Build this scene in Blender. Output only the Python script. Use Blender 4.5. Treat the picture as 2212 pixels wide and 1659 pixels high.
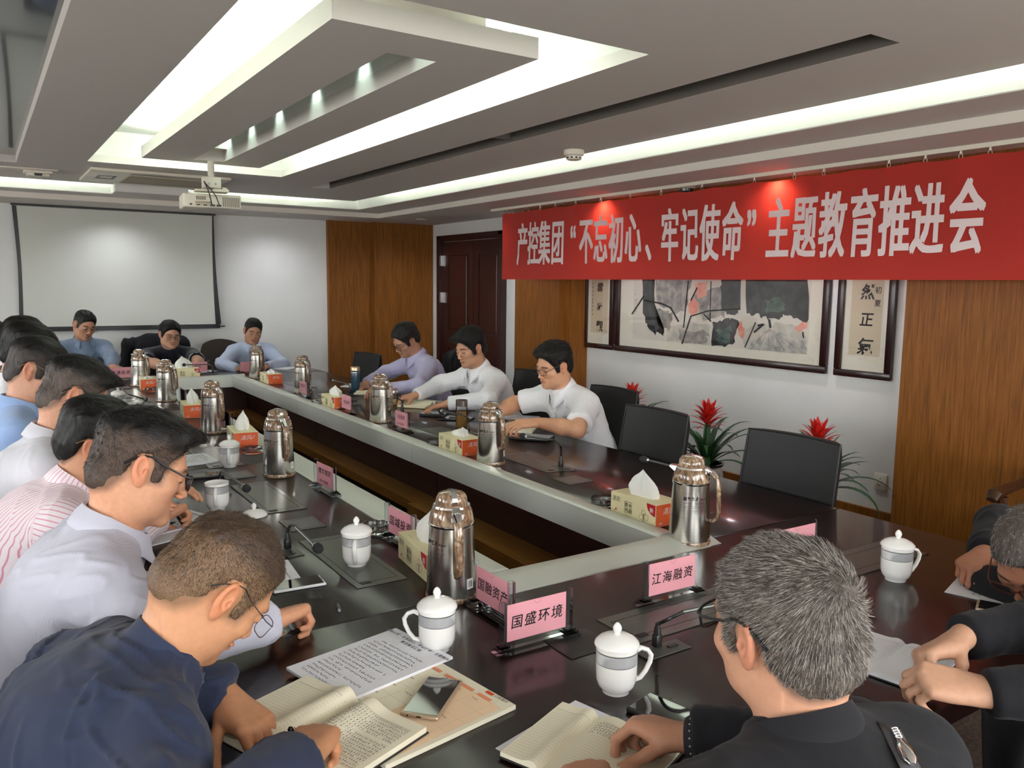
import bpy, bmesh, math, random
import numpy as np
from mathutils import Vector, Matrix, Quaternion

for o in list(bpy.data.objects):
    bpy.data.objects.remove(o, do_unlink=True)
SC = bpy.context.scene
COL = SC.collection
R = math.radians
PI = math.pi

# ------------------------------------------------------------------ camera
CAMZ = 1.58
FPX, YAW, PITCH, ROLL = 1747.74, 0.582028, 0.1221207, 0.01115518
def _cam_axes():
    cy, sy = math.cos(YAW), math.sin(YAW); cp, sp = math.cos(PITCH), math.sin(PITCH)
    f = Vector((sy*cp, cy*cp, -sp)); r = Vector((cy, -sy, 0)); u = r.cross(f)
    c, s = math.cos(ROLL), math.sin(ROLL)
    return c*r + s*u, -s*r + c*u, f
CR, CU, CF = _cam_axes()
CP = Vector((0, 0, CAMZ))
cd = bpy.data.cameras.new('camera'); cam = bpy.data.objects.new('camera', cd); COL.objects.link(cam)
cd.sensor_width = 36.0; cd.lens = FPX/2212*36; cd.clip_start = 0.05; cd.clip_end = 60
cam.matrix_world = Matrix(((CR.x, CU.x, -CF.x, CP.x), (CR.y, CU.y, -CF.y, CP.y), (CR.z, CU.z, -CF.z, CP.z), (0, 0, 0, 1)))
SC.camera = cam
def ray(x, y):
    return (x-1106)/FPX*CR - (y-829.5)/FPX*CU + CF
def atz(x, y, z=0.76):
    d = ray(x, y); return CP + d*((z-CAMZ)/d.z)
def atx(x, y, X):
    d = ray(x, y); return CP + d*(X/d.x)
def aty(x, y, Y):
    d = ray(x, y); return CP + d*(Y/d.y)

# ------------------------------------------------------------------ world, exposure
w = bpy.data.worlds.new('overcast_sky'); SC.world = w; w.use_nodes = True
bg = w.node_tree.nodes['Background']
bg.inputs[1].default_value = 4.8
_wt = w.node_tree; _c = _wt.nodes.new('ShaderNodeTexCoord'); _s = _wt.nodes.new('ShaderNodeSeparateXYZ'); _r = _wt.nodes.new('ShaderNodeValToRGB')
_r.color_ramp.elements[0].position = 0.46; _r.color_ramp.elements[0].color = (0.46, 0.45, 0.42, 1)      # ground
_r.color_ramp.elements[1].position = 0.54; _r.color_ramp.elements[1].color = (0.975, 0.985, 0.985, 1)    # even overcast
_m = _wt.nodes.new('ShaderNodeMath'); _m.operation = 'MULTIPLY_ADD'; _m.inputs[1].default_value = 0.5; _m.inputs[2].default_value = 0.5
_wt.links.new(_c.outputs['Generated'], _s.inputs[0]); _wt.links.new(_s.outputs[2], _m.inputs[0]); _wt.links.new(_m.outputs[0], _r.inputs[0]); _wt.links.new(_r.outputs[0], bg.inputs[0])
SC.view_settings.view_transform = 'Standard'
SC.view_settings.look = 'None'
SC.view_settings.gamma = 1.0
SC.view_settings.use_curve_mapping = False
SC.view_settings.exposure = 1.42
cy_ = SC.cycles
cy_.max_bounces = 7; cy_.diffuse_bounces = 4; cy_.glossy_bounces = 4; cy_.transmission_bounces = 6; cy_.transparent_max_bounces = 8
cy_.caustics_reflective = False; cy_.caustics_refractive = False
cy_.sample_clamp_indirect = 6.0
cy_.use_denoising = True
TUBE = 14.0          # emission of the cove tubes
SPOTW = 24.0         # power of a downlight
TEMP_SPOT = (0.93, 0.94, 1.0)
TUBEC = (0.86, 1.0, 0.86)

# ------------------------------------------------------------------ helpers
def lin(c):
    return tuple(((v/255)/12.92 if v/255 <= 0.04045 else ((v/255+0.055)/1.055)**2.4) for v in c)
MATS = {}
def mat(name, color, rough=0.5, metal=0.0, spec=0.5, coat=0.0, coat_rough=0.05, trans=0.0, ior=1.45, emit=None, estr=0.0, sheen=0.0, subsurf=0.0):
    if name in MATS: return MATS[name]
    m = bpy.data.materials.new(name); m.use_nodes = True
    b = m.node_tree.nodes['Principled BSDF']
    b.inputs['Base Color'].default_value = (*color, 1); b.inputs['Roughness'].default_value = rough
    b.inputs['Metallic'].default_value = metal; b.inputs['Specular IOR Level'].default_value = spec
    b.inputs['Coat Weight'].default_value = coat; b.inputs['Coat Roughness'].default_value = coat_rough
    b.inputs['Transmission Weight'].default_value = trans; b.inputs['IOR'].default_value = ior
    b.inputs['Sheen Weight'].default_value = sheen
    if subsurf:
        b.inputs['Subsurface Weight'].default_value = subsurf; b.inputs['Subsurface Radius'].default_value = (0.012, 0.004, 0.002); b.inputs['Subsurface Scale'].default_value = 1.0
    if emit: b.inputs['Emission Color'].default_value = (*emit, 1); b.inputs['Emission Strength'].default_value = estr
    MATS[name] = m
    return m
def nd(m, typ, **kw):
    n = m.node_tree.nodes.new(typ)
    for k, v in kw.items(): setattr(n, k, v)
    return n
def lk(m, a, b): m.node_tree.links.new(a, b)
def bsdf(m): return m.node_tree.nodes['Principled BSDF']
def add_noise(m, scale=(1, 1, 1), c1=(0, 0, 0), c2=(1, 1, 1), detail=4, nscale=5.0, rough=None, bump=0.0, lo=0.35, hi=0.65, coord='Object', dist=0.002):
    tc = nd(m, 'ShaderNodeTexCoord'); mp = nd(m, 'ShaderNodeMapping'); mp.inputs['Scale'].default_value = scale
    nz = nd(m, 'ShaderNodeTexNoise'); nz.inputs['Scale'].default_value = nscale; nz.inputs['Detail'].default_value = detail
    rp = nd(m, 'ShaderNodeValToRGB'); rp.color_ramp.elements[0].position = lo; rp.color_ramp.elements[1].position = hi
    rp.color_ramp.elements[0].color = (*c1, 1); rp.color_ramp.elements[1].color = (*c2, 1)
    lk(m, tc.outputs[coord], mp.inputs[0]); lk(m, mp.outputs[0], nz.inputs[0]); lk(m, nz.outputs[0], rp.inputs[0]); lk(m, rp.outputs[0], bsdf(m).inputs['Base Color'])
    if bump:
        bp = nd(m, 'ShaderNodeBump'); bp.inputs['Strength'].default_value = bump; bp.inputs['Distance'].default_value = dist
        lk(m, nz.outputs[0], bp.inputs['Height']); lk(m, bp.outputs[0], bsdf(m).inputs['Normal'])
    return m

def link(o, parent=None):
    COL.objects.link(o)
    if parent is not None: o.parent = parent
    return o
def thing(name, label, cat, loc=(0, 0, 0), rotz=0.0, group=None):
    o = bpy.data.objects.new(name, None); o.empty_display_size = 0.05
    o.location = loc; o.rotation_euler = (0, 0, rotz)
    o['label'] = label; o['category'] = cat
    if group: o['group'] = group
    return link(o)
def tag(o, label, cat, group=None):
    o['label'] = label; o['category'] = cat
    if group: o['group'] = group
    return o

def thin_glass(name, tint=(1, 1, 1), gl=.12, rough=.02):
    """clear sheet material: see-through with a fresnel sheen"""
    m = bpy.data.materials.new(name); m.use_nodes = True; nt = m.node_tree; nt.nodes.clear()
    o = nt.nodes.new('ShaderNodeOutputMaterial'); t = nt.nodes.new('ShaderNodeBsdfTransparent'); g_ = nt.nodes.new('ShaderNodeBsdfGlossy'); x = nt.nodes.new('ShaderNodeMixShader'); lw = nt.nodes.new('ShaderNodeLayerWeight')
    lw.inputs['Blend'].default_value = gl; t.inputs[0].default_value = (*tint, 1); g_.inputs['Roughness'].default_value = rough
    nt.links.new(lw.outputs['Fresnel'], x.inputs[0]); nt.links.new(t.outputs[0], x.inputs[1]); nt.links.new(g_.outputs[0], x.inputs[2]); nt.links.new(x.outputs[0], o.inputs[0]); return m

class MB:
    """collects verts / faces / material slots, then builds ONE mesh object"""
    def __init__(s): s.v = []; s.f = []; s.mi = []; s.cur = 0
    def add(s, vs, fs, mi=None):
        b = len(s.v); s.v += [tuple(v) for v in vs]
        for f in fs: s.f.append(tuple(b+i for i in f)); s.mi.append(s.cur if mi is None else mi)
        return s
    def box(s, c, d, rot=None, mi=None):
        hx, hy, hz = d[0]/2, d[1]/2, d[2]/2
        vs = [Vector((x, y, z)) for x in (-hx, hx) for y in (-hy, hy) for z in (-hz, hz)]
        if rot is not None: vs = [rot @ v for v in vs]
        vs = [v+Vector(c) for v in vs]
        return s.add(vs, [(0, 1, 3, 2), (4, 6, 7, 5), (0, 4, 5, 1), (2, 3, 7, 6), (0, 2, 6, 4), (1, 5, 7, 3)], mi)
    def bb(s, x0, x1, y0, y1, z0, z1, mi=None):
        return s.box(((x0+x1)/2, (y0+y1)/2, (z0+z1)/2), (x1-x0, y1-y0, z1-z0), None, mi)
    def rbox(s, c, d, r=0.004, seg=2, rot=None, mi=None):
        bm = bmesh.new(); bmesh.ops.create_cube(bm, size=1.0)
        for v in bm.verts: v.co = Vector((v.co.x*d[0], v.co.y*d[1], v.co.z*d[2]))
        bmesh.ops.bevel(bm, geom=list(bm.edges), offset=r, segments=seg, affect='EDGES', profile=0.5)
        bm.verts.index_update()
        vs = [v.co.copy() for v in bm.verts]
        if rot is not None: vs = [rot @ v for v in vs]
        s.add([v+Vector(c) for v in vs], [[v.index for v in f.verts] for f in bm.faces], mi); bm.free(); return s
    def lathe(s, prof, seg=24, c=(0, 0, 0), mi=None, rot=None, sx=1, sy=1):
        n = len(prof); vs = []; fs = []
        for i in range(seg):
            a = 2*PI*i/seg
            for (r, z) in prof: vs.append(Vector((r*math.cos(a)*sx, r*math.sin(a)*sy, z)))
        for i in range(seg):
            j = (i+1) % seg
            for k in range(n-1):
                fs.append((i*n+k, j*n+k, j*n+k+1, i*n+k+1))
        if prof[0][0] > 1e-6: fs.append(tuple(i*n for i in reversed(range(seg))))
        if prof[-1][0] > 1e-6: fs.append(tuple(i*n+n-1 for i in range(seg)))
        if rot is not None: vs = [rot @ v for v in vs]
        return s.add([v+Vector(c) for v in vs], fs, mi)
    def tube(s, pts, rad, seg=8, mi=None, flat=1.0, cap=True, closed=False, up=None):
        pts = [Vector(p) for p in pts]; n = len(pts)
        if not hasattr(rad, '__len__'): rad = [rad]*n
        vs = []; fs = []; N = None
        for i, p in enumerate(pts):
            if closed: t = (pts[(i+1) % n]-pts[(i-1) % n])
            else: t = pts[min(i+1, n-1)]-pts[max(i-1, 0)]
            t = t.normalized() if t.length > 1e-9 else Vector((0, 0, 1))
            if N is None:
                h = Vector(up) if up is not None else (Vector((0, 0, 1)) if abs(t.z) < 0.9 else Vector((1, 0, 0)))
                N = (h-h.dot(t)*t).normalized()
            else:
                N = N-N.dot(t)*t
                N = N.normalized() if N.length > 1e-6 else t.orthogonal().normalized()
            B = t.cross(N)
            for k in range(seg):
                a = 2*PI*k/seg
                vs.append(p+rad[i]*(math.cos(a)*N*flat+math.sin(a)*B))
        m = n if closed else n-1
        for i in range(m):
            j = (i+1) % n
            for k in range(seg):
                l = (k+1) % seg
                fs.append((i*seg+k, i*seg+l, j*seg+l, j*seg+k))
        if cap and not closed:
            fs.append(tuple(reversed(range(seg)))); fs.append(tuple((n-1)*seg+k for k in range(seg)))
        return s.add(vs, fs, mi)
    def prism(s, poly, axis, a0, a1, mi=None):
        """extrude a 2D polygon along axis ('x','y','z')"""
        n = len(poly)
        def P(p, a):
            return {'x': (a, p[0], p[1]), 'y': (p[0], a, p[1]), 'z': (p[0], p[1], a)}[axis]
        vs = [P(p, a0) for p in poly]+[P(p, a1) for p in poly]
        fs = [tuple(reversed(range(n))), tuple(range(n, 2*n))]+[(i, (i+1) % n, n+(i+1) % n, n+i) for i in range(n)]
        return s.add(vs, fs, mi)
    def build(s, name, mats, parent=None, smooth=35, loc=None, rot=None):
        me = bpy.data.meshes.new(name); me.from_pydata(s.v, [], s.f)
        if not isinstance(mats, (list, tuple)): mats = [mats]
        for m in mats: me.materials.append(m)
        if len(mats) > 1: me.polygons.foreach_set('material_index', s.mi)
        bm = bmesh.new(); bm.from_mesh(me); bmesh.ops.recalc_face_normals(bm, faces=bm.faces); bm.to_mesh(me); bm.free()
        if smooth:
            me.shade_smooth(); me.set_sharp_from_angle(angle=R(smooth))
        o = bpy.data.objects.new(name, me)
        if loc is not None: o.location = loc
        if rot is not None: o.rotation_euler = rot
        return link(o, parent)
def struct(o): o['kind'] = 'structure'; return o
def dup(root, loc, rotz=0.0, label=None):
    """copy a thing with its parts and sub-parts (mesh data shared)"""
    r = root.copy(); COL.objects.link(r); r.location = loc; r.rotation_euler = (0, 0, rotz)
    if label: r['label'] = label
    for ch in list(root.children):
        c = ch.copy(); COL.objects.link(c); c.parent = r
        for g in list(ch.children):
            d = g.copy(); COL.objects.link(d); d.parent = c
    return r

# ---- lettering -----------------------------------------------------------
_GL = {}
def glyph(ch, off=0.0):
    k = (ch, off)
    if k not in _GL:
        cu = bpy.data.curves.new('t', 'FONT'); cu.body = ch; cu.size = 1; cu.offset = off; cu.resolution_u = 2
        o = bpy.data.objects.new('t', cu); COL.objects.link(o)
        bpy.context.view_layer.update()
        dg = bpy.context.evaluated_depsgraph_get()
        me = bpy.data.meshes.new_from_object(o.evaluated_get(dg))
        vs = [(v.co.x, v.co.y) for v in me.vertices]; fs = [tuple(p.vertices) for p in me.polygons]
        bpy.data.objects.remove(o); bpy.data.curves.remove(cu); bpy.data.meshes.remove(me)
        _GL[k] = (vs, fs)
    return _GL[k]
def put_text(mb, s, org, ux, uy, size, off=0.0, pitch=None, wx=1.0, slant=0.0, mi=None, jit=0.0, rnd=None):
    """write s from org along ux (unit), up along uy; each glyph is flat geometry"""
    org = Vector(org); ux = Vector(ux); uy = Vector(uy); x = 0.0
    for ch in s:
        if ch == ' ': x += size*0.5*wx; continue
        vs, fs = glyph(ch, off)
        dy = (rnd.uniform(-jit, jit)*size if rnd else 0)
        mb.add([org+ux*(x+(vx+slant*vy)*size*wx)+uy*(vy*size+dy) for vx, vy in vs], fs, mi)
        if pitch: x += pitch
        else:
            x += (max(v[0] for v in vs)+0.06 if vs else 0.5)*size*wx
    return mb
def put_bold(mb, s, org, ux, uy, size, d=.018, lift=(0, 0, 1), **kw):
    """heavier strokes: a few copies of each glyph, shifted by a fraction of its size"""
    org, ux_, uy_, l_ = Vector(org), Vector(ux), Vector(uy), Vector(lift)
    for k, (a, b) in enumerate(((-1, -1), (1, -1), (-1, 1), (1, 1))):
        put_text(mb, s, org+ux_*a*d*size*kw.get('wx', 1)+uy_*b*d*size+l_*k*.00003, ux, uy, size, 0.0, **kw)
    return mb
def scribble(mb, org, ux, uy, n, cw, ch, rnd, mi=None, density=5, th=0.09):
    """n illegible hand- or type-like characters: a few short strokes each"""
    org = Vector(org); ux = Vector(ux); uy = Vector(uy)
    for i in range(n):
        if rnd.random() < 0.05: continue
        for k in range(density):
            a = rnd.choice((0, 0, PI/2, PI/2, 0.8, -0.8)); L = rnd.uniform(0.35, 0.85)*0.5
            cx = (i+0.45+rnd.uniform(-0.22, 0.22))*cw; cy = rnd.uniform(0.2, 0.8)*ch
            d = ux*math.cos(a)*L*cw+uy*math.sin(a)*L*ch
            nn = (-ux*math.sin(a)+uy*math.cos(a))*th*ch*0.5
            c = org+ux*cx+uy*cy
            mb.add([c-d-nn, c+d-nn, c+d+nn, c-d+nn], [(0, 1, 2, 3)], mi)
    return mb
# ------------------------------------------------------------------ materials of the room
M_CEIL = mat('ceiling_paint', (0.70, 0.665, 0.63), 0.7)
M_COVE = mat('cove_paint', (0.80, 0.80, 0.77), 0.65)
M_STEP = mat('step_paint', (0.78, 0.73, 0.66), 0.65)
M_WALL = mat('wall_paint', (0.74, 0.74, 0.73), 0.6)
add_noise(M_WALL, nscale=3, c1=(0.72, 0.72, 0.71), c2=(0.76, 0.76, 0.75), lo=.3, hi=.7)
def wood(name, c1, c2, c3, scale=(30, 30, 1.2), rough=0.5, coat=0.04):
    m = mat(name, c2, rough, coat=coat, coat_rough=0.2)
    tc = nd(m, 'ShaderNodeTexCoord'); mp = nd(m, 'ShaderNodeMapping'); mp.inputs['Scale'].default_value = scale
    nz = nd(m, 'ShaderNodeTexNoise'); nz.inputs['Scale'].default_value = 3.0; nz.inputs['Detail'].default_value = 8; nz.inputs['Roughness'].default_value = 0.65
    rp = nd(m, 'ShaderNodeValToRGB'); e = rp.color_ramp.elements
    e[0].position = 0.3; e[0].color = (*c1, 1); e[1].position = 0.72; e[1].color = (*c3, 1)
    x = e.new(0.5); x.color = (*c2, 1)
    lk(m, tc.outputs['Object'], mp.inputs[0]); lk(m, mp.outputs[0], nz.inputs[0]); lk(m, nz.outputs[0], rp.inputs[0]); lk(m, rp.outputs[0], bsdf(m).inputs['Base Color'])
    return m
M_OAK = wood('veneer_oak', lin((96, 55, 16)), lin((128, 78, 27)), lin((146, 94, 38)))
bsdf(M_OAK).inputs['Specular IOR Level'].default_value = .3
M_DOOR = wood('door_mahogany', lin((36, 14, 14)), lin((50, 20, 18)), lin((62, 27, 23)), rough=0.3, coat=0.3)
M_TABLE = wood('table_lacquer', lin((16, 5, 4)), lin((24, 8, 7)), lin((31, 10, 9)), scale=(3, 3, 12), rough=0.28, coat=0.4)
bsdf(M_TABLE).inputs['Coat Roughness'].default_value = 0.09; bsdf(M_TABLE).inputs['Specular IOR Level'].default_value = .3
M_APRON = wood('apron_dark', lin((44, 20, 15)), lin((58, 28, 20)), lin((70, 36, 26)), scale=(20, 2, 20), rough=0.4)
M_LEDGE = wood('ledge_oak', lin((116, 76, 28)), lin((138, 92, 38)), lin((150, 103, 48)), scale=(20, 1.2, 20), rough=0.4)
M_FLOOR = mat('floor_carpet', lin((70, 58, 50)), 0.95); add_noise(M_FLOOR, nscale=60, c1=lin((56, 46, 40)), c2=lin((84, 70, 60)), bump=.3)
M_ALU = mat('aluminium_rail', lin((168, 172, 164)), 0.42, metal=0.45)
add_noise(M_ALU, nscale=900, detail=1, c1=lin((204, 207, 199)), c2=lin((220, 223, 215)), lo=.2, hi=.8)
M_BLACK = mat('black_plastic', (0.012, 0.012, 0.013), 0.35)
M_TUBE = mat('tube_light', (1, 1, 1), 0.5, emit=TUBEC, estr=TUBE)
M_LENS = mat('downlight_lens', (1, 1, 1), 0.5, emit=(0.75, 0.88, 1.0), estr=14.0)
M_WHITEPL = mat('white_plastic', lin((226, 220, 205)), 0.4)
M_CHROME = mat('chrome', (0.8, 0.8, 0.82), 0.12, metal=1.0)
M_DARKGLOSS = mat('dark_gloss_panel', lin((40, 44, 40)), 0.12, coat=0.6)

XW0, XW1, YW0, YW1 = -3.2, 4.65, -1.5, 9.0
ZSOF, ZSTEP, ZMAIN, ZTOP = 2.285, 2.335, 2.40, 2.62

b = MB(); b.bb(XW0-.2, XW1+.2, YW0-.2, YW1+.2, -0.1, 0); struct(b.build('floor', M_FLOOR, smooth=0))
b = MB(); b.bb(XW0-.2, XW1+.2, YW1, YW1+.15, 0, 2.8); struct(b.build('wall_back', M_WALL, smooth=0))
b = MB(); b.bb(XW1, XW1+.15, YW0-.2, YW1+.15, 0, 2.8); struct(b.build('wall_right', M_WALL, smooth=0))
# left and rear walls, with the window openings that let the daylight in
def wall_with_holes(name, horiz, fixed, t, span, holes, z1=2.8):
    m = MB(); edges = sorted({span[0], span[1], *[h[0] for h in holes], *[h[1] for h in holes]})
    for a, c in zip(edges[:-1], edges[1:]):
        hh = [h for h in holes if h[0] <= a+1e-6 and h[1] >= c-1e-6]
        for (z0_, z1_) in ([(0, z1)] if not hh else [(0, hh[0][2]), (hh[0][3], z1)]):
            if horiz: m.bb(fixed-t, fixed, a, c, z0_, z1_)
            else: m.bb(a, c, fixed-t, fixed, z0_, z1_)
    return struct(m.build(name, M_WALL, smooth=0))
WIN_L = [(-1.2, 0.6, 0.9, 2.25), (1.2, 3.0, 0.9, 2.25), (3.6, 5.4, 0.9, 2.25), (6.0, 7.8, 0.9, 2.25)]
WIN_R = [(-1.0, 0.6, 0.6, 2.3), (0.9, 2.5, 0.6, 2.3), (2.7, 4.3, 0.6, 2.3)]
wall_with_holes('wall_left', True, XW0, .15, (YW0-.2, YW1+.15), WIN_L)
wall_with_holes('wall_rear', False, YW0, .15, (XW0, XW1), WIN_R)
M_PANE = bpy.data.materials.new('window_pane'); M_PANE.use_nodes = True
_nt = M_PANE.node_tree; _nt.nodes.clear()
_o = _nt.nodes.new('ShaderNodeOutputMaterial'); _t = _nt.nodes.new('ShaderNodeBsdfTransparent'); _g = _nt.nodes.new('ShaderNodeBsdfGlossy'); _x = _nt.nodes.new('ShaderNodeMixShader')
_g.inputs['Roughness'].default_value = 0.02; _x.inputs[0].default_value = 0.06
_nt.links.new(_t.outputs[0], _x.inputs[1]); _nt.links.new(_g.outputs[0], _x.inputs[2]); _nt.links.new(_x.outputs[0], _o.inputs[0])
M_WFRAME = mat('window_frame_white', (0.75, 0.75, 0.75), 0.4)
k = 0
for side, wins in (('l', WIN_L), ('r', WIN_R)):
    for (a, c, z0_, z1_) in wins:
        k += 1; m = MB(); g = MB(); fx = (XW0 if side == 'l' else YW0)-.08
        def bx(M, p, q, zz0, zz1, t):
            if side == 'l': M.bb(fx-t, fx+t, p, q, zz0, zz1)
            else: M.bb(p, q, fx-t, fx+t, zz0, zz1)
        for (p, q, zz0, zz1) in ((a, c, z0_, z0_+.05), (a, c, z1_-.05, z1_), (a, a+.05, z0_+.05, z1_-.05), (c-.05, c, z0_+.05, z1_-.05), ((a+c)/2-.03, (a+c)/2+.03, z0_+.05, z1_-.05)):
            bx(m, p, q, zz0, zz1, .03)
        fr = struct(m.build('window_%d' % k, M_WFRAME, smooth=0))
        for p, q in ((a+.05, (a+c)/2-.03), ((a+c)/2+.03, c-.05)):
            g = MB(); bx(g, p, q, z0_+.05, z1_-.05, .003); g.build('pane', M_PANE, fr, smooth=0)

# ------------------------------------------------------------------ ceiling
def slab(xs, ys, solid, z0, z1):
    """horizontal slab on a grid; cells where solid() is False are open, and get rims"""
    m = MB(); nx, ny = len(xs)-1, len(ys)-1
    S = [[solid((xs[i]+xs[i+1])/2, (ys[j]+ys[j+1])/2) for j in range(ny)] for i in range(nx)]
    for i in range(nx):
        for j in range(ny):
            if not S[i][j]: continue
            x0, x1, y0, y1 = xs[i], xs[i+1], ys[j], ys[j+1]
            m.add([(x0, y0, z0), (x1, y0, z0), (x1, y1, z0), (x0, y1, z0)], [(0, 3, 2, 1)])
            m.add([(x0, y0, z1), (x1, y0, z1), (x1, y1, z1), (x0, y1, z1)], [(0, 1, 2, 3)])
            for (di, dj, p, q) in ((-1, 0, (x0, y0), (x0, y1)), (1, 0, (x1, y1), (x1, y0)), (0, -1, (x1, y0), (x0, y0)), (0, 1, (x0, y1), (x1, y1))):
                a, c = i+di, j+dj
                if a < 0 or c < 0 or a >= nx or c >= ny or not S[a][c]:
                    m.add([(*p, z0), (*q, z0), (*q, z1), (*p, z1)], [(0, 1, 2, 3)])
    return m
CX0, CX1, CY0, CY1 = 0.69, 2.05, 2.25, 6.45      # central cove opening
SX0, SX1, SY0, SY1 = 2.47, 2.64, 1.66, 6.95      # dark air slot
RX0, RX1, RY0, RY1 = -0.75, 0.28, 0.6, 6.85      # dark recess at the left
MXE, MYE = 3.235, 7.86                           # outer edges of the main panel
b = MB(); b.bb(XW0-.2, XW1+.2, YW0-.2, YW1+.2, ZTOP, ZTOP+.1)
ceil = struct(b.build('ceiling', M_COVE, smooth=0))
def inbox(x, y, B): return B[0] < x < B[1] and B[2] < y < B[3]
xs = sorted([XW0, RX0, RX1, CX0, CX1, SX0, SX1, MXE]); ys = sorted([YW0, RY0, RY1, CY0, CY1, SY0, SY1, MYE])
m = slab(xs, ys, lambda x, y: not (inbox(x, y, (CX0, CX1, CY0, CY1)) or inbox(x, y, (SX0, SX1, SY0, SY1)) or inbox(x, y, (RX0, RX1, RY0, RY1))), ZMAIN, ZMAIN+.05)
m.build('main_panel', M_CEIL, ceil, smooth=0)
# vertical sides of the central cove above the panel
t = .012; m = MB()
m.bb(CX0-t, CX0, CY0-t, CY1+t, ZMAIN+.05, ZTOP); m.bb(CX1, CX1+t, CY0-t, CY1+t, ZMAIN+.05, ZTOP)
m.bb(CX0, CX1, CY0-t, CY0, ZMAIN+.05, ZTOP); m.bb(CX0, CX1, CY1, CY1+t, ZMAIN+.05, ZTOP)
m.build('cove_side', M_COVE, ceil, smooth=0)
# slot and left recess boxes
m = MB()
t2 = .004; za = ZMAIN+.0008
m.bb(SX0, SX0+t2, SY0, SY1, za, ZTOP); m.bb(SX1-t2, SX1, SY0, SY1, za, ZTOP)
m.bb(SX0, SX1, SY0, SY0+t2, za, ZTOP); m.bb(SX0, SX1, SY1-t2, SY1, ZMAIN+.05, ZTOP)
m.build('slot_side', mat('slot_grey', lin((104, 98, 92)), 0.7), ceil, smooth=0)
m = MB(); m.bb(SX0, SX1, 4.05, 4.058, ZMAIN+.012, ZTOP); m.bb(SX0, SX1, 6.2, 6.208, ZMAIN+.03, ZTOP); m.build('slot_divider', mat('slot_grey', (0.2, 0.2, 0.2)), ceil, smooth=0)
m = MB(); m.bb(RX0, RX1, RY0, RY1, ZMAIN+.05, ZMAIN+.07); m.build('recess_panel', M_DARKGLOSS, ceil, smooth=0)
# island hanging in the central cove, with its own slot
IX0, IX1, IY0, IY1 = 0.975, 1.765, 2.53, 6.05
JX0, JX1, JY0, JY1 = 1.275, 1.475, 2.78, 5.90
m = slab(sorted([IX0, IX1, JX0, JX1]), sorted([IY0, IY1, JY0, JY1]), lambda x, y: not inbox(x, y, (JX0, JX1, JY0, JY1)), ZMAIN, ZMAIN+.075)
isl = m.build('island_panel', M_CEIL, ceil, smooth=0)
m = MB()
m.bb(JX0-t, JX0, JY0-t, JY1+t, ZMAIN+.075, ZTOP); m.bb(JX1, JX1+t, JY0-t, JY1+t, ZMAIN+.075, ZTOP)
m.bb(JX0, JX1, JY0-t, JY0, ZMAIN+.075, ZTOP); m.bb(JX0, JX1, JY1, JY1+t, ZMAIN+.075, ZTOP)
m.build('island_slot_side', M_COVE, ceil, smooth=0)
m = MB(); m.bb(1.12, 1.60, IY0+.10, IY0+.24, ZMAIN+.075, ZTOP); m.build('island_hanger', M_STEP, ceil, smooth=0)
m = MB(); m.bb(1.12, 1.60, IY1-.24, IY1-.12, ZMAIN+.075, ZTOP); m.build('island_hanger', M_STEP, ceil, smooth=0)
m = MB(); m.lathe([(.16, 0), (.16, .012), (.0, .012)], 32, (0.86, 4.15, ZTOP-.012)); m.build('ceiling_rose', M_STEP, ceil)
for (x, y, r_) in ((1.66, 2.60, .035), (1.73, 2.62, .03), (2.03, 3.55, .02)):
    m = MB(); z = ZMAIN+.075 if x < 1.8 else ZMAIN+.02
    m.tube([(x-r_*.5+r_*math.sin(a)*1.0, y+r_*math.cos(a), z+r_*1.2*math.sin(a)+.0) for a in [i*PI/8 for i in range(9)]], .0012, 5); m.build('loose_wire', mat('wire_white', (.6, .6, .58), .5), ceil)
# stepped soffit along the right and the far wall
BX, BY = 3.34, 8.00        # lit cove face
CXs, CYs = 3.70, 8.30      # beige step
m = MB()
m.bb(BX, XW1, YW0, YW1, ZSTEP, ZTOP); m.bb(XW0, BX, BY, YW1, ZSTEP, ZTOP)
m.bb(1.03, 1.62, 7.74, BY, ZSTEP, ZTOP)
m.build('cove_face', M_COVE, ceil, smooth=0)
m = MB()
m.bb(BX+.004, CXs, YW0, CYs, ZSTEP-.004, ZSTEP); m.bb(XW0, BX+.004, BY+.004, CYs, ZSTEP-.004, ZSTEP); m.bb(1.034, 1.616, 7.744, BY+.004, ZSTEP-.004, ZSTEP)
m.build('soffit_strip', M_CEIL, ceil, smooth=0)
m = MB(); m.bb(CXs, XW1, YW0, YW1, ZSOF, ZSTEP); m.bb(XW0, CXs, CYs, YW1, ZSOF, ZSTEP); m.build('soffit_step', M_STEP, ceil, smooth=0)
m = MB(); m.bb(CXs+.002, XW1, YW0, YW1, ZSOF-.003, ZSOF); m.bb(XW0, CXs+.002, CYs+.002, YW1, ZSOF-.003, ZSOF); m.build('soffit_underside', M_CEIL, ceil, smooth=0)
# fluorescent tubes in the coves
def ctube(p, q, r=.013):
    m = MB(); m.tube([p, q], r, 8); return m.build('fluorescent_tube', M_TUBE, ceil)
for y0_, y1_ in ((-1.2, 0.1), (.2, 1.3), (1.36, 2.5), (2.56, 3.72), (3.78, 4.95), (5.01, 6.15), (6.21, 7.3)):
    ctube((3.13, y0_, ZMAIN+.085), (3.13, y1_, ZMAIN+.085))
for x0_, x1_ in ((-1.1, -.1), (-.05, .95), (1.75, 2.45), (2.5, 3.0)):
    ctube((x0_, 7.76, ZMAIN+.085), (x1_, 7.76, ZMAIN+.085))
for y0_, y1_ in ((2.62, 3.75), (3.80, 4.86), (4.92, 5.95)):
    ctube((IX0+.07, y0_, ZMAIN+.11), (IX0+.07, y1_, ZMAIN+.11))
    ctube((IX1-.07, y0_, ZMAIN+.11), (IX1-.07, y1_, ZMAIN+.11))
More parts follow.
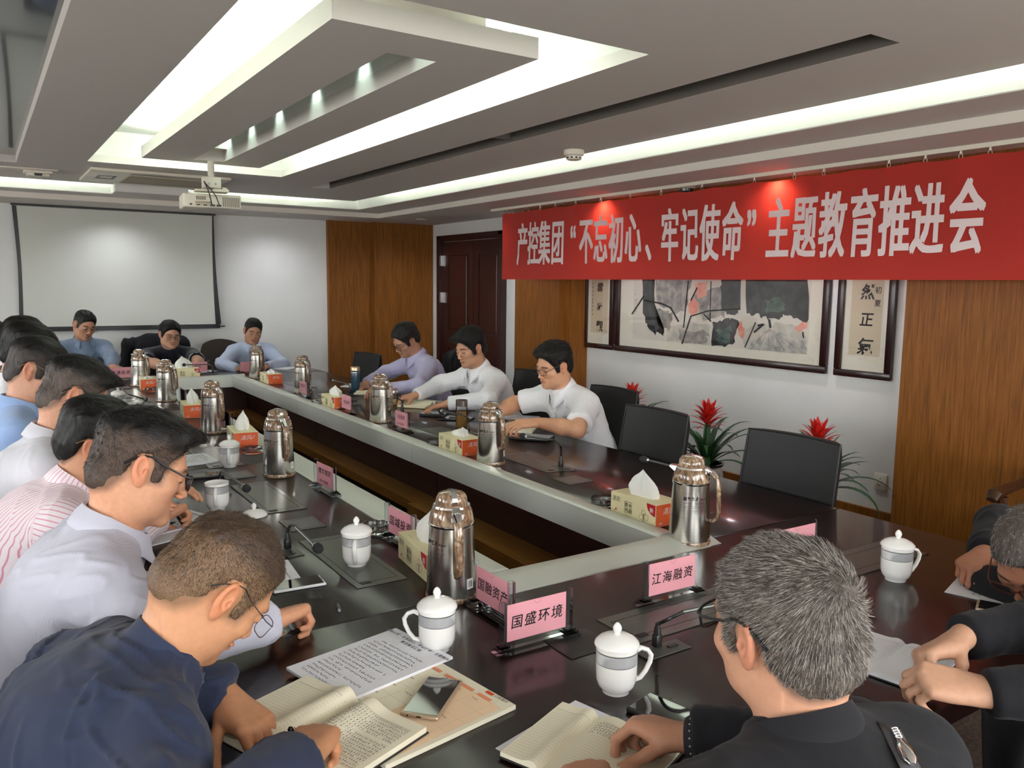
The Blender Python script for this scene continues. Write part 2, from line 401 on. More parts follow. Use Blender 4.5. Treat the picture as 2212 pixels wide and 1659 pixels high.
ctube((1.0, IY1-.06, ZMAIN+.11), (1.72, IY1-.06, ZMAIN+.11))

def spot(loc, power, color, size=R(95), blend=.6, rad=.03, tgt=(0, 0, -1)):
    l = bpy.data.lights.new('spot_light', 'SPOT'); l.energy = power; l.color = color; l.spot_size = size; l.spot_blend = blend; l.shadow_soft_size = rad
    o = bpy.data.objects.new('spot_light', l); o.location = loc
    o.rotation_euler = Vector(tgt).to_track_quat('-Z', 'Y').to_euler(); return link(o)
for i, y in enumerate((2.86, 3.45, 4.05, 4.65, 5.2, 5.75)):
    spot((1.43, y, ZTOP-.02), 1.2, (0.75, 1.0, 0.85), R(80), .8, .02, (.25, 0, -1))
# downlights in the soffit
DL = [(1.16, 8.56, 'round downlight set above the hanging projection screen'), (2.72, 8.54, 'round downlight above the bare wall right of the screen'),
      (4.12, 8.12, 'round downlight in the far corner above the oak panels'), (4.16, 6.63, 'round downlight beside the upper left corner of the red banner'),
      (4.16, 4.95, 'round downlight above the red banner near its quotation marks'), (4.16, 3.32, 'round downlight above the middle of the red banner by a red glow')]
for x, y, lb in DL:
    tg = thing('downlight', lb, 'downlight', (x, y, ZSOF-.003), 0, 'round soffit downlights')
    m = MB(); m.lathe([(.048, -.004), (.060, -.006), (.062, 0), (.048, 0), (.048, -.004)], 28); m.build('trim_ring', M_WHITEPL, tg)
    m = MB(); m.lathe([(.0, -.003), (.047, -.003)], 28); m.build('lens', M_LENS, tg)
    spot((x, y, ZSOF-.02), SPOTW*(0.36 if y > 8.2 else .40), TEMP_SPOT, R(150), 1.0, .04, (0, .0, -1))

# ------------------------------------------------------------------ ceiling fittings
ac = thing('air_conditioner_cassette', 'flat beige ceiling air conditioner grille behind the projector', 'air conditioner', (1.24, 7.13, ZMAIN))
m = MB(); m.rbox((0, 0, -.012), (1.0, .80, .024), .008); m.build('frame', M_WHITEPL, ac)
m = MB(); m.bb(-.22, .40, -.24, .24, -.030, -.022); m.build('intake_panel', mat('intake_beige', lin((176, 162, 138)), .6), ac, smooth=0)
m = MB(); m.bb(-.22, .42, -.335, -.29, -.0255, -.02); m.build('outlet_slot', M_BLACK, ac, smooth=0)
m = MB(); m.bb(-.22, .42, .29, .315, -.0255, -.02); m.build('outlet_slot', M_BLACK, ac, smooth=0)
m = MB()
for (x0_, x1_, y0_, y1_) in ((-.42, -.29, -.10, -.08), (-.42, -.29, .08, .10), (-.42, -.40, -.08, .08), (-.31, -.29, -.08, .08)): m.bb(x0_, x1_, y0_, y1_, -.027, -.02)
m.build('receiver_frame', M_BLACK, ac, smooth=0)['kind'] = 'stuff'
pl = thing('ceiling_trim_plate', 'beige rectangular trim plate on the ceiling left of the grille', 'plate', (0.2, 7.2, ZMAIN))
m = MB(); m.rbox((0, 0, -.006), (.72, .22, .012), .003); m.build('plate', M_STEP, pl)
m = MB(); m.bb(-.13, -.09, -.05, .05, -.018, -.012); m.build('dark_catch', M_BLACK, pl, smooth=0)
sn = thing('ceiling_sensor', 'small white sensor box with a dark window on the trim plate', 'sensor', (0.43, 7.17, ZMAIN-.012))
m = MB(); m.rbox((0, 0, -.010), (.19, .12, .02), .006); m.rbox((0, 0, -.030), (.15, .09, .022), .006); m.build('case', M_WHITEPL, sn)
m = MB(); m.bb(-.025, .025, -.052, -.044, -.038, -.022); m.build('window', M_BLACK, sn, smooth=0)
sd = thing('smoke_detector', 'round cream smoke detector on the ceiling beside the lit strip', 'smoke detector', (3.10, 4.05, ZMAIN))
m = MB(); m.lathe([(.0, 0), (.062, 0), (.064, -.012), (.060, -.030), (.052, -.034), (.048, -.036)], 28); m.build('base', M_WHITEPL, sd)
m = MB(); m.lathe([(.047, -.034), (.044, -.056), (.030, -.060), (0, -.061)], 28); m.build('cap', M_WHITEPL, sd)
m = MB()
for k in range(10):
    a = 2*PI*k/10; m.box((.0445*math.cos(a), .0445*math.sin(a), -.047), (.006, .013, .009), Matrix.Rotation(a, 3, 'Z'))
m.build('vent_openings', M_BLACK, sd, smooth=0)['kind'] = 'stuff'

# projector on its pole under the island
pj = thing('projector', 'white projector hanging from the ceiling island on a short pole', 'projector', (1.395, 5.93, ZMAIN), R(-6))
PP = -0.27
m = MB(); m.lathe([(.022, 0), (.022, -.11)], 16, (0, 0, 0)); m.build('pole', M_WHITEPL, pj)
m = MB(); m.rbox((0, 0, -.145), (.12, .09, .075), .008); m.build('bracket', M_WHITEPL, pj)
for x in (-.022, .022):
    m = MB(); m.lathe([(.007, 0), (.007, .003), (0, .003)], 10, (x, -.045, -.155), rot=Matrix.Rotation(PI/2, 3, 'X')); m.build('bolt', M_CHROME, pj)
m = MB(); m.rbox((0, .02, -.200), (.22, .13, .014), .004); m.rbox((.06, .02, -.19), (.1, .1, .01), .003); m.tube([(.07, 0, -.18), (.1, 0, -.185)], .012, 8); m.build('mount_plate', M_WHITEPL, pj)
bod = MB(); bod.rbox((0, .11, PP), (.38, .28, .095), .012, 3); bod_o = bod.build('body', M_WHITEPL, pj)
m = MB(); m.bb(-.115, -.008, -.033, -.029, PP-.035, PP-.002); m.build('port_plate', mat('port_beige', lin((196, 184, 160)), .5), bod_o, smooth=0)
m = MB()
for k in range(9): m.bb(.066+k*.013, .073+k*.013, -.0325, -.028, PP-.036, PP+.030)
m.build('exhaust_grille', mat('grille_grey', lin((120, 112, 100)), .5), bod_o, smooth=0)['kind'] = 'stuff'
m = MB()
for k in range(5): m.bb(-.105+k*.013, -.097+k*.013, -.0325, -.028, PP+.005, PP+.030)
m.build('vent_grille', mat('grille_grey', (0, 0, 0)), bod_o, smooth=0)['kind'] = 'stuff'
m = MB()
for k in range(6): m.bb(-.106+k*.016, -.099+k*.016, -.0355, -.03, PP-.015, PP-.009)
for k in range(2): m.bb(-.105+k*.045, -.082+k*.045, -.0355, -.03, PP-.033, PP-.026)
m.bb(-.148, -.133, -.0355, -.03, PP-.032, PP-.022); m.bb(-.016, .014, -.045, -.03, PP-.036, PP-.024); m.bb(.026, .055, -.045, -.03, PP-.036, PP-.024)
m.build('sockets', M_BLACK, bod_o, smooth=0)['kind'] = 'stuff'
for pts in (((-.05, -.05, -.145), (-.035, -.06, -.19), (-.02, -.055, -.23), (-.006, -.045, PP-.026)), ((-.05, -.05, -.15), (-.01, -.065, -.20), (.02, -.06, -.24), (.042, -.045, PP-.026)), ((-.055, -.045, -.14), (-.03, -.065, -.2), (-.012, -.05, PP+.0), (-.012, -.04, PP-.015))):
    m = MB(); m.tube(pts, .0035, 6); m.build('cable', M_BLACK, pj)
m = MB(); m.lathe([(.04, 0), (.042, .03), (.03, .032), (0, .025)], 20, (-.10, .25, PP), rot=Matrix.Rotation(-PI/2, 3, 'X')); m.build('lens', M_BLACK, pj)

# ------------------------------------------------------------------ back wall: screen and oak panels
sc = thing('projection_screen', 'grey white projection screen with black borders pulled down on the back wall', 'screen', (0, 0, 0))
m = MB(); ys_ = 8.93
def grid_sheet(mb, x0, x1, z0, z1, fy, nx=24, nz=24, fx=None):
    vs = []; fs = []
    for j in range(nz+1):
        for i in range(nx+1):
            u, v = i/nx, j/nz; x = x0+(x1-x0)*u; z = z0+(z1-z0)*v
            if fx: x = fx(u, v, x)
            vs.append((x, fy(u, v), z))
    for j in range(nz):
        for i in range(nx):
            a = j*(nx+1)+i; fs.append((a, a+1, a+nx+2, a+nx+1))
    mb.add(vs, fs)
wav = lambda u, v: ys_-.010*math.sin(PI*v)*math.cos(u*PI*2)-.006*math.sin(u*7)*(1-v)
bow = lambda u, v, x: x+.012*math.sin(PI*v)*(1 if u < .5 else -1)*abs(u-.5)*2
grid_sheet(m, 0.345, 2.095, 1.13, 2.26, wav, fx=bow)
m.build('fabric', mat('screen_fabric', lin((205, 207, 200)), .85), sc)
for (x0, x1, w0, w1) in ((0.345, 0.345, -.055, -.05), (2.095, 2.095, .015, .04)):
    m = MB(); n = 24; vs = []; fs = []
    for j in range(n+1):
        v = j/n; s_ = -1 if x0 < 1 else 1; xx = x0+.012*math.sin(PI*v)*(-s_)
        wd = (.018+.04*(1-v)**1.5 if s_ > 0 else .03+.012*abs(v-.5))
        u = 0 if s_ < 0 else 1
        vs += [(xx, wav(u, v)-.002, 1.13+1.13*v), (xx+s_*wd, wav(u, v)-.002, 1.13+1.13*v)]
        if j: fs.append((2*j-2, 2*j-1, 2*j+1, 2*j))
    m.add(vs, fs); m.build('black_border', M_BLACK, sc, smooth=0)
m = MB(); m.bb(0.30, 2.14, ys_-.012, ys_+.012, 1.085, 1.13); m.build('bottom_bar', M_BLACK, sc, smooth=0)
m = MB(); m.bb(0.30, 2.13, ys_-.006, ys_+.006, 2.262, 2.2815); m.build('top_border', M_BLACK, sc, smooth=0)
m = MB(); m.tube([(2.12, ys_, 1.107), (2.19, ys_, 1.105)], .006, 6); m.build('bar_end', M_BLACK, sc)

b = MB(); b.bb(3.36, 3.94, 8.93, 9.0, 0, ZSOF-.003); struct(b.build('trim_1', M_OAK, smooth=0))
b = MB(); b.bb(3.88, 4.65, 8.84, 9.0, 0, ZSOF-.003); struct(b.build('trim_2', M_OAK, smooth=0))
# right wall: oak piers, lintel, baseboard
b = MB(); b.bb(4.38, 4.65, 5.90, 6.62, 0, ZSOF-.003); struct(b.build('trim_3', M_OAK, smooth=0))
b = MB(); b.bb(4.45, 4.65, 5.82, 5.90, 0, ZSOF-.003); struct(b.build('trim_4', M_OAK, smooth=0))
b = MB(); b.bb(4.38, 4.65, -1.5, 2.62, 0, ZSOF-.003); struct(b.build('trim_5', M_OAK, smooth=0))
b = MB(); b.bb(4.36, 4.65, 2.62, 5.82, 2.13, ZSOF-.003); b.bb(4.36, 4.38, -1.5, 6.62, 2.15, ZSOF-.003); struct(b.build('trim_6', M_OAK, smooth=0))
b = MB(); b.bb(4.625, 4.65, 2.62, 5.82, 0, .20); struct(b.build('baseboard_right', M_OAK, smooth=0))
b = MB(); b.bb(XW0, 3.36, 8.98, 9.0, 0, .12); struct(b.build('baseboard_back', M_OAK, smooth=0))

# door: frame, two leaves with raised panels, hinges
DY0, DY1, DZ = 7.19, 8.63, 2.14
fr = MB()
for (y0, y1, z0, z1) in ((DY0, DY0+.07, 0, DZ), (DY1-.07, DY1, 0, DZ), (DY0+.07, DY1-.07, DZ-.07, DZ)):
    fr.bb(4.60, 4.65, y0, y1, z0, z1)
    fr.bb(4.585, 4.60, y0+(.0 if y1-y0 < .1 else -.07), y1+(.0 if y1-y0 < .1 else .07), z0 if y1-y0 < .1 else z0+.03, z1)
dr = struct(fr.build('door_1', M_DOOR, smooth=0))
def door_leaf(y0, y1, cols):
    m = MB(); x = 4.625; m.bb(x, x+.03, y0, y1, .01, DZ-.075)
    lf = m.build('leaf', M_DOOR, dr, smooth=0)
    for (a, c) in cols:
        for (z0, z1) in ((1.02, 1.93), (.12, .86)):
            for (d, xo) in ((0, .010), (.022, .002)):
                pass
            m = MB(); w_ = .018
            m.bb(x-.012, x, a, a+w_, z0, z1); m.bb(x-.012, x, c-w_, c, z0, z1); m.bb(x-.012, x, a+w_, c-w_, z0, z0+w_); m.bb(x-.012, x, a+w_, c-w_, z1-w_, z1)
            m.build('panel_moulding', M_DOOR, lf, smooth=0)
            m = MB(); m.rbox((x-.002, (a+c)/2, (z0+z1)/2), (.010, c-a-.08, z1-z0-.08), .004, 1); m.build('raised_panel', M_DOOR, lf)
door_leaf(DY0+.075, 7.83, [(7.30, 7.72)])
door_leaf(7.836, DY1-.075, [(7.94, 8.40)])
for z in (1.95-.1, 1.42):
    m = MB(); m.bb(4.595, 4.625, DY1-.085, DY1-.065, z-.06, z+.06); m.build('hinge', M_CHROME, dr, smooth=0)
m = MB(); m.bb(4.60, 4.625, DY0+.063, DY0+.085, 1.37, 1.49); m.build('hinge', M_CHROME, dr, smooth=0)

# light switches left of the pier, socket under the pictures
def plate(name, label, cat, loc, w_, h_):
    o = thing(name, label, cat, loc)
    m = MB(); m.rbox((-.006, 0, 0), (.012, w_, h_), .004); m.build('plate', M_WHITEPL, o); return o
for z, lb in ((1.36, 'white light switch between the door and the oak pier, the upper one'), (1.22, 'white light switch between the door and the oak pier, the lower one')):
    s_ = plate('light_switch', lb, 'switch', (4.65, 6.75, z), .086, .086); s_['group'] = 'light switches by the door'
    m = MB(); m.rbox((-.014, 0, 0), (.006, .05, .06), .002); m.build('rocker', M_WHITEPL, s_)
so = plate('wall_socket', 'white wall socket below the right hand calligraphy scroll', 'socket', (4.65, 2.86, .385), .086, .10)
m = MB()
for (y, z, a) in ((.0, .02, 0), (-.012, .0, 0), (.012, 0, 0), (0, -.022, .5), (.014, -.018, -.5)):
    m.box((-.0125, y, z), (.002, .004, .010), Matrix.Rotation(a, 3, 'X'))
m.build('slots', M_BLACK, so, smooth=0)['kind'] = 'stuff'
# ------------------------------------------------------------------ conference table
ZT = 0.76
TX0, TX1, TY0, TY1 = 0.36, 2.66, 0.785, 7.85
AX0, AX1, AY0, AY1 = 1.115, 1.905, 1.735, 7.235      # where the wood meets the rail
OX0, OX1, OY0, OY1 = 1.225, 1.800, 1.862, 7.120      # inner faces of the rail
tb = thing('conference_table', 'long dark red lacquered ring-shaped conference table with aluminium inner rail', 'table', (0, 0, 0))
def panel(x0, x1, y0, y1):
    m = MB(); g = .0012; m.rbox(((x0+x1)/2, (y0+y1)/2, ZT-.0225), (x1-x0-2*g, y1-y0-2*g, .045), .004, 2)
    m.build('top_panel', M_TABLE, tb)
YS1 = 1.795
m = MB(); g_ = .0012
m.prism([(TX0, TY0), (TX1, TY0), (TX1, YS1-g_), (AX1+g_, YS1-g_), (AX1+g_, AY0-g_), (AX0-g_, AY0-g_), (AX0-g_, YS1-g_), (TX0, YS1-g_)], 'z', ZT-.045, ZT)
_p = m.build('top_panel', M_TABLE, tb, smooth=30); _b = _p.modifiers.new('edge', 'BEVEL'); _b.width = .004; _b.segments = 2; _b.limit_method = 'ANGLE'
for y0, y1 in ((YS1, 3.66), (3.66, 5.45), (5.45, 7.235)):
    panel(TX0, AX0, y0, y1); panel(AX1, TX1, y0, y1)
panel(TX0, TX1, 7.235, TY1)
def rail_profile():
    """(distance from the wood edge, height): a raised rounded top and a tall inner face"""
    pts = [(0.0, ZT-.03), (0.0, ZT+.002)]
    for i in range(9):
        a = i/8; pts.append((.006+.09*a, ZT+.003+.016*math.sin(a*PI*.62)/math.sin(PI*.62) if a < .8 else ZT+.019))
    pts += [(.104, ZT+.017), (.11, ZT+.012), (.11, ZT-.085), (.10, ZT-.085)]
    return pts
def rail(a0, a1, fn, cap0=0, name='rail'):
    pr = rail_profile(); n = len(pr); vs = [fn(a0, d, z) for d, z in pr]+[fn(a1, d, z) for d, z in pr]
    fs = [tuple(range(n)), tuple(range(2*n-1, n-1, -1))]+[(i, (i+1) % n, n+(i+1) % n, n+i) for i in range(n)]
    m = MB(); m.add(vs, fs); return m.build(name, M_ALU, tb, smooth=40)
g = .0008
for y0, y1 in ((1.862, 3.655), (3.657, 5.437), (5.439, 7.12)):
    rail(y0+g, y1-g, lambda a, d, z: (AX0+d, a, z)); rail(y0+g, y1-g, lambda a, d, z: (AX1-(d*.105/.11), a, z))
rail(AX0+.012, 1.955, lambda a, d, z: (a, AY0+d*1.15, z)); rail(AX0, AX1, lambda a, d, z: (a, AY1-d, z))
for (x, y, r_) in ((AX0+.055, AY0+.075, .06),):
    pass
# inner aprons and ledges, outer support boards
def board(x0, x1, y0, y1, z0, z1, name='apron_board', mt=None):
    m = MB(); m.bb(x0, x1, y0, y1, z0, z1); return m.build(name, mt or M_APRON, tb, smooth=0)
for y0, y1 in ((1.78, 3.64), (3.645, 5.44), (5.445, 7.18)):
    board(1.935, 1.96, y0, y1, 0, .714); board(1.055, 1.08, y0, y1, 0, .714)
board(1.08, 1.935, 7.20, 7.225, 0, .714); board(1.08, 1.935, 1.75, 1.775, 0, .714)
for y0, y1, dx in ((1.78, 3.64, -.035), (3.645, 7.18, 0)):
    board(1.80+dx, 1.935, y0, y1, .42, .47, 'ledge', M_LEDGE)
board(1.08, 1.80, 7.07, 7.20, .42, .47, 'ledge', M_LEDGE); board(1.08, 1.19, 1.78, 7.07, .42, .47, 'ledge', M_LEDGE)
for x in (.80, 2.24): board(x-.02, x+.02, 1.9, 7.1, .04, .714, 'support_board')
board(.8, 2.24, 1.2, 1.24, .04, .714, 'support_board'); board(.8, 2.24, 7.42, 7.46, .04, .714, 'support_board')
for y in (1.24, 3.0, 4.8, 6.6, 7.42):
    for x in (.75, 2.28): board(x-.06, x+.06, y-.06, y+.06, 0, .715, 'foot')
# flush inserts let into the top: box lids, socket plates
M_INS = mat('insert_grey', lin((98, 100, 95)), 0.28, metal=0.6)
add_noise(M_INS, scale=(2, 200, 2), nscale=4, c1=lin((84, 86, 82)), c2=lin((110, 112, 106)), lo=.3, hi=.7)
M_GROOVE = mat('groove_black', (0.006, 0.006, 0.006), 0.5)
def insert(cx, cy, lx, ly, name='cable_box_lid', inner=.03, btn=True, mt=None, rot=0.0, rounded=.004):
    m = MB(); m.rbox((0, 0, .0012), (lx, ly, .0024), min(.001, rounded), 1)
    o = m.build(name, mt or M_INS, tb, loc=(cx, cy, ZT), rot=(0, 0, rot))
    m = MB(); t_ = .0022; a, c = lx/2-inner*.6, ly/2-inner
    for (x0, x1, y0, y1) in ((-a, a, -c, -c+t_), (-a, a, c-t_, c), (-a, -a+t_, -c, c), (a-t_, a, -c, c)): m.bb(x0, x1, y0, y1, .0020, .0026)
    e = .0016
    for (x0, x1, y0, y1) in ((-lx/2-e, lx/2+e, -ly/2-e, -ly/2), (-lx/2-e, lx/2+e, ly/2, ly/2+e), (-lx/2-e, -lx/2, -ly/2, ly/2), (lx/2, lx/2+e, -ly/2, ly/2)): m.bb(x0, x1, y0, y1, .0002, .0016)
    if inner: m.build('groove', M_GROOVE, o, smooth=0)
    if btn:
        m = MB(); m.rbox((-lx/2+.035, -ly/2+.028, .003), (.03, .018, .0016), .0006, 1); m.build('button_plate', M_GROOVE, o)
    return o
for k in range(7):
    y = 2.215+.835*k
    if y < 7:
        insert(.885, y, .15, .475); insert(2.125, y-.02, .15, .42)
    if y+.42 < 7: insert(.882, y+.417, .118, .135, 'socket_lid', .012, False); insert(2.065, y+.445, .13, .125, 'socket_lid', .012, False)
for x, l in ((1.46, .46), (2.2, .46)): insert(x, 1.40, l, .155)
insert(1.112, 1.398, .128, .112, 'socket_lid', 0, False, M_BLACK)
insert(1.9, 1.40, .11, .11, 'socket_lid', .012, False)
for x in (.75, 1.25, 2.3): insert(x, 7.40, .44, .14)
# screw holes near the microphone plate of the near side
m = MB()
for (x, y) in ((1.162, 1.19), (1.116, 1.103)): m.lathe([(.003, 0), (.003, .0006), (0, .0006)], 8, (x, y, ZT))
m.build('screw_hole', M_GROOVE, tb, smooth=0)['kind'] = 'stuff'

# ------------------------------------------------------------------ goose-neck microphones
M_FOAM = mat('mic_foam', (0.02, 0.02, 0.022), 0.9)
M_MICPL = mat('mic_plate', lin((86, 88, 84)), 0.35, metal=0.5)
def microphone(label, base, mid, bend, head, rotz=0.0):
    """base on the table; neck rises to mid, bends over bend, straight rod to head"""
    b0 = Vector(base); o = thing('gooseneck_microphone', label, 'microphone', (b0.x, b0.y, ZT+.0005), 0, 'gooseneck microphones')
    def L(p): return Vector(p)-Vector((b0.x, b0.y, ZT+.0005))
    rm = Matrix.Rotation(rotz, 3, 'Z')
    m = MB(); m.rbox((0, 0, .0015), (.05, .13, .003), .001, 1, rm); pl_ = m.build('base_plate', M_MICPL, o)
    m = MB(); m.box(rm @ Vector((0, -.03, .0035)), (.01, .028, .004), rm); m.build('button', M_BLACK, pl_, smooth=0)
    m = MB(); m.rbox((0, .02, .016), (.019, .019, .032), .004, 2); m.lathe([(.0090, .031), (.008, .042), (.0052, .052), (.0045, .058)], 12, (0, .02, 0)); m.build('connector', M_BLACK, o)
    p0 = Vector((0, .02, .055)); p1, p2, p3 = L(mid), L(bend), L(head)
    def bez(a, b_, c, d, n=10): return [a*(1-t)**3+3*b_*t*(1-t)**2+3*c*t*t*(1-t)+d*t**3 for t in [i/n for i in range(n+1)]]
    neck = bez(p0, p0+(p1-p0)*.7, p1, p2)
    m = MB(); m.tube(neck, .0042, 8); m.build('gooseneck', M_BLACK, o)
    m = MB(); d = (p3-p2).normalized(); m.tube([p2-d*.004, p3], [.0042, .0048], 8); m.build('rod', M_MICPL, o)
    m = MB(); m.tube([p3-d*.004, p3+d*.001, p3+d*.004], [.007, .010, .010], 12); m.build('collar', mat('mic_collar', (.45, .45, .45), .3, metal=1), o)
    m = MB(); m.tube([p3+d*.002, p3+d*.006, p3+d*.016, p3+d*.026, p3+d*.031], [.008, .0125, .0145, .0115, .004], 14); m.build('foam_head', M_FOAM, o)
    return o
def mic_px(label, pb, pm, pbend, ph, zb=.92, zh=.90, rotz=0.0, zm=None):
    b0 = atz(*pb, ZT); 
    return microphone(label, b0, atz(*pm, zm or zb+.01), atz(*pbend, zb), atz(*ph, zh), rotz)
mic_px('gooseneck microphone beside the lidded mug, in front of the navy jacket man', (626, 1190), (628, 1128), (640, 1140), (680, 1178), .895, .865)
mic_px('gooseneck microphone arching between the open mug and the clear flask lid', (478, 1062), (477, 1012), (489, 1023), (526, 1050), .905, .87)
mic_px('gooseneck microphone whose foam head points at the far thermoses on the left side', (262, 845), (258, 838), (278, 852), (312, 862), .90, .84)
# microphone near the grey haired man: neck rises from the plate and turns away to the right
microphone('gooseneck microphone with its neck bending behind the grey haired man', atz(1432, 1405, ZT), atz(1428, 1345, .87), atz(1478, 1321, .885), atz(1590, 1298, .89), R(90))
# right side: from the plate up and back to the left
mic_px('gooseneck microphone standing in front of the man in the short sleeved white shirt', (1217, 1012), (1214, 962), (1196, 950), (1137, 943), .905, .91)
mic_px('gooseneck microphone behind the glass tea bottle', (1015, 935), (1017, 905), (1000, 897), (955, 888), .90, .90)
mic_px('gooseneck microphone rising behind a pink name card, beside the open notebook', (872, 893), (872, 868), (862, 862), (846, 858), .895, .90)
mic_px('gooseneck microphone to the left of the blue flask', (758, 852), (757, 833), (748, 829), (720, 822), .90, .905)
mic_px('gooseneck microphone right beside the far right thermos', (672, 836), (672, 812), (666, 806), (650, 803), .90, .90)
mic_px('gooseneck microphone in front of the man in the black polo shirt', (461, 808), (460, 790), (450, 787), (402, 788), .88, .88)
mic_px('gooseneck microphone behind the near right thermos pointing at an empty chair', (1490, 1045), (1490, 1012), (1455, 1008), (1399, 994), .90, .92)
# ------------------------------------------------------------------ thermos jugs
M_STEEL = mat('brushed_steel', lin((220, 217, 208)), 0.22, metal=1.0)
b_ = bsdf(M_STEEL); b_.inputs['Anisotropic'].default_value = 0.55
add_noise(M_STEEL, scale=(1, 1, 60), nscale=6, detail=2, c1=lin((206, 203, 195)), c2=lin((228, 225, 216)), lo=.2, hi=.8)
M_MARBLE = mat('marbled_plastic', lin((150, 122, 96)), 0.12, coat=0.8)
def marble(m):
    tc = nd(m, 'ShaderNodeTexCoord'); mp = nd(m, 'ShaderNodeMapping'); mp.inputs['Scale'].default_value = (22, 22, 9)
    nz = nd(m, 'ShaderNodeTexNoise'); nz.inputs['Scale'].default_value = 1.6; nz.inputs['Detail'].default_value = 6; nz.inputs['Distortion'].default_value = 2.2
    rp = nd(m, 'ShaderNodeValToRGB'); e = rp.color_ramp.elements; e[0].position = .3; e[0].color = (*lin((70, 52, 38)), 1); e[1].position = .72; e[1].color = (*lin((196, 176, 150)), 1)
    e.new(.5).color = (*lin((132, 106, 82)), 1)
    lk(m, tc.outputs['Object'], mp.inputs[0]); lk(m, mp.outputs[0], nz.inputs[0]); lk(m, nz.outputs[0], rp.inputs[0]); lk(m, rp.outputs[0], bsdf(m).inputs['Base Color'])
marble(M_MARBLE)
M_INK = mat('dark_print', lin((38, 36, 36)), 0.5)
M_STICK = mat('sticker_white', lin((232, 232, 230)), 0.5)
def cyl_patch(mb, r0, z0, r1, z1, a0, a1, off=.0006, n=6, mi=None):
    vs = []; fs = []
    for i in range(n+1):
        a = a0+(a1-a0)*i/n
        vs += [((r0+off)*math.cos(a), (r0+off)*math.sin(a), z0), ((r1+off)*math.cos(a), (r1+off)*math.sin(a), z1)]
        if i: fs.append((2*i-2, 2*i, 2*i+1, 2*i-1))
    return mb.add(vs, fs, mi)
def make_thermos():
    """handle along +X, spout along -X"""
    o = thing('thermos', 'x', 'thermos', (0, 0, 0), 0, 'steel thermos jugs with marbled lids')
    rb, rt, zt = .066, .0575, .198
    rad = lambda z: rb+(rt-rb)*min(max((z-.014)/(zt-.014), 0), 1)
    m = MB(); m.lathe([(.060, 0), (.068, .001), (.0695, .008), (.067, .014), (.05, .014)], 40); m.build('base_ring', M_MARBLE, o)
    m = MB(); m.lathe([(rb-.0005, .013), (rb, .016), (rt, zt), (rt-.004, zt+.002)], 40); body = m.build('body', M_STEEL, o)
    m = MB(); m.lathe([(rt+.001, zt-.002), (rt+.003, zt+.001), (rt+.003, zt+.005), (rt, zt+.007)], 40); m.build('chrome_ring', M_CHROME, o)
    m = MB(); m.lathe([(rt+.0005, zt+.006), (rt+.001, zt+.014), (rt-.003, zt+.034), (rt-.009, zt+.047), (rt-.013, zt+.050)], 40); m.build('collar', M_MARBLE, o)
    m = MB(); m.lathe([(rt-.008, zt+.047), (rt-.0095, zt+.0515), (rt-.016, zt+.051), (rt-.018, zt+.046)], 40); m.build('collar_rim', M_CHROME, o)
    m = MB(); m.lathe([(.0405, zt+.046), (.0415, zt+.060), (.040, zt+.072), (.034, zt+.081), (.02, zt+.086), (0, zt+.087)], 36); m.build('lid', M_MARBLE, o)
    # chrome latch over the lid and hinge block
    m = MB(); w_ = .007
    arc = [(.043, zt+.056), (.043, zt+.066), (.0405, zt+.076), (.034, zt+.0835), (.02, zt+.0885), (0, zt+.0895), (-.018, zt+.0885)]
    for i in range(len(arc)-1):
        (x0, z0), (x1, z1) = arc[i], arc[i+1]
        m.add([(x0, -w_, z0), (x0, w_, z0), (x1, w_, z1), (x1, -w_, z1), (x0-.003, -w_, z0-.003), (x0-.003, w_, z0-.003), (x1-.003, w_, z1-.003), (x1-.003, -w_, z1-.003)], [(0, 1, 2, 3), (0, 3, 7, 4), (1, 5, 6, 2)])
    m.build('latch', M_CHROME, o, smooth=50)
    m = MB(); m.rbox((rt-.004, 0, zt+.040), (.024, .024, .020), .004, 2, Matrix.Rotation(.6, 3, 'Y')); m.build('hinge_block', M_CHROME, o)
    # handle
    hp = [(rt-.006, 0, zt+.038), (rt+.012, 0, zt+.034), (rt+.026, 0, zt+.018), (rt+.031, 0, zt-.012), (rt+.033, 0, zt-.05), (rt+.034, 0, zt-.085), (rt+.030, 0, zt-.108), (rt+.018, 0, zt-.120), (rt+.006, 0, zt-.118)]
    m = MB(); m.tube(hp, [.011, .012, .012, .012, .0125, .0125, .0115, .010, .008], 12, flat=.62); m.build('handle', M_MARBLE, o, smooth=60)
    m = MB(); m.tube([(rt+.004, 0, zt+.0415), (rt+.016, 0, zt+.0385), (rt+.028, 0, zt+.024)], [.010, .010, .009], 8, flat=.45); m.build('thumb_plate', M_CHROME, o, smooth=60)
    # spout
    m = MB(); m.add([(-rt+.010, -.018, zt+.030), (-rt+.010, .018, zt+.030), (-rt-.014, .008, zt+.045), (-rt-.014, -.008, zt+.045), (-rt+.012, -.016, zt+.050), (-rt+.012, .016, zt+.050), (-rt-.012, .008, zt+.051), (-rt-.012, -.008, zt+.051)],
               [(0, 1, 2, 3), (4, 7, 6, 5), (0, 4, 5, 1), (1, 5, 6, 2), (2, 6, 7, 3), (3, 7, 4, 0)]); m.build('spout', M_CHROME, o, smooth=60)
    # print and bar-code sticker wrap round the body
    m = MB(); a0 = R(-96)
    cyl_patch(m, rad(.150), .150, rad(.161), .161, a0, a0+.17); 
    rnd = random.Random(3)
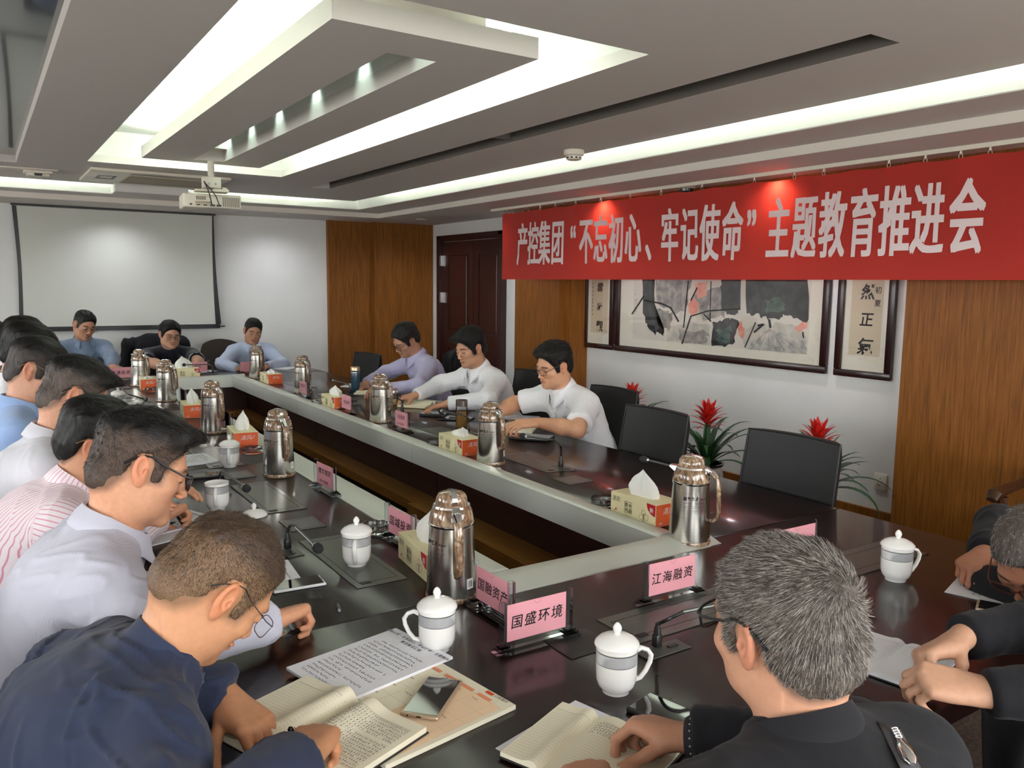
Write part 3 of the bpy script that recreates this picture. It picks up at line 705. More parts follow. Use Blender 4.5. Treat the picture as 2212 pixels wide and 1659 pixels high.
    def strokes(aa, z, n, cw, ch, dens):
        for i in range(n):
            for q in range(dens):
                ca = aa+(i+rnd.uniform(.15, .85))*cw; zz = z+rnd.uniform(.1, .9)*ch
                if rnd.random() < .5: cyl_patch(m, rad(zz), zz, rad(zz), zz+ch*.13, ca-cw*.3, ca+cw*.3, n=1)
                else: cyl_patch(m, rad(zz), zz-ch*.2, rad(zz), zz+ch*.35, ca-cw*.06, ca+cw*.06, n=1)
    strokes(a0+.22, .150, 3, .19, .011, 7); strokes(a0+.86, .151, 4, .1, .007, 4); strokes(a0, .139, 7, .06, .004, 3); strokes(a0+.66, .139, 8, .06, .004, 3)
    for q in range(5): cyl_patch(m, rad(.131-q*.005), .131-q*.005, rad(.131), .1314-q*.005, a0, a0+1.2-.1*q, n=8)
    m.build('print', M_INK, body, smooth=0)
    m = MB(); a1 = R(26); cyl_patch(m, rad(.035), .035, rad(.062), .062, a1, a1+.36, .0006, 6, 0)
    for q in range(9):
        aa = a1+.05+q*.03; cyl_patch(m, rad(.040), .040, rad(.057), .057, aa, aa+rnd.choice((.008, .016)), .0010, 1, 1)
    m.build('barcode_sticker', [M_STICK, M_INK], body, smooth=0)
    return o
TH = make_thermos()
def face_cam(p, extra=0.0):
    """rotation that turns a thing's +X towards the camera, plus extra degrees"""
    return math.atan2(-p.y, -p.x)+R(extra)
_first = True
for (px, py, extra, lb) in ((975, 1287, 12, 'big steel thermos nearest the camera, by the lidded mug and pink name card'),
    (1488, 1170, 75, 'steel thermos at the near right corner of the rail with its handle to the right'),
    (1052, 1001, 38, 'steel thermos in front of the man in the short sleeved white shirt'),
    (816, 911, 45, 'steel thermos on the right side next to the open notebook'),
    (649, 850, 25, 'steel thermos at the far right behind a small pink name card'),
    (551, 817, 25, 'steel thermos in front of the man in the pale blue shirt writing'),
    (303, 833, 45, 'steel thermos farthest left, beside the black polo shirt man'),
    (360, 866, 48, 'steel thermos behind the first orange tissue box on the left side'),
    (461, 934, 33, 'steel thermos on the left side between two orange tissue boxes'),
    (603, 1026, 22, 'steel thermos on the left side behind the ashtray and lidded mug')):
    p = atz(px, py, ZT); p.x = max(p.x, .4)
    if px in (1052, 816, 649, 551): p.x += 0.02
    loc = (p.x, p.y, ZT+.0006); rz = face_cam(p, extra)
    if _first: TH.location = loc; TH.rotation_euler = (0, 0, rz); TH['label'] = lb; _first = False
    else: dup(TH, loc, rz, lb)

# ------------------------------------------------------------------ mugs
M_CHINA = mat('white_china', lin((244, 244, 240)), 0.12, coat=0.6)
M_BAND = mat('grey_band', lin((196, 198, 198)), 0.15, coat=0.6); add_noise(M_BAND, scale=(1, 1, 1), nscale=18, detail=0, c1=lin((176, 178, 180)), c2=lin((222, 224, 224)), lo=.42, hi=.58)
M_SILVERLINE = mat('silver_line', lin((120, 122, 124)), 0.3, metal=.6)
M_TEA = mat('tea', lin((120, 84, 30)), 0.1)
def make_mug(lid=True, bodyl=True):
    o = thing('tea_mug', 'x', 'mug', (0, 0, 0), 0, 'white china tea mugs')
    if bodyl:
        m = MB()
        pr = [(.028, 0, 0), (.0285, .004, 0), (.031, .008, 0), (.0375, .016, 0), (.0410, .028, 0), (.0418, .045, 0), (.0422, .064, 0), (.0422, .0655, 2), (.0424, .088, 1), (.0424, .0905, 2), (.0428, .098, 0), (.0424, .0995, 0), (.0405, .098, 0), (.0395, .06, 0), (.0385, .03, 0), (.033, .014, 0), (.0, .010, 0)]
        seg = 36
        for i in range(seg):
            a0, a1 = 2*PI*i/seg, 2*PI*(i+1)/seg
        vs = []; 
        for i in range(seg):
            a = 2*PI*i/seg
            vs += [(r_*math.cos(a), r_*math.sin(a), z) for r_, z, _ in pr]
        n = len(pr); b0 = len(m.v); m.v += vs
        for i in range(seg):
            j = (i+1) % seg
            for k in range(n-1):
                m.f.append((i*n+k, j*n+k, j*n+k+1, i*n+k+1)); m.mi.append(2 if k in (6, 8) else 1 if k == 7 else 0)
        m.f.append(tuple(i*n for i in reversed(range(seg)))); m.mi.append(0)
        m.build('body', [M_CHINA, M_BAND, M_SILVERLINE], o, smooth=50)
        m = MB(); hp = [(.040, 0, .082), (.052, 0, .087), (.066, 0, .082), (.0745, 0, .070), (.0725, 0, .056), (.064, 0, .038), (.052, 0, .023), (.0385, 0, .020)]
        m.tube(hp, [.0055, .005, .0048, .0052, .005, .0048, .0048, .005], 10, flat=1.25, up=(0, 1, 0)); m.build('handle', M_CHINA, o, smooth=60)
    z = .099 if bodyl else 0
    if lid:
        m = MB(); m.lathe([(.040, z-.004 if bodyl else z), (.0405, z+.000), (.0458, z+.0005), (.0462, z+.002), (.044, z+.007), (.036, z+.014), (.022, z+.020), (.008, z+.0222)], 36)
        l = m.build('lid', M_CHINA, o, smooth=50)
        m = MB(); m.lathe([(.0065, z+.0215), (.0055, z+.025), (.0085, z+.030), (.0092, z+.035), (.0070, z+.041), (.003, z+.0455), (0, z+.0465)], 16); m.build('knob', M_CHINA, l, smooth=60)
    return o
MUG = make_mug(); MUGO = make_mug(lid=False); LID = make_mug(bodyl=False)
def mug_at(px, py, dirpx, lb, src, first):
    p = atz(px, py, ZT); q = atz(px+dirpx[0], py+dirpx[1], ZT+.05); q0 = atz(px, py, ZT+.05); d = q-q0
    rz = math.atan2(d.y, d.x)
    if first: src.location = (p.x, p.y, ZT+.0006); src.rotation_euler = (0, 0, rz); src['label'] = lb; return src
    return dup(src, (p.x, p.y, ZT+.0006), rz, lb)
mug_at(944, 1402, (-60, -2), 'lidded mug with its handle to the left, above the printed sheets', MUG, True)
mug_at(1330, 1492, (60, -6), 'lidded mug with its handle to the right, before the writing grey haired man', MUG, False)
mug_at(1934, 1252, (60, -5), 'lidded mug standing alone on the bare table at the far right', MUG, False)
mug_at(771, 1220, (-10, 40), 'lidded mug beside the clear ashtray and the cream tissue box', MUG, False)
mug_at(497, 1008, (-14, 40), 'lidded mug in front of the orange tissue box and left of a thermos', MUG, False)
mug_at(257, 883, (-40, 20), 'farthest lidded mug, by the forehead of a man in glasses', MUG, False)
mug_at(470, 1100, (-14, 40), 'open white mug without a lid beside a microphone', MUGO, True)
mug_at(292, 906, (-14, 40), 'open white mug half hidden behind black hair', MUGO, False)
LID.name = 'mug_lid'
mug_at(549, 1114, (10, 0), 'loose mug lid lying on the table beside the open mug', LID, True); LID['category'] = 'lid'; LID['group'] = 'loose mug lids'
_l2 = dup(LID, (*atz(345, 898, ZT).xy, ZT+.0006), 0, 'loose mug lid half hidden by the hair of a man in black glasses')

# ------------------------------------------------------------------ tissue boxes
M_CREAM = mat('box_cream', lin((232, 222, 178)), 0.4)
M_ORANGE = mat('box_orange', lin((226, 92, 42)), 0.4); add_noise(M_ORANGE, nscale=9, detail=2, c1=lin((214, 80, 34)), c2=lin((236, 106, 54)), lo=.4, hi=.6)
M_RED = mat('box_red', lin((190, 30, 40)), 0.4)
M_TISSUE = mat('tissue_paper', lin((236, 236, 230)), 0.8)
M_BROWNINK = mat('brown_print', lin((96, 86, 50)), 0.5)
TL, TW, THh = .235, .118, .080
def make_tissue(seed, hgt=.075, lean=(0, 0)):
    rnd = random.Random(seed); m = MB(); n = 26; rings = 8; ph = [rnd.uniform(0, 6.28) for _ in range(4)]
    vs = []; fs = []
    for j in range(rings):
        t = j/(rings-1)
        for i in range(n):
            a = 2*PI*i/n
            tri = lambda q: abs((q/PI) % 2-1)*2-1; fold = 1+.42*tri(3*a+ph[0]+.8*t)*(t*.7+.35)+.26*tri(5*a+ph[1]+2*t)*(.3+t)+.12*tri(8*a+ph[2])*(1-t)
            prof = (.046*(1-t)**1.1+.020*math.sin(PI*min(1, t*1.05))*(1.1-t*.3))
            x = prof*fold*math.cos(a)*1.25*(1-.1*t); y = prof*fold*math.sin(a)*.62
            z = hgt*(t**.85)*(1+.10*math.sin(2*a+ph[3])*t)
            x += lean[0]*t**1.5; y += lean[1]*t**1.5
            vs.append((x, y, z))
    for j in range(rings-1):
        for i in range(n):
            k = (i+1) % n; fs.append((j*n+i, j*n+k, (j+1)*n+k, (j+1)*n+i))
    m.add(vs, fs); m.add([(lean[0], lean[1], hgt*1.02)]+[vs[(rings-1)*n+i] for i in range(n)], [(0, 1+i, 1+(i+1) % n) for i in range(n)])
    return m
def make_box():
    """long side +Y.. local: length along X, printed side faces -Y, orange ends at +X and -X"""
    o = thing('tissue_box', 'x', 'tissue box', (0, 0, 0), 0, 'cream and orange tissue boxes')
    L2, W2, H = TL/2, TW/2, THh
    m = MB(); m.rbox((0, 0, H/2), (TL, TW, H), .0015, 1); b0 = m.build('carton', M_CREAM, o)
    e = .0006
    for s in (1, -1):
        m = MB(); m.bb(s*L2-e if s > 0 else -L2-e, L2+e if s > 0 else -L2+e, -W2+.002, W2-.002, .002, H-.002)
        m.build('orange_end', M_ORANGE, b0, smooth=0)
    for s in (1, -1):
        x1 = s*L2; pts = [(x1-s*.001, H-.002)]+[(x1-s*(.001+.044*math.cos(a)), H-.002-.040*math.sin(a)) for a in [i*PI/16 for i in range(9)]]
        y = -s*(W2+.0005)
        m = MB(); m.add([(x, y, z) for x, z in pts], [tuple(range(len(pts)))]); m.build('red_corner', M_RED, b0, smooth=0)
    m = MB(); 
    for s in (1, -1):
        ux = (s, 0, 0); y = -s*(W2+.0009)
        put_text(m, '新', (s*(L2-.029), y, H-.030), ux, (0, 0, 1), .019, .01)
        # white script on the orange ends
        put_text(m, '清风', (s*(L2+.0011), -s*.028, H-.036), (0, s, 0), (0, 0, 1), .026, -.004, slant=.25)
        m.add([(s*(L2+.0011), s*(.020+.02*math.sin(k/9*PI*.5)*1.0), H-.034+.020*(k/9)) for k in range(10)]+[(s*(L2+.0011), s*(.0212+.02*math.sin(k/9*PI*.5)), H-.036+.020*(k/9)) for k in range(9, -1, -1)], [tuple(range(20))])
        put_text(m, '200', (s*(L2+.0011), -s*.045, .008), (0, s, 0), (0, 0, 1), .011, .012)
    m.build('white_lettering', M_STICK, b0, smooth=0)
    m = MB(); mk = MB(); mr = MB(); rnd = random.Random(5)
    for s in (1, -1):
        ux = (s, 0, 0); y = -s*(W2+.0009)
        put_text(mk, '清风', (-s*(L2-.008), y, H-.030), ux, (0, 0, 1), .021, -.004, slant=.25)
        cx = -s*.022
        for (dx0, dx1, z0, z1) in ((-.019, .019, .018, .0195), (-.019, .019, .0585, .060), (-.019, -.0175, .018, .06), (.0175, .019, .018, .06)):
            m.add([(cx+dx0, y, z0), (cx+dx1, y, z0), (cx+dx1, y, z1), (cx+dx0, y, z1)], [(0, 1, 2, 3)])
        for ch, dx, z in (('原', -.017, .041), ('木', .001, .041), ('纯', -.017, .023), ('品', .001, .023)):
            put_text(mk, ch, (cx+s*dx, y, z), ux, (0, 0, 1), .017, .012)
        scribble(m, (cx-s*.02, y, .010), ux, (0, 0, 1), 9, .0045, .004, rnd, density=3)
        # red arrow mark
        ax = -s*(L2-.012)
        mr.add([(ax, y, .016), (ax+s*.010, y, .0135), (ax+s*.016, y, .018), (ax+s*.0135, y, .0195), (ax+s*.022, y, .026), (ax+s*.0225, y, .016), (ax+s*.019, y, .0175), (ax+s*.011, y, .0115)], [tuple(range(8))])
        # round seal marks with a stem at the lower right
        for (dx, z, r0) in ((.058, .040, .010), (.072, .026, .011), (.046, .022, .010)):
            n = 16; c0 = s*dx
            m.add([(c0+(r0-(i % 2)*.0012)*math.cos((i//2)*2*PI/n), y, z+(r0-(i % 2)*.0012)*math.sin((i//2)*2*PI/n)) for i in range(2*n)], [(2*i, 2*((i+1) % n), 2*((i+1) % n)+1, 2*i+1) for i in range(n)])
        mk.add([(s*.057, y, .008), (s*.0595, y, .008), (s*.0595, y, .038), (s*.057, y, .038)], [(0, 1, 2, 3)])
    rnd2 = random.Random(9)
    for (x, yy) in ((-.09, .02), (.07, -.03), (-.07, -.045), (.05, .04)): scribble(mk, (x, yy, H+.0005), (1, 0, 0), (0, 1, 0), 4, .007, .007, rnd2, density=3)
    m.build('brown_print', M_BROWNINK, b0, smooth=0)['kind'] = 'stuff'; mk.build('dark_lettering', M_INK, b0, smooth=0)['kind'] = 'stuff'; mr.build('red_arrow', M_RED, b0, smooth=0)['kind'] = 'stuff'
    m = MB(); n = 24
    m.add([(.055*math.cos(2*PI*i/n), .016*math.sin(2*PI*i/n), H+.0004) for i in range(n)], [tuple(range(n))]); m.build('slot', M_GROOVE, b0, smooth=0)
    return o
TBX = make_box()
_first = True
TISS = [  # left-front corner px (z=table), direction of the printed side (world), corner offset, label, tissue (seed, height, lean)
    ('R', (1.881, 2.078), 'cream tissue box beside the near right thermos and the small ashtray', (1, .088, (-.015, 0))),
    ('L', (1.060, 2.030), 'cream tissue box half hidden behind the nearest big thermos', (2, .085, (.0, .0))),
    ('R', (1.950, 3.42), 'cream tissue box right beside the thermos before the short sleeved man', (3, .045, (.02, 0))),
    ('R', (1.952, 5.09), 'tissue box with a pink name card standing in front of its orange end', (4, .062, (-.01, .0))),
    ('R', (1.975, 6.60), 'orange ended tissue box between the two farthest thermoses', (5, .035, (0, 0))),
    ('F', (1.440, 7.30), 'cream tissue box on the far side with a tall tissue, before the black polo shirt', (6, .10, (-.02, 0))),
    ('L', (1.055, 6.69), 'orange ended tissue box beside the farthest left thermos', (7, .018, (0, 0))),
    ('L', (1.062, 5.19), 'orange ended tissue box between the second and third thermos on the left', (8, .085, (-.02, 0))),
    ('L', (1.082, 4.13), 'orange ended tissue box in front of the clear ashtray on the left side', (9, .088, (-.015, .01)))]
TISSUES = []
for side, (x, y), lb, ts in TISS:
    # left and right boxes: length along Y with the orange end towards the camera (-Y); printed side towards -X
    rz = {'R': -PI/2, 'L': -PI/2+R(-6), 'F': R(-3)}[side]
    loc = (x, y, ZT+.0006)
    if side == 'R' and x < 1.94: loc = (1.945, 2.085, ZT+.0006); rz = -PI/2
    if _first: bx = TBX; bx.location = loc; bx.rotation_euler = (0, 0, rz); bx['label'] = lb; _first = False
    else: bx = dup(TBX, loc, rz, lb)
    TISSUES.append((bx, ts))
for bx, ts in TISSUES:
    mm = make_tissue(*ts).build('tissue', M_TISSUE, None, smooth=28); mm.location = (0, 0, THh-.004); mm.parent = bx

# ------------------------------------------------------------------ ashtrays
M_GLASS = mat('clear_glass', (0.95, 0.97, 0.96), 0.02, trans=1.0, ior=1.45)
def make_ashtray():
    o = thing('glass_ashtray', 'x', 'ashtray', (0, 0, 0), 0, 'round clear glass ashtrays')
    m = MB(); seg = 36; pr = [(.030, 0), (.041, .002), (.0455, .010), (.047, .024), (.0455, .030), (.042, .031), (.040, .027), (.037, .012), (.030, .008), (0, .0075)]
    n = len(pr); vs = []
    for i in range(seg):
        a = 2*PI*i/seg; notch = max(0, 1-abs(((a/(2*PI)*4) % 1)-.5)*9)
        for k, (r_, z) in enumerate(pr):
            fl = 1+(.02*math.cos(12*a) if 1 < k < 4 else 0)
            vs.append((r_*fl*math.cos(a), r_*fl*math.sin(a), z-(.006*notch if 3 <= k <= 6 else 0)))
    fs = [(i*n+k, ((i+1) % seg)*n+k, ((i+1) % seg)*n+k+1, i*n+k+1) for i in range(seg) for k in range(n-1)]+[tuple(i*n for i in reversed(range(seg)))]
    m.add(vs, fs); m.build('bowl', M_GLASS, o, smooth=40); return o
ASH = make_ashtray(); _first = True
for (px, py, lb) in ((810, 1150, 'clear ashtray between the lidded mug and the pink name card on the left side'), (1301, 1092, 'small ashtray tucked against the left end of the near right tissue box'),
                     (941, 962, 'ashtray against the tissue box before the short sleeved man'), (546, 979, 'ashtray between the orange tissue box and the thermos on the left side'),
                     (328, 846, 'ashtray in front of the far left orange tissue box'), (688, 874, 'ashtray beside the tissue box with the pink card')):
    p = atz(px, py, ZT); loc = (p.x, p.y, ZT+.0006)
    if _first: ASH.location = loc; ASH['label'] = lb; _first = False
    else: dup(ASH, loc, R(20), lb)

# ------------------------------------------------------------------ name plates
M_ACRYL = thin_glass('clear_acrylic', (.90, .92, .95), .22, .04)
M_SLEEVE = thin_glass('sleeve_film', (.97, .97, .97), .04, .05)
M_PINK = mat('pink_card', lin((240, 168, 178)), 0.5)
M_PRINT = mat('black_print', lin((24, 20, 24)), 0.5)
def nameplate(label, p, q, text, sub=None, textsize=.033, w=.17, flip=False):
    """p, q: left and right front base corners as the reader sees them (world xy)"""
    p, q = Vector(p), Vector(q); c = (p+q)/2; d = (q-p).normalized(); rz = math.atan2(d.y, d.x)
    n = Vector((-d.y, d.x))
    o = thing('name_plate', label, 'name plate', (c.x+n.x*.022, c.y+n.y*.022, ZT+.0006), rz, 'pink name cards in acrylic stands')
    m = MB(); m.rbox((0, 0, .004), (w+.03, .046, .008), .0015, 1); m.build('base', M_ACRYL, o)
    for s in (-1, 1):
        m = MB(); x = s*(w/2-.006)
        m.rbox((x, 0, .011), (.036, .036, .006), .001, 1); m.rbox((x, 0, .017), (.026, .026, .006), .001, 1); m.rbox((x, 0, .068), (.015, .015, .098), .0015, 1)
        m.build('post', M_ACRYL, o)
    cw = w-.028; z0, z1 = .022, .110
    m = MB(); m.bb(-cw/2, cw/2, -.0028, -.0016, z0, z1); m.bb(-cw/2, cw/2, .0016, .0028, z0, z1); m.build('sleeve', M_SLEEVE, o, smooth=0)
    m = MB(); m.bb(-cw/2+.001, cw/2-.001, -.0008, .0008, z0+.001, z1-.001); card = m.build('card', M_PINK, o, smooth=0)
    m = MB(); n_ = len(text)
    if n_:
        pitch = min(cw/(n_+.35), textsize*1.12); x0 = -pitch*n_/2+(pitch-textsize)*.5
        for s_ in (1, -1):
            put_bold(m, text, (s_*x0, -s_*.0012, (z0+z1)/2-textsize*.36+(.012 if sub else 0)), (s_, 0, 0), (0, 0, 1), textsize, .010, (0, -s_, 0), pitch=pitch, slant=.10)
    if sub:
        put_text(m, sub, (-cw*.30, -.0012, z0+.012), (1, 0, 0), (0, 0, 1), .013, .01, pitch=.0165)
    if m.v: m.build('lettering', M_PRINT, card, smooth=0)
    m = MB(); m.add([(.010*math.cos(-PI*i/8), -.0031, z1-.0004+.010*math.sin(-PI*i/8)) for i in range(9)]+[(.0092*math.cos(-PI*i/8), -.0031, z1-.0004+.0092*math.sin(-PI*i/8)) for i in range(8, -1, -1)], [tuple(range(18))]); m.build('thumb_notch', mat('notch_line', lin((170, 110, 122)), .5), card, smooth=0)
    return o
nameplate('nearest pink name card, turned to the camera, reading 国盛环境', (.919, 1.427), (1.136, 1.425), '国盛环境', w=.195)
nameplate('pink name card at an angle reading 国融资产, by the big thermos', (1.000, 1.731), (1.003, 1.535), '国融资产', w=.18)
nameplate('pink name card reading 江海融资 left of the grey haired man', (1.369, 1.46), (1.597, 1.454), '江海融资', w=.195)
nameplate('pink name card reading 精华制药 on the left rail', (1.074, 3.105), (1.085, 2.905), '精华制药', '回产控集团', .027, w=.185)
nameplate('pink name card reading 国城投资 half hidden behind the tissue box', (1.045, 2.36), (1.055, 2.16), '国城投资', w=.185)
nameplate('pink name card reading 南通投资 before the man in the grey blue shirt', (.853, 7.275), (1.039, 7.275), '南通投资', w=.19)
nameplate('pink name card reading 陆强新 in front of the thermos and open notebook', (1.915, 4.17), (1.918, 3.96), '陆强新', '回产控集团', .027, w=.185)
nameplate('pink name card reading 杜炎树 in front of an orange tissue box end', (1.900, 4.945), (1.902, 4.73), '杜炎树', None, .027, w=.185)
nameplate('pink name card before the far right thermos with small dark print', (1.905, 5.78), (1.905, 5.57), '宋安军', '回', .027, w=.185)
nameplate('pink name card mostly hidden behind the tissue box on the far side', (1.50, 7.47), (1.69, 7.47), '产红', None, .027, w=.19)
nameplate('pink name card behind the thermos of the writing man in pale blue', (1.90, 7.30), (2.09, 7.30), '', None, .027, w=.185)
nameplate('pink name card on the right, mostly hidden by the grey hair', (1.905, 1.475), (2.12, 1.47), '', None, w=.195)
nameplate('name card on the left side hidden behind the orange box near the thermos', (1.075, 4.62), (1.08, 4.41), '', None, w=.185)
nameplate('name card farther along the left side behind an orange box', (1.072, 5.72), (1.075, 5.51), '', None, w=.185)
# ================================================================== people: tools
def A3(v): return np.array(v, dtype=np.float64)
def unit(v):
    v = A3(v); n = np.linalg.norm(v); return v/n if n > 1e-9 else v
_rs = np.random.RandomState(11); _LAT = _rs.rand(64, 64, 64).astype(np.float32)
def vnoise(p):
    """smooth value noise in 3D, -1..1"""
    q = np.floor(p).astype(np.int64); f = (p-q); f = f*f*(3-2*f); q &= 63; r = (q+1) & 63
    x, y, z = f[:, 0], f[:, 1], f[:, 2]
    def L(a, b, c): return _LAT[a, b, c]
    c00 = L(q[:, 0], q[:, 1], q[:, 2])*(1-x)+L(r[:, 0], q[:, 1], q[:, 2])*x
    c10 = L(q[:, 0], r[:, 1], q[:, 2])*(1-x)+L(r[:, 0], r[:, 1], q[:, 2])*x
    c01 = L(q[:, 0], q[:, 1], r[:, 2])*(1-x)+L(r[:, 0], q[:, 1], r[:, 2])*x
    c11 = L(q[:, 0], r[:, 1], r[:, 2])*(1-x)+L(r[:, 0], r[:, 1], r[:, 2])*x
    return 2*((c00*(1-y)+c10*y)*(1-z)+(c01*(1-y)+c11*y)*z)-1
def smin(a, b, k):
    if k <= 0: return np.minimum(a, b)
    h = np.maximum(k-np.abs(a-b), 0)/k
    return np.minimum(a, b)-h*h*k*.25
def smax(a, b, k): return -smin(-a, -b, k)
class Field:
    """a signed distance field on a regular grid; each primitive touches only its own block"""
    def __init__(s, lo, hi, h):
        s.lo = A3(lo); s.h = h; s.n = np.ceil((A3(hi)-s.lo)/h).astype(int)+1
        s.f = np.full(tuple(s.n), 0.5, dtype=np.float32)
    def block(s, lo, hi):
        i0 = np.clip(np.floor((A3(lo)-s.lo)/s.h).astype(int), 0, s.n-1); i1 = np.clip(np.ceil((A3(hi)-s.lo)/s.h).astype(int)+1, 1, s.n)
        if (i1 <= i0).any(): return None
        sl = tuple(slice(a, b) for a, b in zip(i0, i1))
        ax = [(s.lo[d]+s.h*np.arange(i0[d], i1[d])).astype(np.float32) for d in range(3)]
        return sl, ax[0][:, None, None], ax[1][None, :, None], ax[2][None, None, :]
    def cone(s, a, b, ra, rb, k=.02, flat=None, grow=0.0):
        """tapered capsule a-b; flat=(axis, factor) squeezes it along an axis"""
        a, b = A3(a), A3(b); ra += grow; rb += grow; m = max(ra, rb)*1.25+k+2*s.h
        B = s.block(np.minimum(a, b)-m, np.maximum(a, b)+m)
        if B is None: return s
        sl, X, Y, Z = B
        px, py, pz = X-a[0], Y-a[1], Z-a[2]; d = b-a
        if flat is not None:
            ax, fc = unit(flat[0]), flat[1]; q = (px*ax[0]+py*ax[1]+pz*ax[2])*(fc-1)
            px, py, pz = px+q*ax[0], py+q*ax[1], pz+q*ax[2]
            d = d+ax*(d@ax)*(fc-1)
        dd = max(d@d, 1e-12)
        t = np.clip((px*d[0]+py*d[1]+pz*d[2])/dd, 0, 1)
        D = np.sqrt((px-t*d[0])**2+(py-t*d[1])**2+(pz-t*d[2])**2)-(ra+(rb-ra)*t)
        s.f[sl] = smin(s.f[sl], D, k); return s
    def ell(s, c, r, Rm=None, k=.02, grow=0.0, sub=False):
        c, r = A3(c), A3(r)+grow; m = max(r)+k+2*s.h
        B = s.block(c-m, c+m)
        if B is None: return s
        sl, X, Y, Z = B; px, py, pz = X-c[0], Y-c[1], Z-c[2]
        if Rm is not None:
            px, py, pz = [px*Rm[0, i]+py*Rm[1, i]+pz*Rm[2, i] for i in range(3)]
        D = (np.sqrt((px/r[0])**2+(py/r[1])**2+(pz/r[2])**2)-1)*min(r)
        s.f[sl] = smax(s.f[sl], -D, k) if sub else smin(s.f[sl], D, k); return s
    def cut(s, p, n, k=.003, box=None):
        """remove what lies beyond the plane through p with normal n (inside a box round p)"""
        p, n = A3(p), unit(n)
        B = s.block(p-box, p+box); sl, X, Y, Z = B
        D = (X-p[0])*n[0]+(Y-p[1])*n[1]+(Z-p[2])*n[2]
        s.f[sl] = smax(s.f[sl], D, k); return s
    def mesh(s):
        f = s.f; nx, ny, nz = f.shape; neg = f < 0
        neg[0] = neg[-1] = False; neg[:, 0] = neg[:, -1] = False; neg[:, :, 0] = neg[:, :, -1] = False
        ids, pts, quads = [], [], []
        st = np.array([ny*nz, nz, 1])
        for ax in range(3):
            a = np.moveaxis(neg, ax, 0); ch = a[:-1] != a[1:]
            ix = np.argwhere(ch)
            if len(ix) == 0: continue
            full = np.empty_like(ix); o = [i for i in range(3) if i != ax]
            full[:, ax] = ix[:, 0]; full[:, o[0]] = ix[:, 1]; full[:, o[1]] = ix[:, 2]
            j = full.copy(); j[:, ax] += 1
            f0 = f[full[:, 0], full[:, 1], full[:, 2]]; f1 = f[j[:, 0], j[:, 1], j[:, 2]]
            t = np.clip(f0/(f0-f1+1e-12), 0, 1); P = full.astype(np.float64); P[:, ax] += t
            base = full@st; q = []
            for (da, db) in ((-1, -1), (0, -1), (0, 0), (-1, 0)):
                c = base+da*st[o[0]]+db*st[o[1]]; ids.append(c); pts.append(P); q.append(c)
            q = np.stack(q, 1); n0 = neg[full[:, 0], full[:, 1], full[:, 2]]
            flip = n0 if ax != 1 else ~n0
            q[~flip] = q[~flip][:, ::-1]; quads.append(q)
        ids = np.concatenate(ids); pts = np.concatenate(pts); quads = np.concatenate(quads)
        u, inv = np.unique(ids, return_inverse=True); cnt = np.bincount(inv)
        V = np.stack([np.bincount(inv, pts[:, d])/cnt for d in range(3)], 1)*s.h+s.lo
        return V, np.searchsorted(u, quads)
def smooth_mesh(V, Q, it=1, lam=.5):
    E = np.concatenate([Q[:, [0, 1]], Q[:, [1, 2]], Q[:, [2, 3]], Q[:, [3, 0]]]); n = len(V)
    for _ in range(it):
        S = np.stack([np.bincount(E[:, 0], V[E[:, 1], d], n)+np.bincount(E[:, 1], V[E[:, 0], d], n) for d in range(3)], 1)
        c = np.bincount(E[:, 0], minlength=n)+np.bincount(E[:, 1], minlength=n)
        V = V*(1-lam)+lam*S/np.maximum(c, 1)[:, None]
    return V
def normals(V, Q):
    N = np.cross(V[Q[:, 2]]-V[Q[:, 0]], V[Q[:, 3]]-V[Q[:, 1]]); out = np.zeros_like(V)
    for d in range(3):
        for c in range(4): out[:, d] += np.bincount(Q[:, c], N[:, d], len(V))
    return out/np.maximum(np.linalg.norm(out, axis=1), 1e-12)[:, None]
def np_object(name, V, Q, m, parent, base, col=None, st=None):
    me = bpy.data.meshes.new(name); V = (V-A3(base)).astype(np.float32)
    me.vertices.add(len(V)); me.vertices.foreach_set('co', V.ravel())
    me.loops.add(Q.size); me.loops.foreach_set('vertex_index', Q.astype(np.int32).ravel())
    me.polygons.add(len(Q)); me.polygons.foreach_set('loop_start', (np.arange(len(Q))*4).astype(np.int32))
    me.update(calc_edges=True); me.validate(); me.materials.append(m); me.shade_smooth()
    if col is not None:
        a = me.attributes.new('Col', 'FLOAT_COLOR', 'POINT'); a.data.foreach_set('color', np.concatenate([col, np.ones((len(col), 1))], 1).astype(np.float32).ravel())
    if st is not None:
        a = me.attributes.new('st', 'FLOAT_VECTOR', 'POINT'); a.data.foreach_set('vector', st.astype(np.float32).ravel())
    o = bpy.data.objects.new(name, me); return link(o, parent)

def rot_ypr(y, p, r):
    y, p, r = R(y), R(p), R(r)
    fwd = A3((math.sin(y)*math.cos(p), math.cos(y)*math.cos(p), -math.sin(p))); right = A3((math.cos(y), -math.sin(y), 0)); up = np.cross(right, fwd)
    c, s = math.cos(r), math.sin(r)
    return np.stack([c*right+s*up, fwd, -s*right+c*up], 1)

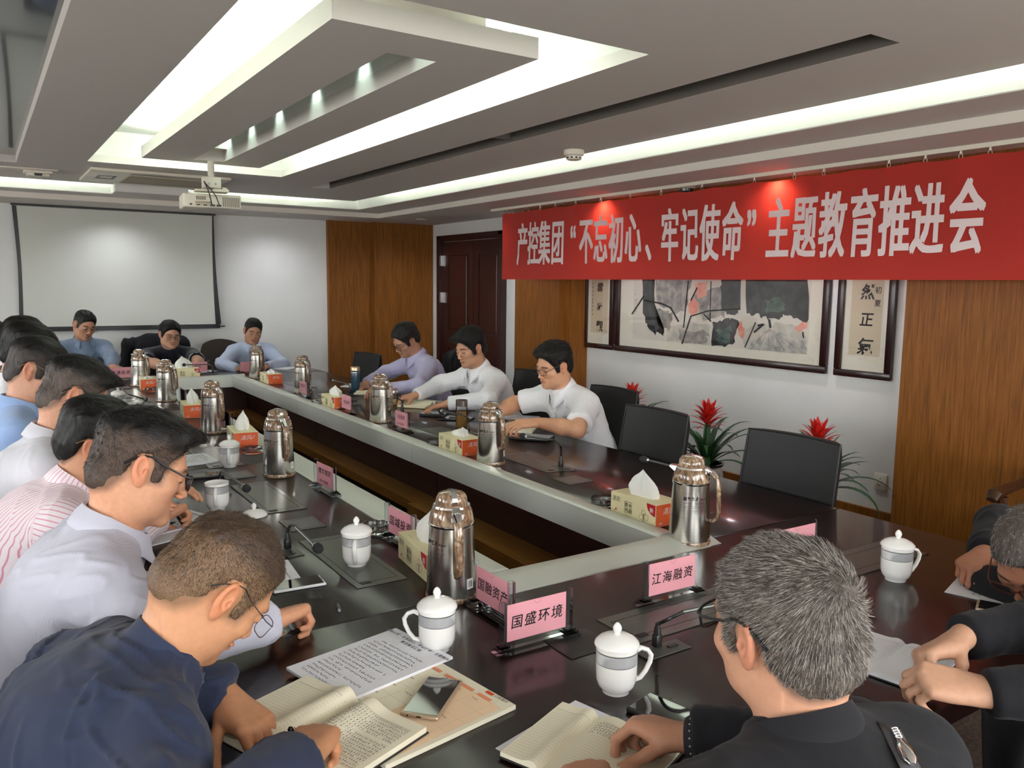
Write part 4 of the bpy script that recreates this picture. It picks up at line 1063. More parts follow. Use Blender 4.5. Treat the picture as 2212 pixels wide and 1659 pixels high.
# ---- materials of people
M_SKIN = mat('skin', (.5, .3, .2), 0.48, spec=0.35)
_at = nd(M_SKIN, 'ShaderNodeAttribute'); _at.attribute_name = 'Col'
_tc = nd(M_SKIN, 'ShaderNodeTexCoord'); _nz = nd(M_SKIN, 'ShaderNodeTexNoise'); _nz.inputs['Scale'].default_value = 90; _nz.inputs['Detail'].default_value = 4
_mx = nd(M_SKIN, 'ShaderNodeMixRGB', blend_type='MULTIPLY'); _mx.inputs[0].default_value = .22
_bp = nd(M_SKIN, 'ShaderNodeBump'); _bp.inputs['Strength'].default_value = .12; _bp.inputs['Distance'].default_value = .0006
lk(M_SKIN, _tc.outputs['Object'], _nz.inputs[0]); lk(M_SKIN, _at.outputs['Color'], _mx.inputs[1]); lk(M_SKIN, _nz.outputs[0], _mx.inputs[2]); lk(M_SKIN, _mx.outputs[0], bsdf(M_SKIN).inputs['Base Color'])
lk(M_SKIN, _nz.outputs[0], _bp.inputs['Height']); lk(M_SKIN, _bp.outputs[0], bsdf(M_SKIN).inputs['Normal'])
def hairmat(name, c1, c2, mid=.5):
    m = mat(name, c1, 0.42, spec=.4); hi = nd(m, 'ShaderNodeHairInfo'); rp = nd(m, 'ShaderNodeValToRGB'); e = rp.color_ramp.elements
    e[0].color = (*c1, 1); e[1].color = (*c2, 1); e[0].position = mid-.2; e[1].position = mid+.35
    lk(m, hi.outputs['Random'], rp.inputs[0]); lk(m, rp.outputs[0], bsdf(m).inputs['Base Color']); return m
H_BLACK = hairmat('hair_black', (.006, .005, .005), (.050, .042, .036), .6)
H_BROWN = hairmat('hair_salt_brown', lin((26, 20, 16)), lin((96, 76, 56)), .5)
H_GREY = hairmat('hair_grey', lin((48, 42, 38)), lin((166, 160, 152)), .52)
M_CAP = mat('hair_mass', (.01, .01, .01), .55, spec=.35)
_at = nd(M_CAP, 'ShaderNodeAttribute'); _at.attribute_name = 'Col'; _tc = nd(M_CAP, 'ShaderNodeTexCoord'); _nz = nd(M_CAP, 'ShaderNodeTexNoise'); _nz.inputs['Scale'].default_value = 420; _nz.inputs['Detail'].default_value = 2
_mr = nd(M_CAP, 'ShaderNodeMapRange'); _mr.inputs[1].default_value = .3; _mr.inputs[2].default_value = .7; _mr.inputs[3].default_value = .55; _mr.inputs[4].default_value = 1.25
_mx = nd(M_CAP, 'ShaderNodeVectorMath', operation='SCALE'); _bp = nd(M_CAP, 'ShaderNodeBump'); _bp.inputs['Strength'].default_value = .5; _bp.inputs['Distance'].default_value = .001
lk(M_CAP, _tc.outputs['Object'], _nz.inputs[0]); lk(M_CAP, _nz.outputs[0], _mr.inputs[0]); lk(M_CAP, _at.outputs['Color'], _mx.inputs[0]); lk(M_CAP, _mr.outputs[0], _mx.inputs['Scale']); lk(M_CAP, _mx.outputs[0], bsdf(M_CAP).inputs['Base Color'])
lk(M_CAP, _nz.outputs[0], _bp.inputs['Height']); lk(M_CAP, _bp.outputs[0], bsdf(M_CAP).inputs['Normal'])
def fabric(name, color, rough=.85, sheen=.2, weave=0.0, stripe=None, check=None):
    """stripe=(colour, period, width): lines along the st.x coordinate; check: fine two-way lines"""
    m = mat(name, color, rough, sheen=sheen, spec=.25)
    tc = nd(m, 'ShaderNodeTexCoord'); nz = nd(m, 'ShaderNodeTexNoise'); nz.inputs['Scale'].default_value = 14; nz.inputs['Detail'].default_value = 5
    bp = nd(m, 'ShaderNodeBump'); bp.inputs['Strength'].default_value = .25; bp.inputs['Distance'].default_value = .006
    lk(m, tc.outputs['Object'], nz.inputs[0]); lk(m, nz.outputs[0], bp.inputs['Height']); lk(m, bp.outputs[0], bsdf(m).inputs['Normal'])
    if stripe or check:
        at = nd(m, 'ShaderNodeAttribute'); at.attribute_name = 'st'; sp = nd(m, 'ShaderNodeSeparateXYZ'); lk(m, at.outputs['Vector'], sp.inputs[0])
        def lines(sock, period, width):
            a = nd(m, 'ShaderNodeMath', operation='DIVIDE'); a.inputs[1].default_value = period; lk(m, sock, a.inputs[0])
            b = nd(m, 'ShaderNodeMath', operation='FRACT'); lk(m, a.outputs[0], b.inputs[0])
            c = nd(m, 'ShaderNodeMath', operation='LESS_THAN'); c.inputs[1].default_value = width; lk(m, b.outputs[0], c.inputs[0]); return c.outputs[0]
        mx = nd(m, 'ShaderNodeMixRGB'); mx.inputs[1].default_value = (*color, 1); mx.inputs[2].default_value = (*(stripe or check)[0], 1)
        f = lines(sp.outputs[0], (stripe or check)[1], (stripe or check)[2])
        if check:
            g = lines(sp.outputs[1], check[1], check[2]); a = nd(m, 'ShaderNodeMath', operation='MAXIMUM'); lk(m, f, a.inputs[0]); lk(m, g, a.inputs[1]); f = a.outputs[0]
        lk(m, f, mx.inputs[0]); lk(m, mx.outputs[0], bsdf(m).inputs['Base Color'])
    return m
M_LENSG = thin_glass('spectacle_lens', (.93, .94, .95), .06)
M_TROUSER = fabric('dark_trousers', (.012, .012, .015))
M_SHOE = mat('black_shoe', (.01, .01, .01), .3)

# ---- hand -----------------------------------------------------------
POSES = {  # per finger (index..little): three joint angles; thumb: (spread, drop, bend)
    'flat': ([(8, 12, 8)]*4, (50, 18, 10)),
    'relaxed': ([(22, 32, 18), (26, 36, 20), (30, 38, 22), (32, 40, 22)], (42, 30, 18)),
    'spread': ([(14, 22, 14), (18, 24, 14), (22, 26, 16), (24, 28, 18)], (58, 25, 12)),
    'pen': ([(46, 48, 22), (54, 58, 28), (66, 76, 36), (72, 80, 38)], (34, 52, 28)),
    'fist': ([(70, 84, 40), (72, 86, 42), (74, 86, 42), (76, 84, 40)], (22, 58, 38)),
    'hold': ([(50, 50, 26), (54, 54, 28), (58, 56, 28), (60, 56, 28)], (36, 56, 20)),
}
def hand_frame(d, n, left):
    d = unit(d); n = A3(n); n = unit(n-(n@d)*d); s = np.cross(n, d) if not left else np.cross(d, n)
    return d, n, s
def add_hand(F, w, d, n, left, pose, sc=1.0):
    """fist, fingers and thumb grown from the wrist w; returns the grip point between thumb and index"""
    d, n, s = hand_frame(d, n, left); w = A3(w); P = lambda a, b, c: w+sc*(a*d+b*s+c*n)
    ang, th = POSES[pose]; r0 = F.h*.12
    kn = [(.090, .029), (.094, .009), (.089, -.011), (.080, -.029)]
    for (a, b) in kn: F.cone(P(.004, b*.55, -.001), P(a, b, .002), .0155*sc, .0118*sc, .012)
    F.ell(P(.050, 0, -.003), A3((.045, .037, .0145))*sc, np.stack([d, s, n], 1), .012)
    F.ell(P(.030, .026, -.010), A3((.030, .016, .0145))*sc, np.stack([d, s, n], 1), .012)
    F.cone(P(-.02, 0, 0), P(.012, 0, -.001), .0275*sc, .026*sc, .015, flat=(n, 1.35))
    L = [(.042, .026, .021), (.046, .030, .022), (.043, .027, .021), (.034, .021, .019)]
    tips = []
    for (a, b), ln, an, i in zip(kn, L, ang, range(4)):
        p = P(a, b, .001); t = 0.0; fan = (1.5-i)*.05*(1 if pose in ('flat', 'relaxed', 'spread') else .3)*(2 if pose == 'spread' else 1)
        r = [.0100, .0092, .0085, .0072] if i < 3 else [.0090, .0082, .0075, .0064]
        for j in range(3):
            t += R(an[j]); u = unit(math.cos(t)*d-math.sin(t)*n+fan*s*math.cos(t)); q = p+u*ln[j]*sc
            F.cone(p, q, r[j]*sc, r[j+1]*sc, .0035); p = q
        tips.append(p)
    sp, dr, bd = (R(v) for v in th); p = P(.024, .027, -.010)
    u = unit(math.cos(sp)*d+math.sin(sp)*s-math.sin(dr)*n*.9)
    for ln, ra, rb in ((.040, .0135, .0115), (.032, .0110, .0100), (.026, .0098, .0080)):
        q = p+u*ln*sc; F.cone(p, q, ra*sc, rb*sc, .006)
        p = q; u = unit(u+(d*.55-s*.55-n*.25)*math.sin(bd))
    return (p+tips[0])/2, d, n, s

# ---- head -----------------------------------------------------------
def add_head(F, pos, Rh, wide=1.0, jaw=1.0, long=1.0):
    pos = A3(pos); W = lambda x, y, z: pos+Rh@A3((x*wide, y, z*long))
    E = lambda c, r, k=.02, sub=False: F.ell(W(*c), (r[0]*wide, r[1], r[2]*long), Rh, k, sub=sub)
    E((0, -.012, .030), (.0765, .096, .088)); E((0, .026, -.030), (.0655, .060, .084), .03); E((0, .046, -.078), (.047*jaw, .041, .036), .025)
    E((0, .080, -.101), (.023*jaw, .0165, .015), .02); E((0, -.05, -.03), (.055, .05, .05), .03)
    for s in (-1, 1):
        E((s*.043, .056, -.024), (.027, .025, .021), .02); E((s*.050*jaw, .018, -.068), (.016, .032, .026), .025)
    E((0, .079, .021), (.047, .015, .011), .016)
    for s in (-1, 1): E((s*.031, .104, .002), (.019, .016, .0105), .012, True)
    F.cone(W(0, .086, .012), W(0, .1035, -.031), .0075, .0098, .010); E((0, .1075, -.0335), (.0095, .0085, .0080), .006)
    for s in (-1, 1): E((s*.0125, .0985, -.038), (.0075, .009, .0065), .005)
    for s in (-1, 1): E((s*.031, .0795, .001), (.0155, .0128, .0112), .004)
    E((0, .0935, -.0605), (.0225, .0095, .0052), .005); E((0, .0920, -.0700), (.0190, .0095, .0060), .005); E((0, .1045, -.0652), (.0215, .0065, .0012), .003, True)
    for s in (-1, 1):                              # ears: tilted shells hollowed from outside
        ax = unit(Rh@A3((s*.93, .36, 0))); up = unit(Rh@A3((0, -.16, 1))); up = unit(up-(up@ax)*ax); fw = np.cross(up, ax)
        M = np.stack([ax, fw, up], 1)
        F.ell(W(s*.0805, -.010, .000), (.0090, .0185, .0320), M, .006); F.ell(W(s*.0775, -.004, -.020), (.007, .010, .017), M, .006)
        F.ell(W(s*.0905, -.0075, .005), (.0105, .0120, .0225), M, .002, sub=True); F.ell(W(s*.0830, .001, -.004), (.0045, .005, .007), M, .003)
    return W
def head_colors(V, pos, Rh, skin, hairpoly=None, scalp=None, wide=1.0, stubble=.0, brow=1.0, shift=0.0, fade=.006):
    q = (V-A3(pos))@Rh; x, y, z = np.abs(q[:, 0])/wide, q[:, 1], q[:, 2]
    C = np.tile(A3(skin), (len(V), 1))
    def mix(m, c): C[:] = C*(1-m[:, None])+A3(c)*m[:, None]
    near = (np.linalg.norm(q, axis=1) < .17)
    bump = lambda v, c, r: np.clip(1-np.abs((v-c)/r), 0, 1)
    red = A3(skin)*A3((1.06, .82, .78))
    mix(near*np.clip(1.3-np.linalg.norm((q*[1, 1, 1]-A3((0, .112, -.034)))/.022, axis=1), 0, 1)*.25, red)
    mix(near*np.clip((x-.0765)/.008, 0, 1)*(np.abs(y+.01) < .04)*.55, A3(skin)*A3((1.08, .72, .66)))
    mix(near*np.clip(1.4-np.sqrt(((x)/.026)**2+((y-.098)/.02)**2+((z+.0655)/.0125)**2), 0, 1)*.6, A3(skin)*A3((.85, .58, .58)))
    mix(near*(y > .085)*(np.abs(z+.0655) < .0022)*(x < .021)*.7, A3(skin)*.22)
    bz = .0235+.10*(x-.03)*(x < .03)-.22*(x-.035)*(x > .035)
    mix(near*(y > .045)*np.clip(1.5-np.abs(z-bz)/.0048, 0, 1)*np.clip((x-.011)/.005, 0, 1)*np.clip((.056-x)/.008, 0, 1)*.85*brow, (.012, .009, .008))
    lz = -.0045-.9*(x-.031)**2*14
    mix(near*(y > .06)*np.clip(1.4-np.abs(z-lz)/.0026, 0, 1)*np.clip((x-.0155)/.003, 0, 1)*np.clip((.0465-x)/.003, 0, 1)*.9, (.012, .008, .007))
    if hairpoly: mix(near*np.clip((fade-poly_sdf(y, q[:, 2]-shift, HAIR[hairpoly]))/(fade+.006), 0, 1)*(x < .0775)*.85, scalp)
    if stubble: mix(near*(y > .02)*np.clip((-.048-z)/.012, 0, 1)*np.clip((y-.02)/.03, 0, 1)*stubble, A3(skin)*A3((.62, .62, .66)))
    return C
# hair silhouettes seen from the side (y forward, z up); inside = hair
HAIR = {
    'short': [(.100, .088), (.078, .074), (.064, .050), (.056, .034), (.044, .006), (.040, -.022), (.016, -.024), (.014, .014), (.000, .036), (-.022, .030), (-.032, .000), (-.036, -.030), (-.055, -.062), (-.075, -.072), (-.16, -.078), (-.2, .0), (-.2, .25), (.25, .25), (.25, .098)],
    'full': [(.100, .082), (.082, .066), (.066, .042), (.054, .018), (.044, -.002), (.040, -.030), (.012, -.030), (.012, .010), (-.004, .028), (-.026, .022), (-.034, -.015), (-.04, -.05), (-.06, -.082), (-.16, -.092), (-.2, .0), (-.2, .25), (.25, .25), (.25, .090)],
    'long': [(.098, .075), (.078, .05), (.056, .015), (.036, -.03), (.03, -.06), (-.02, -.07), (-.05, -.07), (-.16, -.07), (-.2, .0), (-.2, .25), (.25, .25), (.25, .085)],
}
def poly_sdf(y, z, P):
    P = np.array(P); n = len(P); d = np.full(y.shape, 1e9); s = np.ones(y.shape)
    for i in range(n):
        a = P[i]; b = P[i-1]; ex, ez = b-a; wy, wz = y-a[0], z-a[1]
        t = np.clip((wy*ex+wz*ez)/(ex*ex+ez*ez), 0, 1); d = np.minimum(d, (wy-ex*t)**2+(wz-ez*t)**2)
        c1 = z >= a[1]; c2 = z < b[1]; c3 = ex*wz > ez*wy
        fl = (c1 & c2 & c3) | (~c1 & ~c2 & ~c3); s = np.where(fl, -s, s)
    return np.sqrt(d)*s
def make_hair(pos, Rh, h, style='short', top=.020, side=.009, wide=1.0, long=1.0, puffs=(), rough=.0042, shiftz=0.0):
    """hair volume in head space; returns mesh in world space"""
    F = Field((-.12, -.16, -.13), (.12, .16, .19), h)
    X, Y, Z = [A.astype(np.float32) for A in np.meshgrid(*[F.lo[d]+h*np.arange(F.n[d]) for d in range(3)], indexing='ij')]
    zz = np.clip((Z-.02)/.08, 0, 1); th = side+(top-side)*zz*zz*(3-2*zz)
    nk = np.clip((-.02-Z)/.05, 0, 1)*np.clip((-Y-.01)/.04, 0, 1)
    D = (np.sqrt((X/(.0765*wide))**2+((Y+.012)/.096)**2+((Z-.030*long)/(.088*long))**2)-1)*.0765
    D2 = (np.sqrt((X/(.057*wide))**2+((Y+.052)/.053)**2+((Z+.034)/.056)**2)-1)*.053
    D3 = (np.sqrt((X/(.0665*wide))**2+((Y-.024)/.061)**2+((Z+.030)/.085)**2)-1)*.061
    D = smin(smin(D, D2, .03), D3, .02)-th*(1-.6*nk)
    for (c, r) in puffs:
        D = smin(D, (np.sqrt(((X-c[0])/r[0])**2+((Y-c[1])/r[1])**2+((Z-c[2])/r[2])**2)-1)*min(r), .02)
    nzv = (vnoise(np.stack([X.ravel()*70, Y.ravel()*20+7, Z.ravel()*24], 1))*.7+.5*vnoise(np.stack([X.ravel()*150+9, Y.ravel()*50+7, Z.ravel()*60], 1))).reshape(X.shape)
    D = D+nzv*rough
    S = poly_sdf(Y, Z-shiftz, HAIR[style])+.0015*nzv
    F.f = smax(D, S.astype(np.float32)*.8, .010).astype(np.float32)
    V, Q = F.mesh(); V = smooth_mesh(V, Q, 1, .4)
    return V, Q
def strands(name, V, Q, pos, Rh, parent, base, m, n, length, lift, whorl, swirl=0.0, rad=.00028, seed=0, zmin=-1, fwd=.0):
    """short hairs rooted all over the hair volume, combed away from the whorl"""
    rs = np.random.RandomState(seed); c = V[Q].mean(1); N = np.cross(V[Q[:, 2]]-V[Q[:, 0]], V[Q[:, 3]]-V[Q[:, 1]]); A = np.linalg.norm(N, axis=1); N = N/np.maximum(A, 1e-12)[:, None]
    out = ((N*(c-A3((0, -.01, .02)))).sum(1) > 0)
    pr = A*out; pr /= pr.sum(); ix = rs.choice(len(Q), n, p=pr); u, v = rs.rand(n, 1), rs.rand(n, 1); q = V[Q[ix]]
    p = (q[:, 0]*(1-u)+q[:, 1]*u)*(1-v)+(q[:, 3]*(1-u)+q[:, 2]*u)*v; nn = N[ix]
    w = A3(whorl); rd = p-w; dist = np.linalg.norm(rd, axis=1, keepdims=True); rd = rd/np.maximum(dist, 1e-6)
    rd[:, 1] += fwd*np.clip(p[:, 2]/.06, 0, 1)
    t = rd-(rd*nn).sum(1, keepdims=True)*nn; t /= np.maximum(np.linalg.norm(t, axis=1, keepdims=True), 1e-6)
    sw = swirl*np.exp(-dist/.06); t = t*np.cos(sw)+np.cross(nn, t)*np.sin(sw)
    L = length*(.7+.6*rs.rand(n, 1))*np.clip((p[:, 2:3]+.12)/.12, .35, 1)
    lf = lift*(.6+.8*rs.rand(n, 1)); jit = rs.randn(n, 3)*.16
    K = 4; pts = np.zeros((n, K, 3)); pts[:, 0] = p-nn*.004; d = nn*lf+t+jit; d /= np.linalg.norm(d, axis=1, keepdims=True)
    for k in range(1, K):
        pts[:, k] = pts[:, k-1]+d*L/(K-1); d = d+t*.35-nn*.18; d /= np.linalg.norm(d, axis=1, keepdims=True)
    pts = pts.reshape(-1, 3)@Rh.T+A3(pos)-A3(base)
    cu = bpy.data.hair_curves.new(name); cu.add_curves([K]*n)
    cu.attributes['position'].data.foreach_set('vector', pts.astype(np.float32).ravel())
    ra = cu.attributes.get('radius') or cu.attributes.new('radius', 'FLOAT', 'POINT')
    ra.data.foreach_set('value', np.tile(np.array([1, 1, .8, .35], np.float32)*rad, n))
    cu.materials.append(m); o = bpy.data.objects.new(name, cu); o['kind'] = 'stuff'; return link(o, parent)

def build_glasses(pos, Rh, parent, base, kind, gx=0.0):
    """frames in head space"""
    cols = {'black': (M_BLACK, .0016), 'thick': (M_BLACK, .0022), 'gold': (mat('gold_frame', lin((190, 160, 110)), .25, metal=1), .0009), 'steel': (mat('steel_frame', (.25, .25, .26), .3, metal=1), .0009), 'brown': (mat('brown_frame', lin((84, 40, 32)), .25), .0019), 'halfblack': (M_BLACK, .0015)}
    fm, rr = cols[kind]; T = lambda p: Vector(A3(pos)+Rh@A3(p)-A3(base))
    m = MB(); g = MB()
    for s in (-1, 1):
        pts = []
        for i in range(20):
            a = 2*PI*i/20; ca, sa = math.cos(a), math.sin(a); e = .55
            x = .0265*math.copysign(abs(ca)**e, ca); z = .0175*math.copysign(abs(sa)**e, sa)
            pts.append((s*(.0345)+x, .1075-.10*(abs(s*.0345+x)-.03)*(abs(s*.0345+x) > .03)-.0015, -.002+z))
        m.tube([T(p) for p in pts], rr, 6, closed=True); g.add([T(p) for p in pts], [tuple(range(20))])
        m.tube([T(p) for p in ((s*.060, .104, .010), (s*.068, .098, .010), (s*(.0735+gx*.4), .080, .011), (s*(.0795+gx), .030, .022), (s*(.0815+gx), .004, .032), (s*(.0815+gx), -.012, .030), (s*(.0795+gx), -.030, .018), (s*(.0775+gx*.9), -.046, .002))], [rr, rr*1.1, rr, rr, rr, rr*1.3, rr*1.6, rr*1.4], 6)
    m.tube([T(p) for p in ((-.010, .107, .004), (0, .110, .007), (.010, .107, .004))], rr, 6)
    f = m.build('glasses', fm, parent); g.build('lens', M_LENSG, f, smooth=0); return f

def collar(NB, up, fwd, rv, parent, base, m, kind='shirt', r=.066, rs=None):
    """collar wrapped round the neck base: stand plus folded leaf, open in front"""
    NB, up, fwd, rv = A3(NB), unit(up), unit(fwd), unit(rv); V = []; n = 40
    amax = {'shirt': 166, 'open': 150, 'stand': 172, 'polo': 148}[kind]
    rows = []
    for i in range(n+1):
        a = R(-amax+2*amax*i/n); f = abs(a)/R(amax); fr = max(0, (f-.45)/.55); fr2 = fr*fr
        dirv = -math.cos(a)*fwd+math.sin(a)*rv
        P = lambda rad, hgt: NB+dirv*rad*(1+.10*fr)+up*hgt+fwd*(.012*fr)
        if kind == 'stand':
            rows.append([P(r+.010, -.030-.01*fr), P(r+.004, .004-.012*fr), P(r-.001, .038-.022*fr), P(r-.004, .036-.022*fr)])
        else:
            tip = max(0, (f-.80)/.20); hs = .034-.026*fr
            rows.append([P(r+.004, -.02-.01*fr), P(r-.002, hs), P(r+.004, hs+.001), P(r+.0135+.004*fr, hs-.020-.010*fr), P(r+.020+.014*fr+.010*tip, -.012-.026*fr-.016*tip)])
    K = len(rows[0]); vs = [Vector(p-A3(base)) for row in rows for p in row]; fs = [(i*K+k, (i+1)*K+k, (i+1)*K+k+1, i*K+k+1) for i in range(n) for k in range(K-1)]
    mb = MB(); mb.add(vs, fs); o = mb.build('collar', m, parent, smooth=70)
    md = o.modifiers.new('cloth', 'SOLIDIFY'); md.thickness = .0028; md.offset = 0
    a = o.data.attributes.new('st', 'FLOAT_VECTOR', 'POINT')
    a.data.foreach_set('vector', np.array([[i/n*.4, k*.02, 0] for i in range(n+1) for k in range(K)], np.float32).ravel())
    return o

# ---- the person -----------------------------------------------------
def person(label, head, byaw, Lw=None, Rw=None, Le=None, Re=None, Lh=None, Rh_=None, skin=(208, 160, 130), hair='short', hairk='black', hcol=((12, 10, 9), None), fade=.006, top=.018, side=.008, puffs=(), nstr=2500, slen=.012, slift=.5, whorl=(0, -.06, .10), swirl=0., srad=.0003, sfwd=.3, shift=0.,
           shirt=None, sleeve='long', coll='shirt', glasses=None, h=.004, sh=.007, wide=1.0, jaw=1.0, long=1.0, stubble=.15, bulk=1.0, group='people seated round the table', shname='shirt', nb=None, hips=None, hipk=.72, shoulders=None, loose=0.0, fold=1.0, wr=1.0, legs=True, bend=.6, cuffm=None):
    pos = A3(head[0]); RH = rot_ypr(*head[1]); skin = lin(skin)
    bf = A3((math.sin(R(byaw)), math.cos(R(byaw)), 0)); rv = A3((math.cos(R(byaw)), -math.sin(R(byaw)), 0)); Z = A3((0, 0, 1))
    if nb is None: NB = pos+rot_ypr(byaw, head[1][1]*bend, 0)@A3((0, -.040, -.148))
    else: NB = A3(nb)
    if hips is None:
        dz = NB[2]-.55; ho = math.sqrt(max(.56**2-dz*dz, .02))*hipk; H = A3((NB[0], NB[1], .55))-bf*ho
    else: H = A3(hips)
    up = unit(NB-H); fw = unit(np.cross(up, rv)*-1); fw = fw if fw@bf > 0 else -fw; T = np.linalg.norm(NB-H)
    P = lambda t, f=0., x=0.: H+up*t*T/.56+fw*f+rv*x
    if shoulders is None: SL, SR = P(.475, .015, -.178*bulk), P(.475, .015, .178*bulk)
    else: SL, SR = A3(shoulders[0]), A3(shoulders[1])
    def ik(S, Wp, E, side):
        if E is not None: return A3(E)
        a, b = .295, .262; d = Wp-S; L = min(np.linalg.norm(d), (a+b)*.995); dn = unit(d); x = (a*a-b*b+L*L)/(2*L); hh = math.sqrt(max(a*a-x*x, 0))
        pole = -Z*.8+rv*side*.9-bf*.25; pole = unit(pole-(pole@dn)*dn); return S+dn*x+pole*hh
    Lw = A3(Lw) if Lw is not None else SL+bf*.30-Z*.22+rv*.08; Rw = A3(Rw) if Rw is not None else SR+bf*.30-Z*.22-rv*.08
    EL, ER = ik(SL, Lw, Le, -1), ik(SR, Rw, Re, 1)
    base = A3((H[0], H[1], 0.0)); root = thing('person', label, 'person', tuple(base), 0, group)
    allp = np.stack([pos+.2, pos-.2, NB, H-.2, H+.2, SL+.1, SL-.1, SR+.1, SR-.1, EL-.08, EL+.08, ER-.08, ER+.08, Lw-.22, Lw+.22, Rw-.22, Rw+.22])
    lo, hi = allp.min(0)-.03, allp.max(0)+.03; lo[2] = max(lo[2], .50)
    F = Field(lo, hi, h)
    # torso core and arms
    F.ell(P(.14), (.13*bulk, .095, .17), np.stack([rv, fw, up], 1), .05); F.ell(P(.34, -.005), (.145*bulk, .095, .16), np.stack([rv, fw, up], 1), .05)
    F.cone(P(.46, .005, -.12), P(.46, .005, .12), .05, .05, .05)
    for S, E, Wp in ((SL, EL, Lw), (SR, ER, Rw)):
        F.cone(S, E, .050*wr, .041*wr, .02); F.cone(E, E*.62+Wp*.38, .041*wr, .042*wr, .02); F.cone(E*.62+Wp*.38, Wp, .042*wr, .0275*wr, .02)
    W = add_head(F, pos, RH, wide, jaw, long)
    F.cone(W(0, -.026, -.045), NB-up*.01+fw*.008, .055*wide, .060, .03); F.cone(NB-up*.02, P(.50, 0, -.10), .05, .04, .04); F.cone(NB-up*.02, P(.50, 0, .10), .05, .04, .04)
    grips = {}
    for key, S, E, Wp, spec, left in (('L', SL, EL, Lw, Lh, True), ('R', SR, ER, Rw, Rh_, False)):
        fd = unit(Wp-E); d, n, pose = spec if spec else (None, None, 'relaxed')
        d = fd+A3((0, 0, -.1)) if d is None else A3(d); n = A3((0, 0, 1)) if n is None else A3(n)
        grips[key] = add_hand(F, Wp+unit(d)*.018, d, n, left, pose)
    V, Q = F.mesh(); V = smooth_mesh(V, Q, 1, .25)
    ctop = lin(hcol[0]); cside = lin(hcol[1]) if hcol[1] else ctop
    C = head_colors(V, pos, RH, skin, hair, A3(cside)*.6+A3(skin)*.18, wide, stubble, shift=shift, fade=fade)
    hd = np.minimum(np.linalg.norm(V-Lw, axis=1), np.linalg.norm(V-Rw, axis=1)); k = np.clip((.2-hd)/.1, 0, 1)*.25; C = C*(1-k[:, None])+C*A3((1.02, .86, .80))*k[:, None]
    np_object('body', V, Q, M_SKIN, root, base, C)
    # hair
    hm = {'black': H_BLACK, 'brown': H_BROWN, 'grey': H_GREY}[hairk]
    hv, hq = make_hair(pos, RH, max(.003, h), hair, top, side, wide, long, puffs, shiftz=shift)
    tz = np.clip((hv[:, 2]-.045+.25*(np.abs(hv[:, 0])-.05)*-1+vnoise(hv*60)*.012)/.03, 0, 1); tz = np.maximum(tz, np.clip((-.06-hv[:, 1])/.04, 0, 1)*.35)[:, None]
    ho_ = np_object('hair', hv@RH.T+pos, hq, M_CAP, root, base, A3(ctop)*tz+A3(cside)*(1-tz))
    if nstr: strands('hair_strands', hv, hq, pos, RH, ho_, base, hm, nstr, slen, slift, whorl, swirl, srad, seed=len(label), fwd=sfwd)
    if glasses: build_glasses(pos, RH, root, base, glasses, (wide-1)*.078+max(0, side-.003)*.9)
    # garment
    if shirt is not None:
        lo2 = np.stack([NB, H, SL, SR, EL, ER, Lw, Rw]).min(0)-.2; hi2 = np.stack([NB, H, SL, SR, EL, ER, Lw, Rw]).max(0)+.2; lo2[2] = max(lo2[2], .42)
        G = Field(lo2, hi2, sh); B = np.stack([rv, fw, up], 1); g = .006+loose; bk = bulk
        G.ell(P(.00, -.01), (.170*bk, .125, .13), B, .06, g); G.ell(P(.15, .012), (.158*bk, .128, .15), B, .07, g); G.ell(P(.33, -.012), (.172*bk, .122, .165), B, .07, g)
        G.ell(P(.42, -.035), (.15*bk, .085, .10), B, .06, g)
        G.cone(P(.462, -.004, -.125*bk), P(.462, -.004, .125*bk), .058, .058, .05, grow=g)
        for S, sgn in ((SL, -1), (SR, 1)): G.cone(NB-up*.022, S+up*.012, .050, .050, .05, grow=g*.6)
        for S, E, Wp in ((SL, EL, Lw), (SR, ER, Rw)):
            if sleeve == 'short':
                q = S+(E-S)*.78; G.cone(S, q+(E-S)*.2, .058, .062, .045, grow=g+.004); G.cut(q, E-S, .004, .13)
            else:
                G.cone(S, E, .057, .051, .045, grow=g); G.cone(E, Wp, .050, .036, .03, grow=g); G.cone(E+(Wp-E)*.75, Wp+unit(Wp-E)*.02, .037, .034, .01, grow=g); G.cut(Wp+unit(Wp-E)*.004, Wp-E, .004, .075)
        G.cone(P(.44, .045), NB-up*.022+fw*.016, .075, .062, .04)
        V, Q = G.mesh(); V = smooth_mesh(V, Q, 2, .5); N = normals(V, Q)
        # folds: stronger round elbows, arm-pits and waist
        def dseg(a, b):
            t0_ = ((V-a)@(b-a))/((b-a)@(b-a)); t = np.clip(t0_, 0, 1); return np.linalg.norm(V-a-t[:, None]*(b-a), axis=1), t0_
        amp = np.full(len(V), .0022)
        for c, r_, a_ in ((EL, .11, .0075), (ER, .11, .0075), (P(.40, .03, -.16), .12, .006), (P(.40, .03, .16), .12, .006), (P(.10, .05), .2, .004)):
            amp += a_*np.clip(1-np.linalg.norm(V-c, axis=1)/r_, 0, 1)
        q = V@np.stack([unit(rv+.5*up), unit(up-.4*rv), fw], 1)*A3((7, 24, 12))
        nz1 = 1-2*np.abs(vnoise(q+17.3)); nz2 = vnoise(V*45+3)
        nz3 = 1-2*np.abs(vnoise(V@np.stack([unit(rv-.7*up), unit(up+.6*rv), fw], 1)*A3((6, 15, 9))+41))
        cr = np.zeros(len(V))
